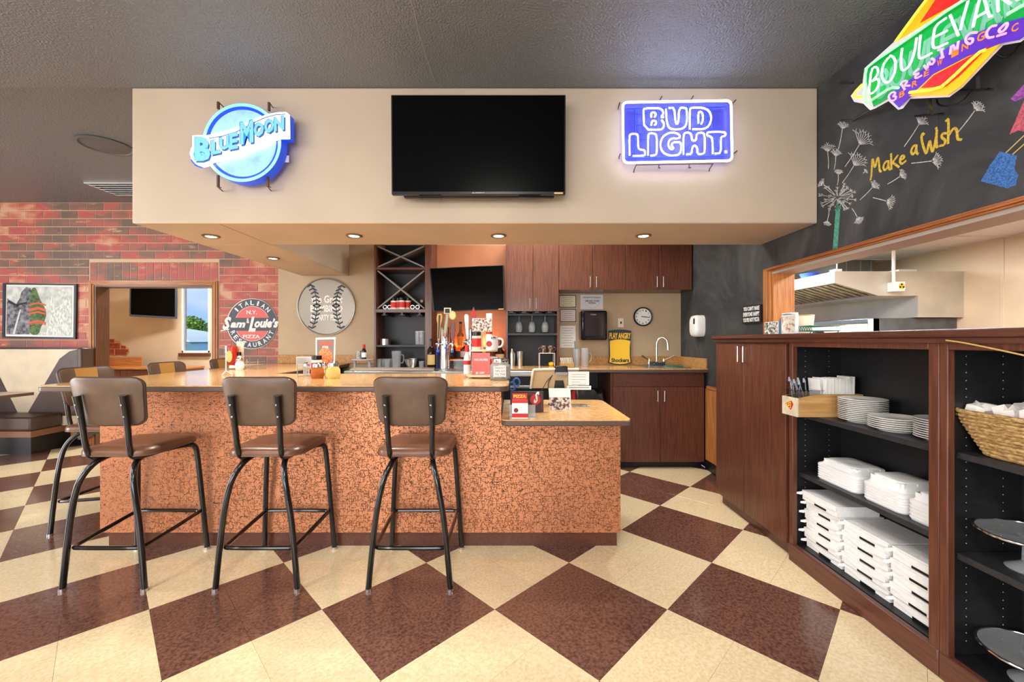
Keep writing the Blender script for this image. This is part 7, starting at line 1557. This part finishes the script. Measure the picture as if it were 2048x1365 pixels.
dr = obj('door', MB().box(OXF + .005, OXF + .0295, 5.2, 6.4, 1.05, zo - .075), M_ENA, t, bev=.004); obj('handle', MB().tube([(OXF, 5.55, 1.455), (OXF - .04, 5.58, 1.46), (OXF - .04, 5.75, 1.46), (OXF, 5.78, 1.455)], .012, 8), M_BLACK, dr)
obj('front_panel', MB().box(OXF + .005, OXF + .0295, 4.88, 5.19, .3, zo - .06), M_ENA, t); obj('leg', MB().box(OXF + .05, OXF + .12, 6.4, 6.47, 0, .25).box(XK - .12, XK - .05, 6.4, 6.47, 0, .25), M_BLACKM, t)
t = thing('louvred_cabinet', 'white kitchen cabinet with louvred vents beyond the oven', 'cabinet', (4.6, 7.3, 0))
lx0, lx1 = (1600 - CX) * 6.6 / F, (1642 - CX) * 6.6 / F
obj('body', MB().box(lx0, XK - .01, 6.6, 7.1, 0, HC - (609 - CY) * 6.6 / F if False else 1.59), M_WHITE, t)
for j in range(3):
    for k in range(7): xl_ = lx0 + .05 + j * .1; zl2 = 1.36 + k * .03; obj('louvre', MB().box(xl_, xl_ + .065, 6.585, 6.6, zl2, zl2 + .014), M_PRINTG, t)
t = lt('mixing_bowl', 'blue plastic bowl on top of the extractor hood', 'bowl', (1619 - CX) * 5.35 / F, 5.35, hz(543) + .0005, [('bowl', [(.001, 0), (.08, 0), (.11, .07), (.115, .075), (.105, .075), (.078, .006), (.001, .006)], mat('cobalt_plastic', (44, 84, 196), .4))])
t = tag(obj('cutting_board', MB().box((1790 - CX) * 4.95 / F, (1826 - CX) * 4.95 / F, 4.9, 5.05, hz(543) + .0005, hz(543) + .055), M_WHITE), 'white cutting board lying on top of the hood', 'cutting board')
t = thing('conduit_box', 'white electrical box with yellow hazard sticker hanging on a conduit', 'electrical box', (hx(1784), HY0 - .06, hz(586)))
xq = hx(1777); obj('conduit', MB().cyl((xq + .012, HY0 - .05), .017, hz(566), ZK - .001, 12), M_WHITE, t); obj('box', MB().box(hx(1774), hx(1794), HY0 - .1, HY0 - .002, hz(585), hz(566)), M_WHITE, t, bev=.003)
cxs, czs = hx(1787), hz(575); obj('sticker', MB().prism([(cxs + .034 * math.cos(a), HY0 - .1002, czs + .034 * math.sin(a)) for a in [k * PI / 12 for k in range(24)]], (0, -.001, 0)), M_YEL, t)
for k in range(3):
    a0 = math.radians(90 + 120 * k); obj('sticker_blade', MB().prism([(cxs + r * math.cos(a0 + d), HY0 - .1013, czs + r * math.sin(a0 + d)) for r, d in ((.008, -.5), (.03, -.5), (.031, 0), (.03, .5), (.008, .5))], (0, -.001, 0)), M_PRINTK, t)
t = thing('conduit_box', 'small white junction box on top of the hood', 'electrical box', (hx(1696), 4.9, hz(543))); obj('box', MB().box(hx(1690), hx(1703), 4.85, 4.95, hz(543) + .0005, hz(534)), M_WHITE, t, bev=.003); obj('cord', MB().tube([(hx(1699), 4.9, hz(534)), (hx(1700), 4.9, ZK - .001)], .006, 6), M_WHITE, t)
# fluorescent fitting of the kitchen
def troffer(lb, x, y, z, w, d, e, col=(1, .97, .92), grp='ceiling light panels'):
    t = thing('ceiling_light', lb, 'light', (x, y, z - .04), grp); obj('frame', MB().box(x - w / 2, x + w / 2, y - d / 2, y - d / 2 + .03, z - .03, z).box(x - w / 2, x + w / 2, y + d / 2 - .03, y + d / 2, z - .03, z).box(x - w / 2, x - w / 2 + .03, y - d / 2 + .03, y + d / 2 - .03, z - .03, z).box(x + w / 2 - .03, x + w / 2, y - d / 2 + .03, y + d / 2 - .03, z - .03, z), M_WHITE, t)
    obj('diffuser', MB().box(x - w / 2 + .03, x + w / 2 - .03, y - d / 2 + .03, y + d / 2 - .03, z - .012, z - .002), mat('lit_diffuser', (245, 245, 245), .5, emit=((255, 250, 240), 1.5)), t)
    light('ceiling_panel_light', 'AREA', (x, y, z - .035), e, col, (w - .08, d - .08))
for i, y in enumerate((.9, 3.3, 5.6)): troffer('kitchen ceiling light panel %s' % ('nearest the camera', 'opposite the pass-through', 'in front of the oven')[i], 3.2, y, ZK, .6, 1.2, 120)
# unseen ceiling panels added behind the camera as frontal fill light
for i, (x, y) in enumerate(((-6.2, -.4), (-3.2, -.4), (-.2, -.4), (-6.2, -2.8), (-3.2, -2.8), (-.2, -2.8))): troffer('added unseen dining room fill light panel, %s row, %s' % (('front', 'rear')[i // 3], ('left', 'centre', 'right')[i % 3]), x, y, CEIL - .001, .6, 1.2, 52)
troffer('added hidden fill light panel above the work aisle inside the bar', 0.2, 4.05, CEIL - .001, 1.2, .6, 45)  # unseen panel added in the soffit void to brighten the back bar
troffer('ceiling light panel in the next room', -5.0, 6.6, 3.099, 1.2, .6, 140)

# ================================================================== NEXT ROOM AND STREET
a, b = W(212, 736, 7.2), W(365, 712, 7.2)
t = thing('credenza', 'low wooden credenza with orange top in the next room', 'cabinet', (a.x + .6, 7.4, 0))
obj('body', MB().box(XSL + .01, W(300, 0, 7.2).x, 7.22, 7.7, 0, a.z - .03), M_MAH, t); obj('top', MB().box(XSL + .01, W(365, 0, 7.2).x, 7.18, 7.72, a.z - .03, a.z), M_OAKX, t, bev=.004); obj('upstand', MB().box(XSL + .01, W(284, 0, 7.7).x, 7.69, 7.72, a.z, W(0, 714, 7.7).z), M_OAKX, t); obj('door', MB().box(XSL + .05, W(240, 0, 7.2).x, 7.2, 7.219, .1, a.z - .05), M_MAH, t); obj('door', MB().box(W(241, 0, 7.2).x, W(298, 0, 7.2).x, 7.2, 7.219, .1, a.z - .05), M_MAH, t); obj('leg_panel', MB().box(W(362, 0, 7.2).x, W(365, 0, 7.2).x, 7.22, 7.7, 0, a.z - .03), M_MAH, t)
struct('ground_outside', MB().box(-60, 40, 8.3, 80, -.12, -.05), mat('asphalt', (120, 118, 114), .9, noise=(8, .2, 5)))
# parked car seen through the window
def car(lb, cx, cy, m):
    t = thing('parked_car', lb, 'car', (cx, cy, -.05))
    low = [(-2.3, .3), (-2.35, .8), (-2.2, 1.0), (1.3, 1.02), (2.15, .95), (2.3, .6), (2.25, .3)]
    obj('body', MB().prism([(cx + x, cy - .9, -.05 + z) for x, z in low], (0, 1.8, 0)), m, t, bev=.06, seg=3)
    gh = [(-2.15, .98), (1.35, 1.0), (.75, 1.34), (-2.1, 1.34)]
    obj('glass_house', MB().prism([(cx + x, cy - .82, -.05 + z) for x, z in gh], (0, 1.64, 0)), mat('car_glass', (96, 140, 150), .12), t)
    rf = [(-2.12, 1.345), (.78, 1.345), (.55, 1.52), (.2, 1.68), (-.4, 1.78), (-1.6, 1.8), (-2.08, 1.7)]
    obj('roof', MB().prism([(cx + x, cy - .78, -.05 + z) for x, z in rf], (0, 1.56, 0)), m, t, bev=.04, seg=3)
    obj('roof_trim', MB().tube([(cx - .9, cy - .8, 1.43), (cx + .3, cy - .8, 1.46)], .018, 6), M_BLACK, t)
    for wx in (-1.45, 1.4):
        for wy in (-.78, .78): obj('wheel', MB().lathe([(.3, -.1), (.32, -.08), (.32, .08), (.3, .1)], (cx + wx, cy + wy, .27), 24, 'y'), M_BLACK, t)
    return t
car('pale green-white van parked outside the far window', -10.05, 12.6, mat('pale_car_paint', (222, 234, 212), .3, coat=.5))
# leafy tree beyond
t = thing('street_tree', 'bright green leafy tree outside beyond the parked car', 'tree', (-21.2, 27, -.05))
obj('trunk', MB().tube([(-21.2, 27, -.05), (-21.2, 27, 1.4), (-21.1, 27, 2.2)], [.14, .12, .07], 10), mat('bark', (96, 74, 56), .9), t)
rg = random.Random(4); lf = MB()
for k in range(2600):
    d = Vector((rg.gauss(0, 1), rg.gauss(0, 1), rg.gauss(0, 1))).normalized() * (rg.random() ** .35); c_ = Vector((-21.15 + 1.15 * d.x * (1.0 - .25 * d.z), 27 + 1.0 * d.y, 2.1 + .9 * d.z)); n_ = Vector((rg.gauss(0, 1), rg.gauss(0, 1), rg.gauss(0, 1))).normalized(); u = n_.orthogonal().normalized() * .08; w_ = n_.cross(u)
    lf.add([c_ + u, c_ + w_ * .6, c_ - u, c_ - w_ * .6], [(0, 1, 2, 3)])
o = obj('foliage', lf, mat('leaf_green', (146, 190, 66), .6, noise=(2.5, .35, 3)), t); o['kind'] = 'stuff'
t = thing('street_hedge', 'low green hedge line along the street beyond the car', 'hedge', (-20, 32, -.05)); hd = MB()
for k in range(2200):
    c_ = Vector((rg.uniform(-30, -10), 32 + rg.uniform(-.6, .6), rg.uniform(0, 1.75))); n_ = Vector((rg.gauss(0, 1), rg.gauss(0, 1), rg.gauss(0, 1))).normalized(); u = n_.orthogonal().normalized() * .3; w_ = n_.cross(u); hd.add([c_ + u, c_ + w_ * .6, c_ - u, c_ - w_ * .6], [(0, 1, 2, 3)])
o = obj('foliage', hd, mat('hedge_green', (112, 140, 66), .7, noise=(2.5, .35, 3)), t); o['kind'] = 'stuff'
obj('stems', MB().box(-30, -10, 31.9, 32.1, -.05, 1.3), mat('bark', (96, 74, 56), .9), t)
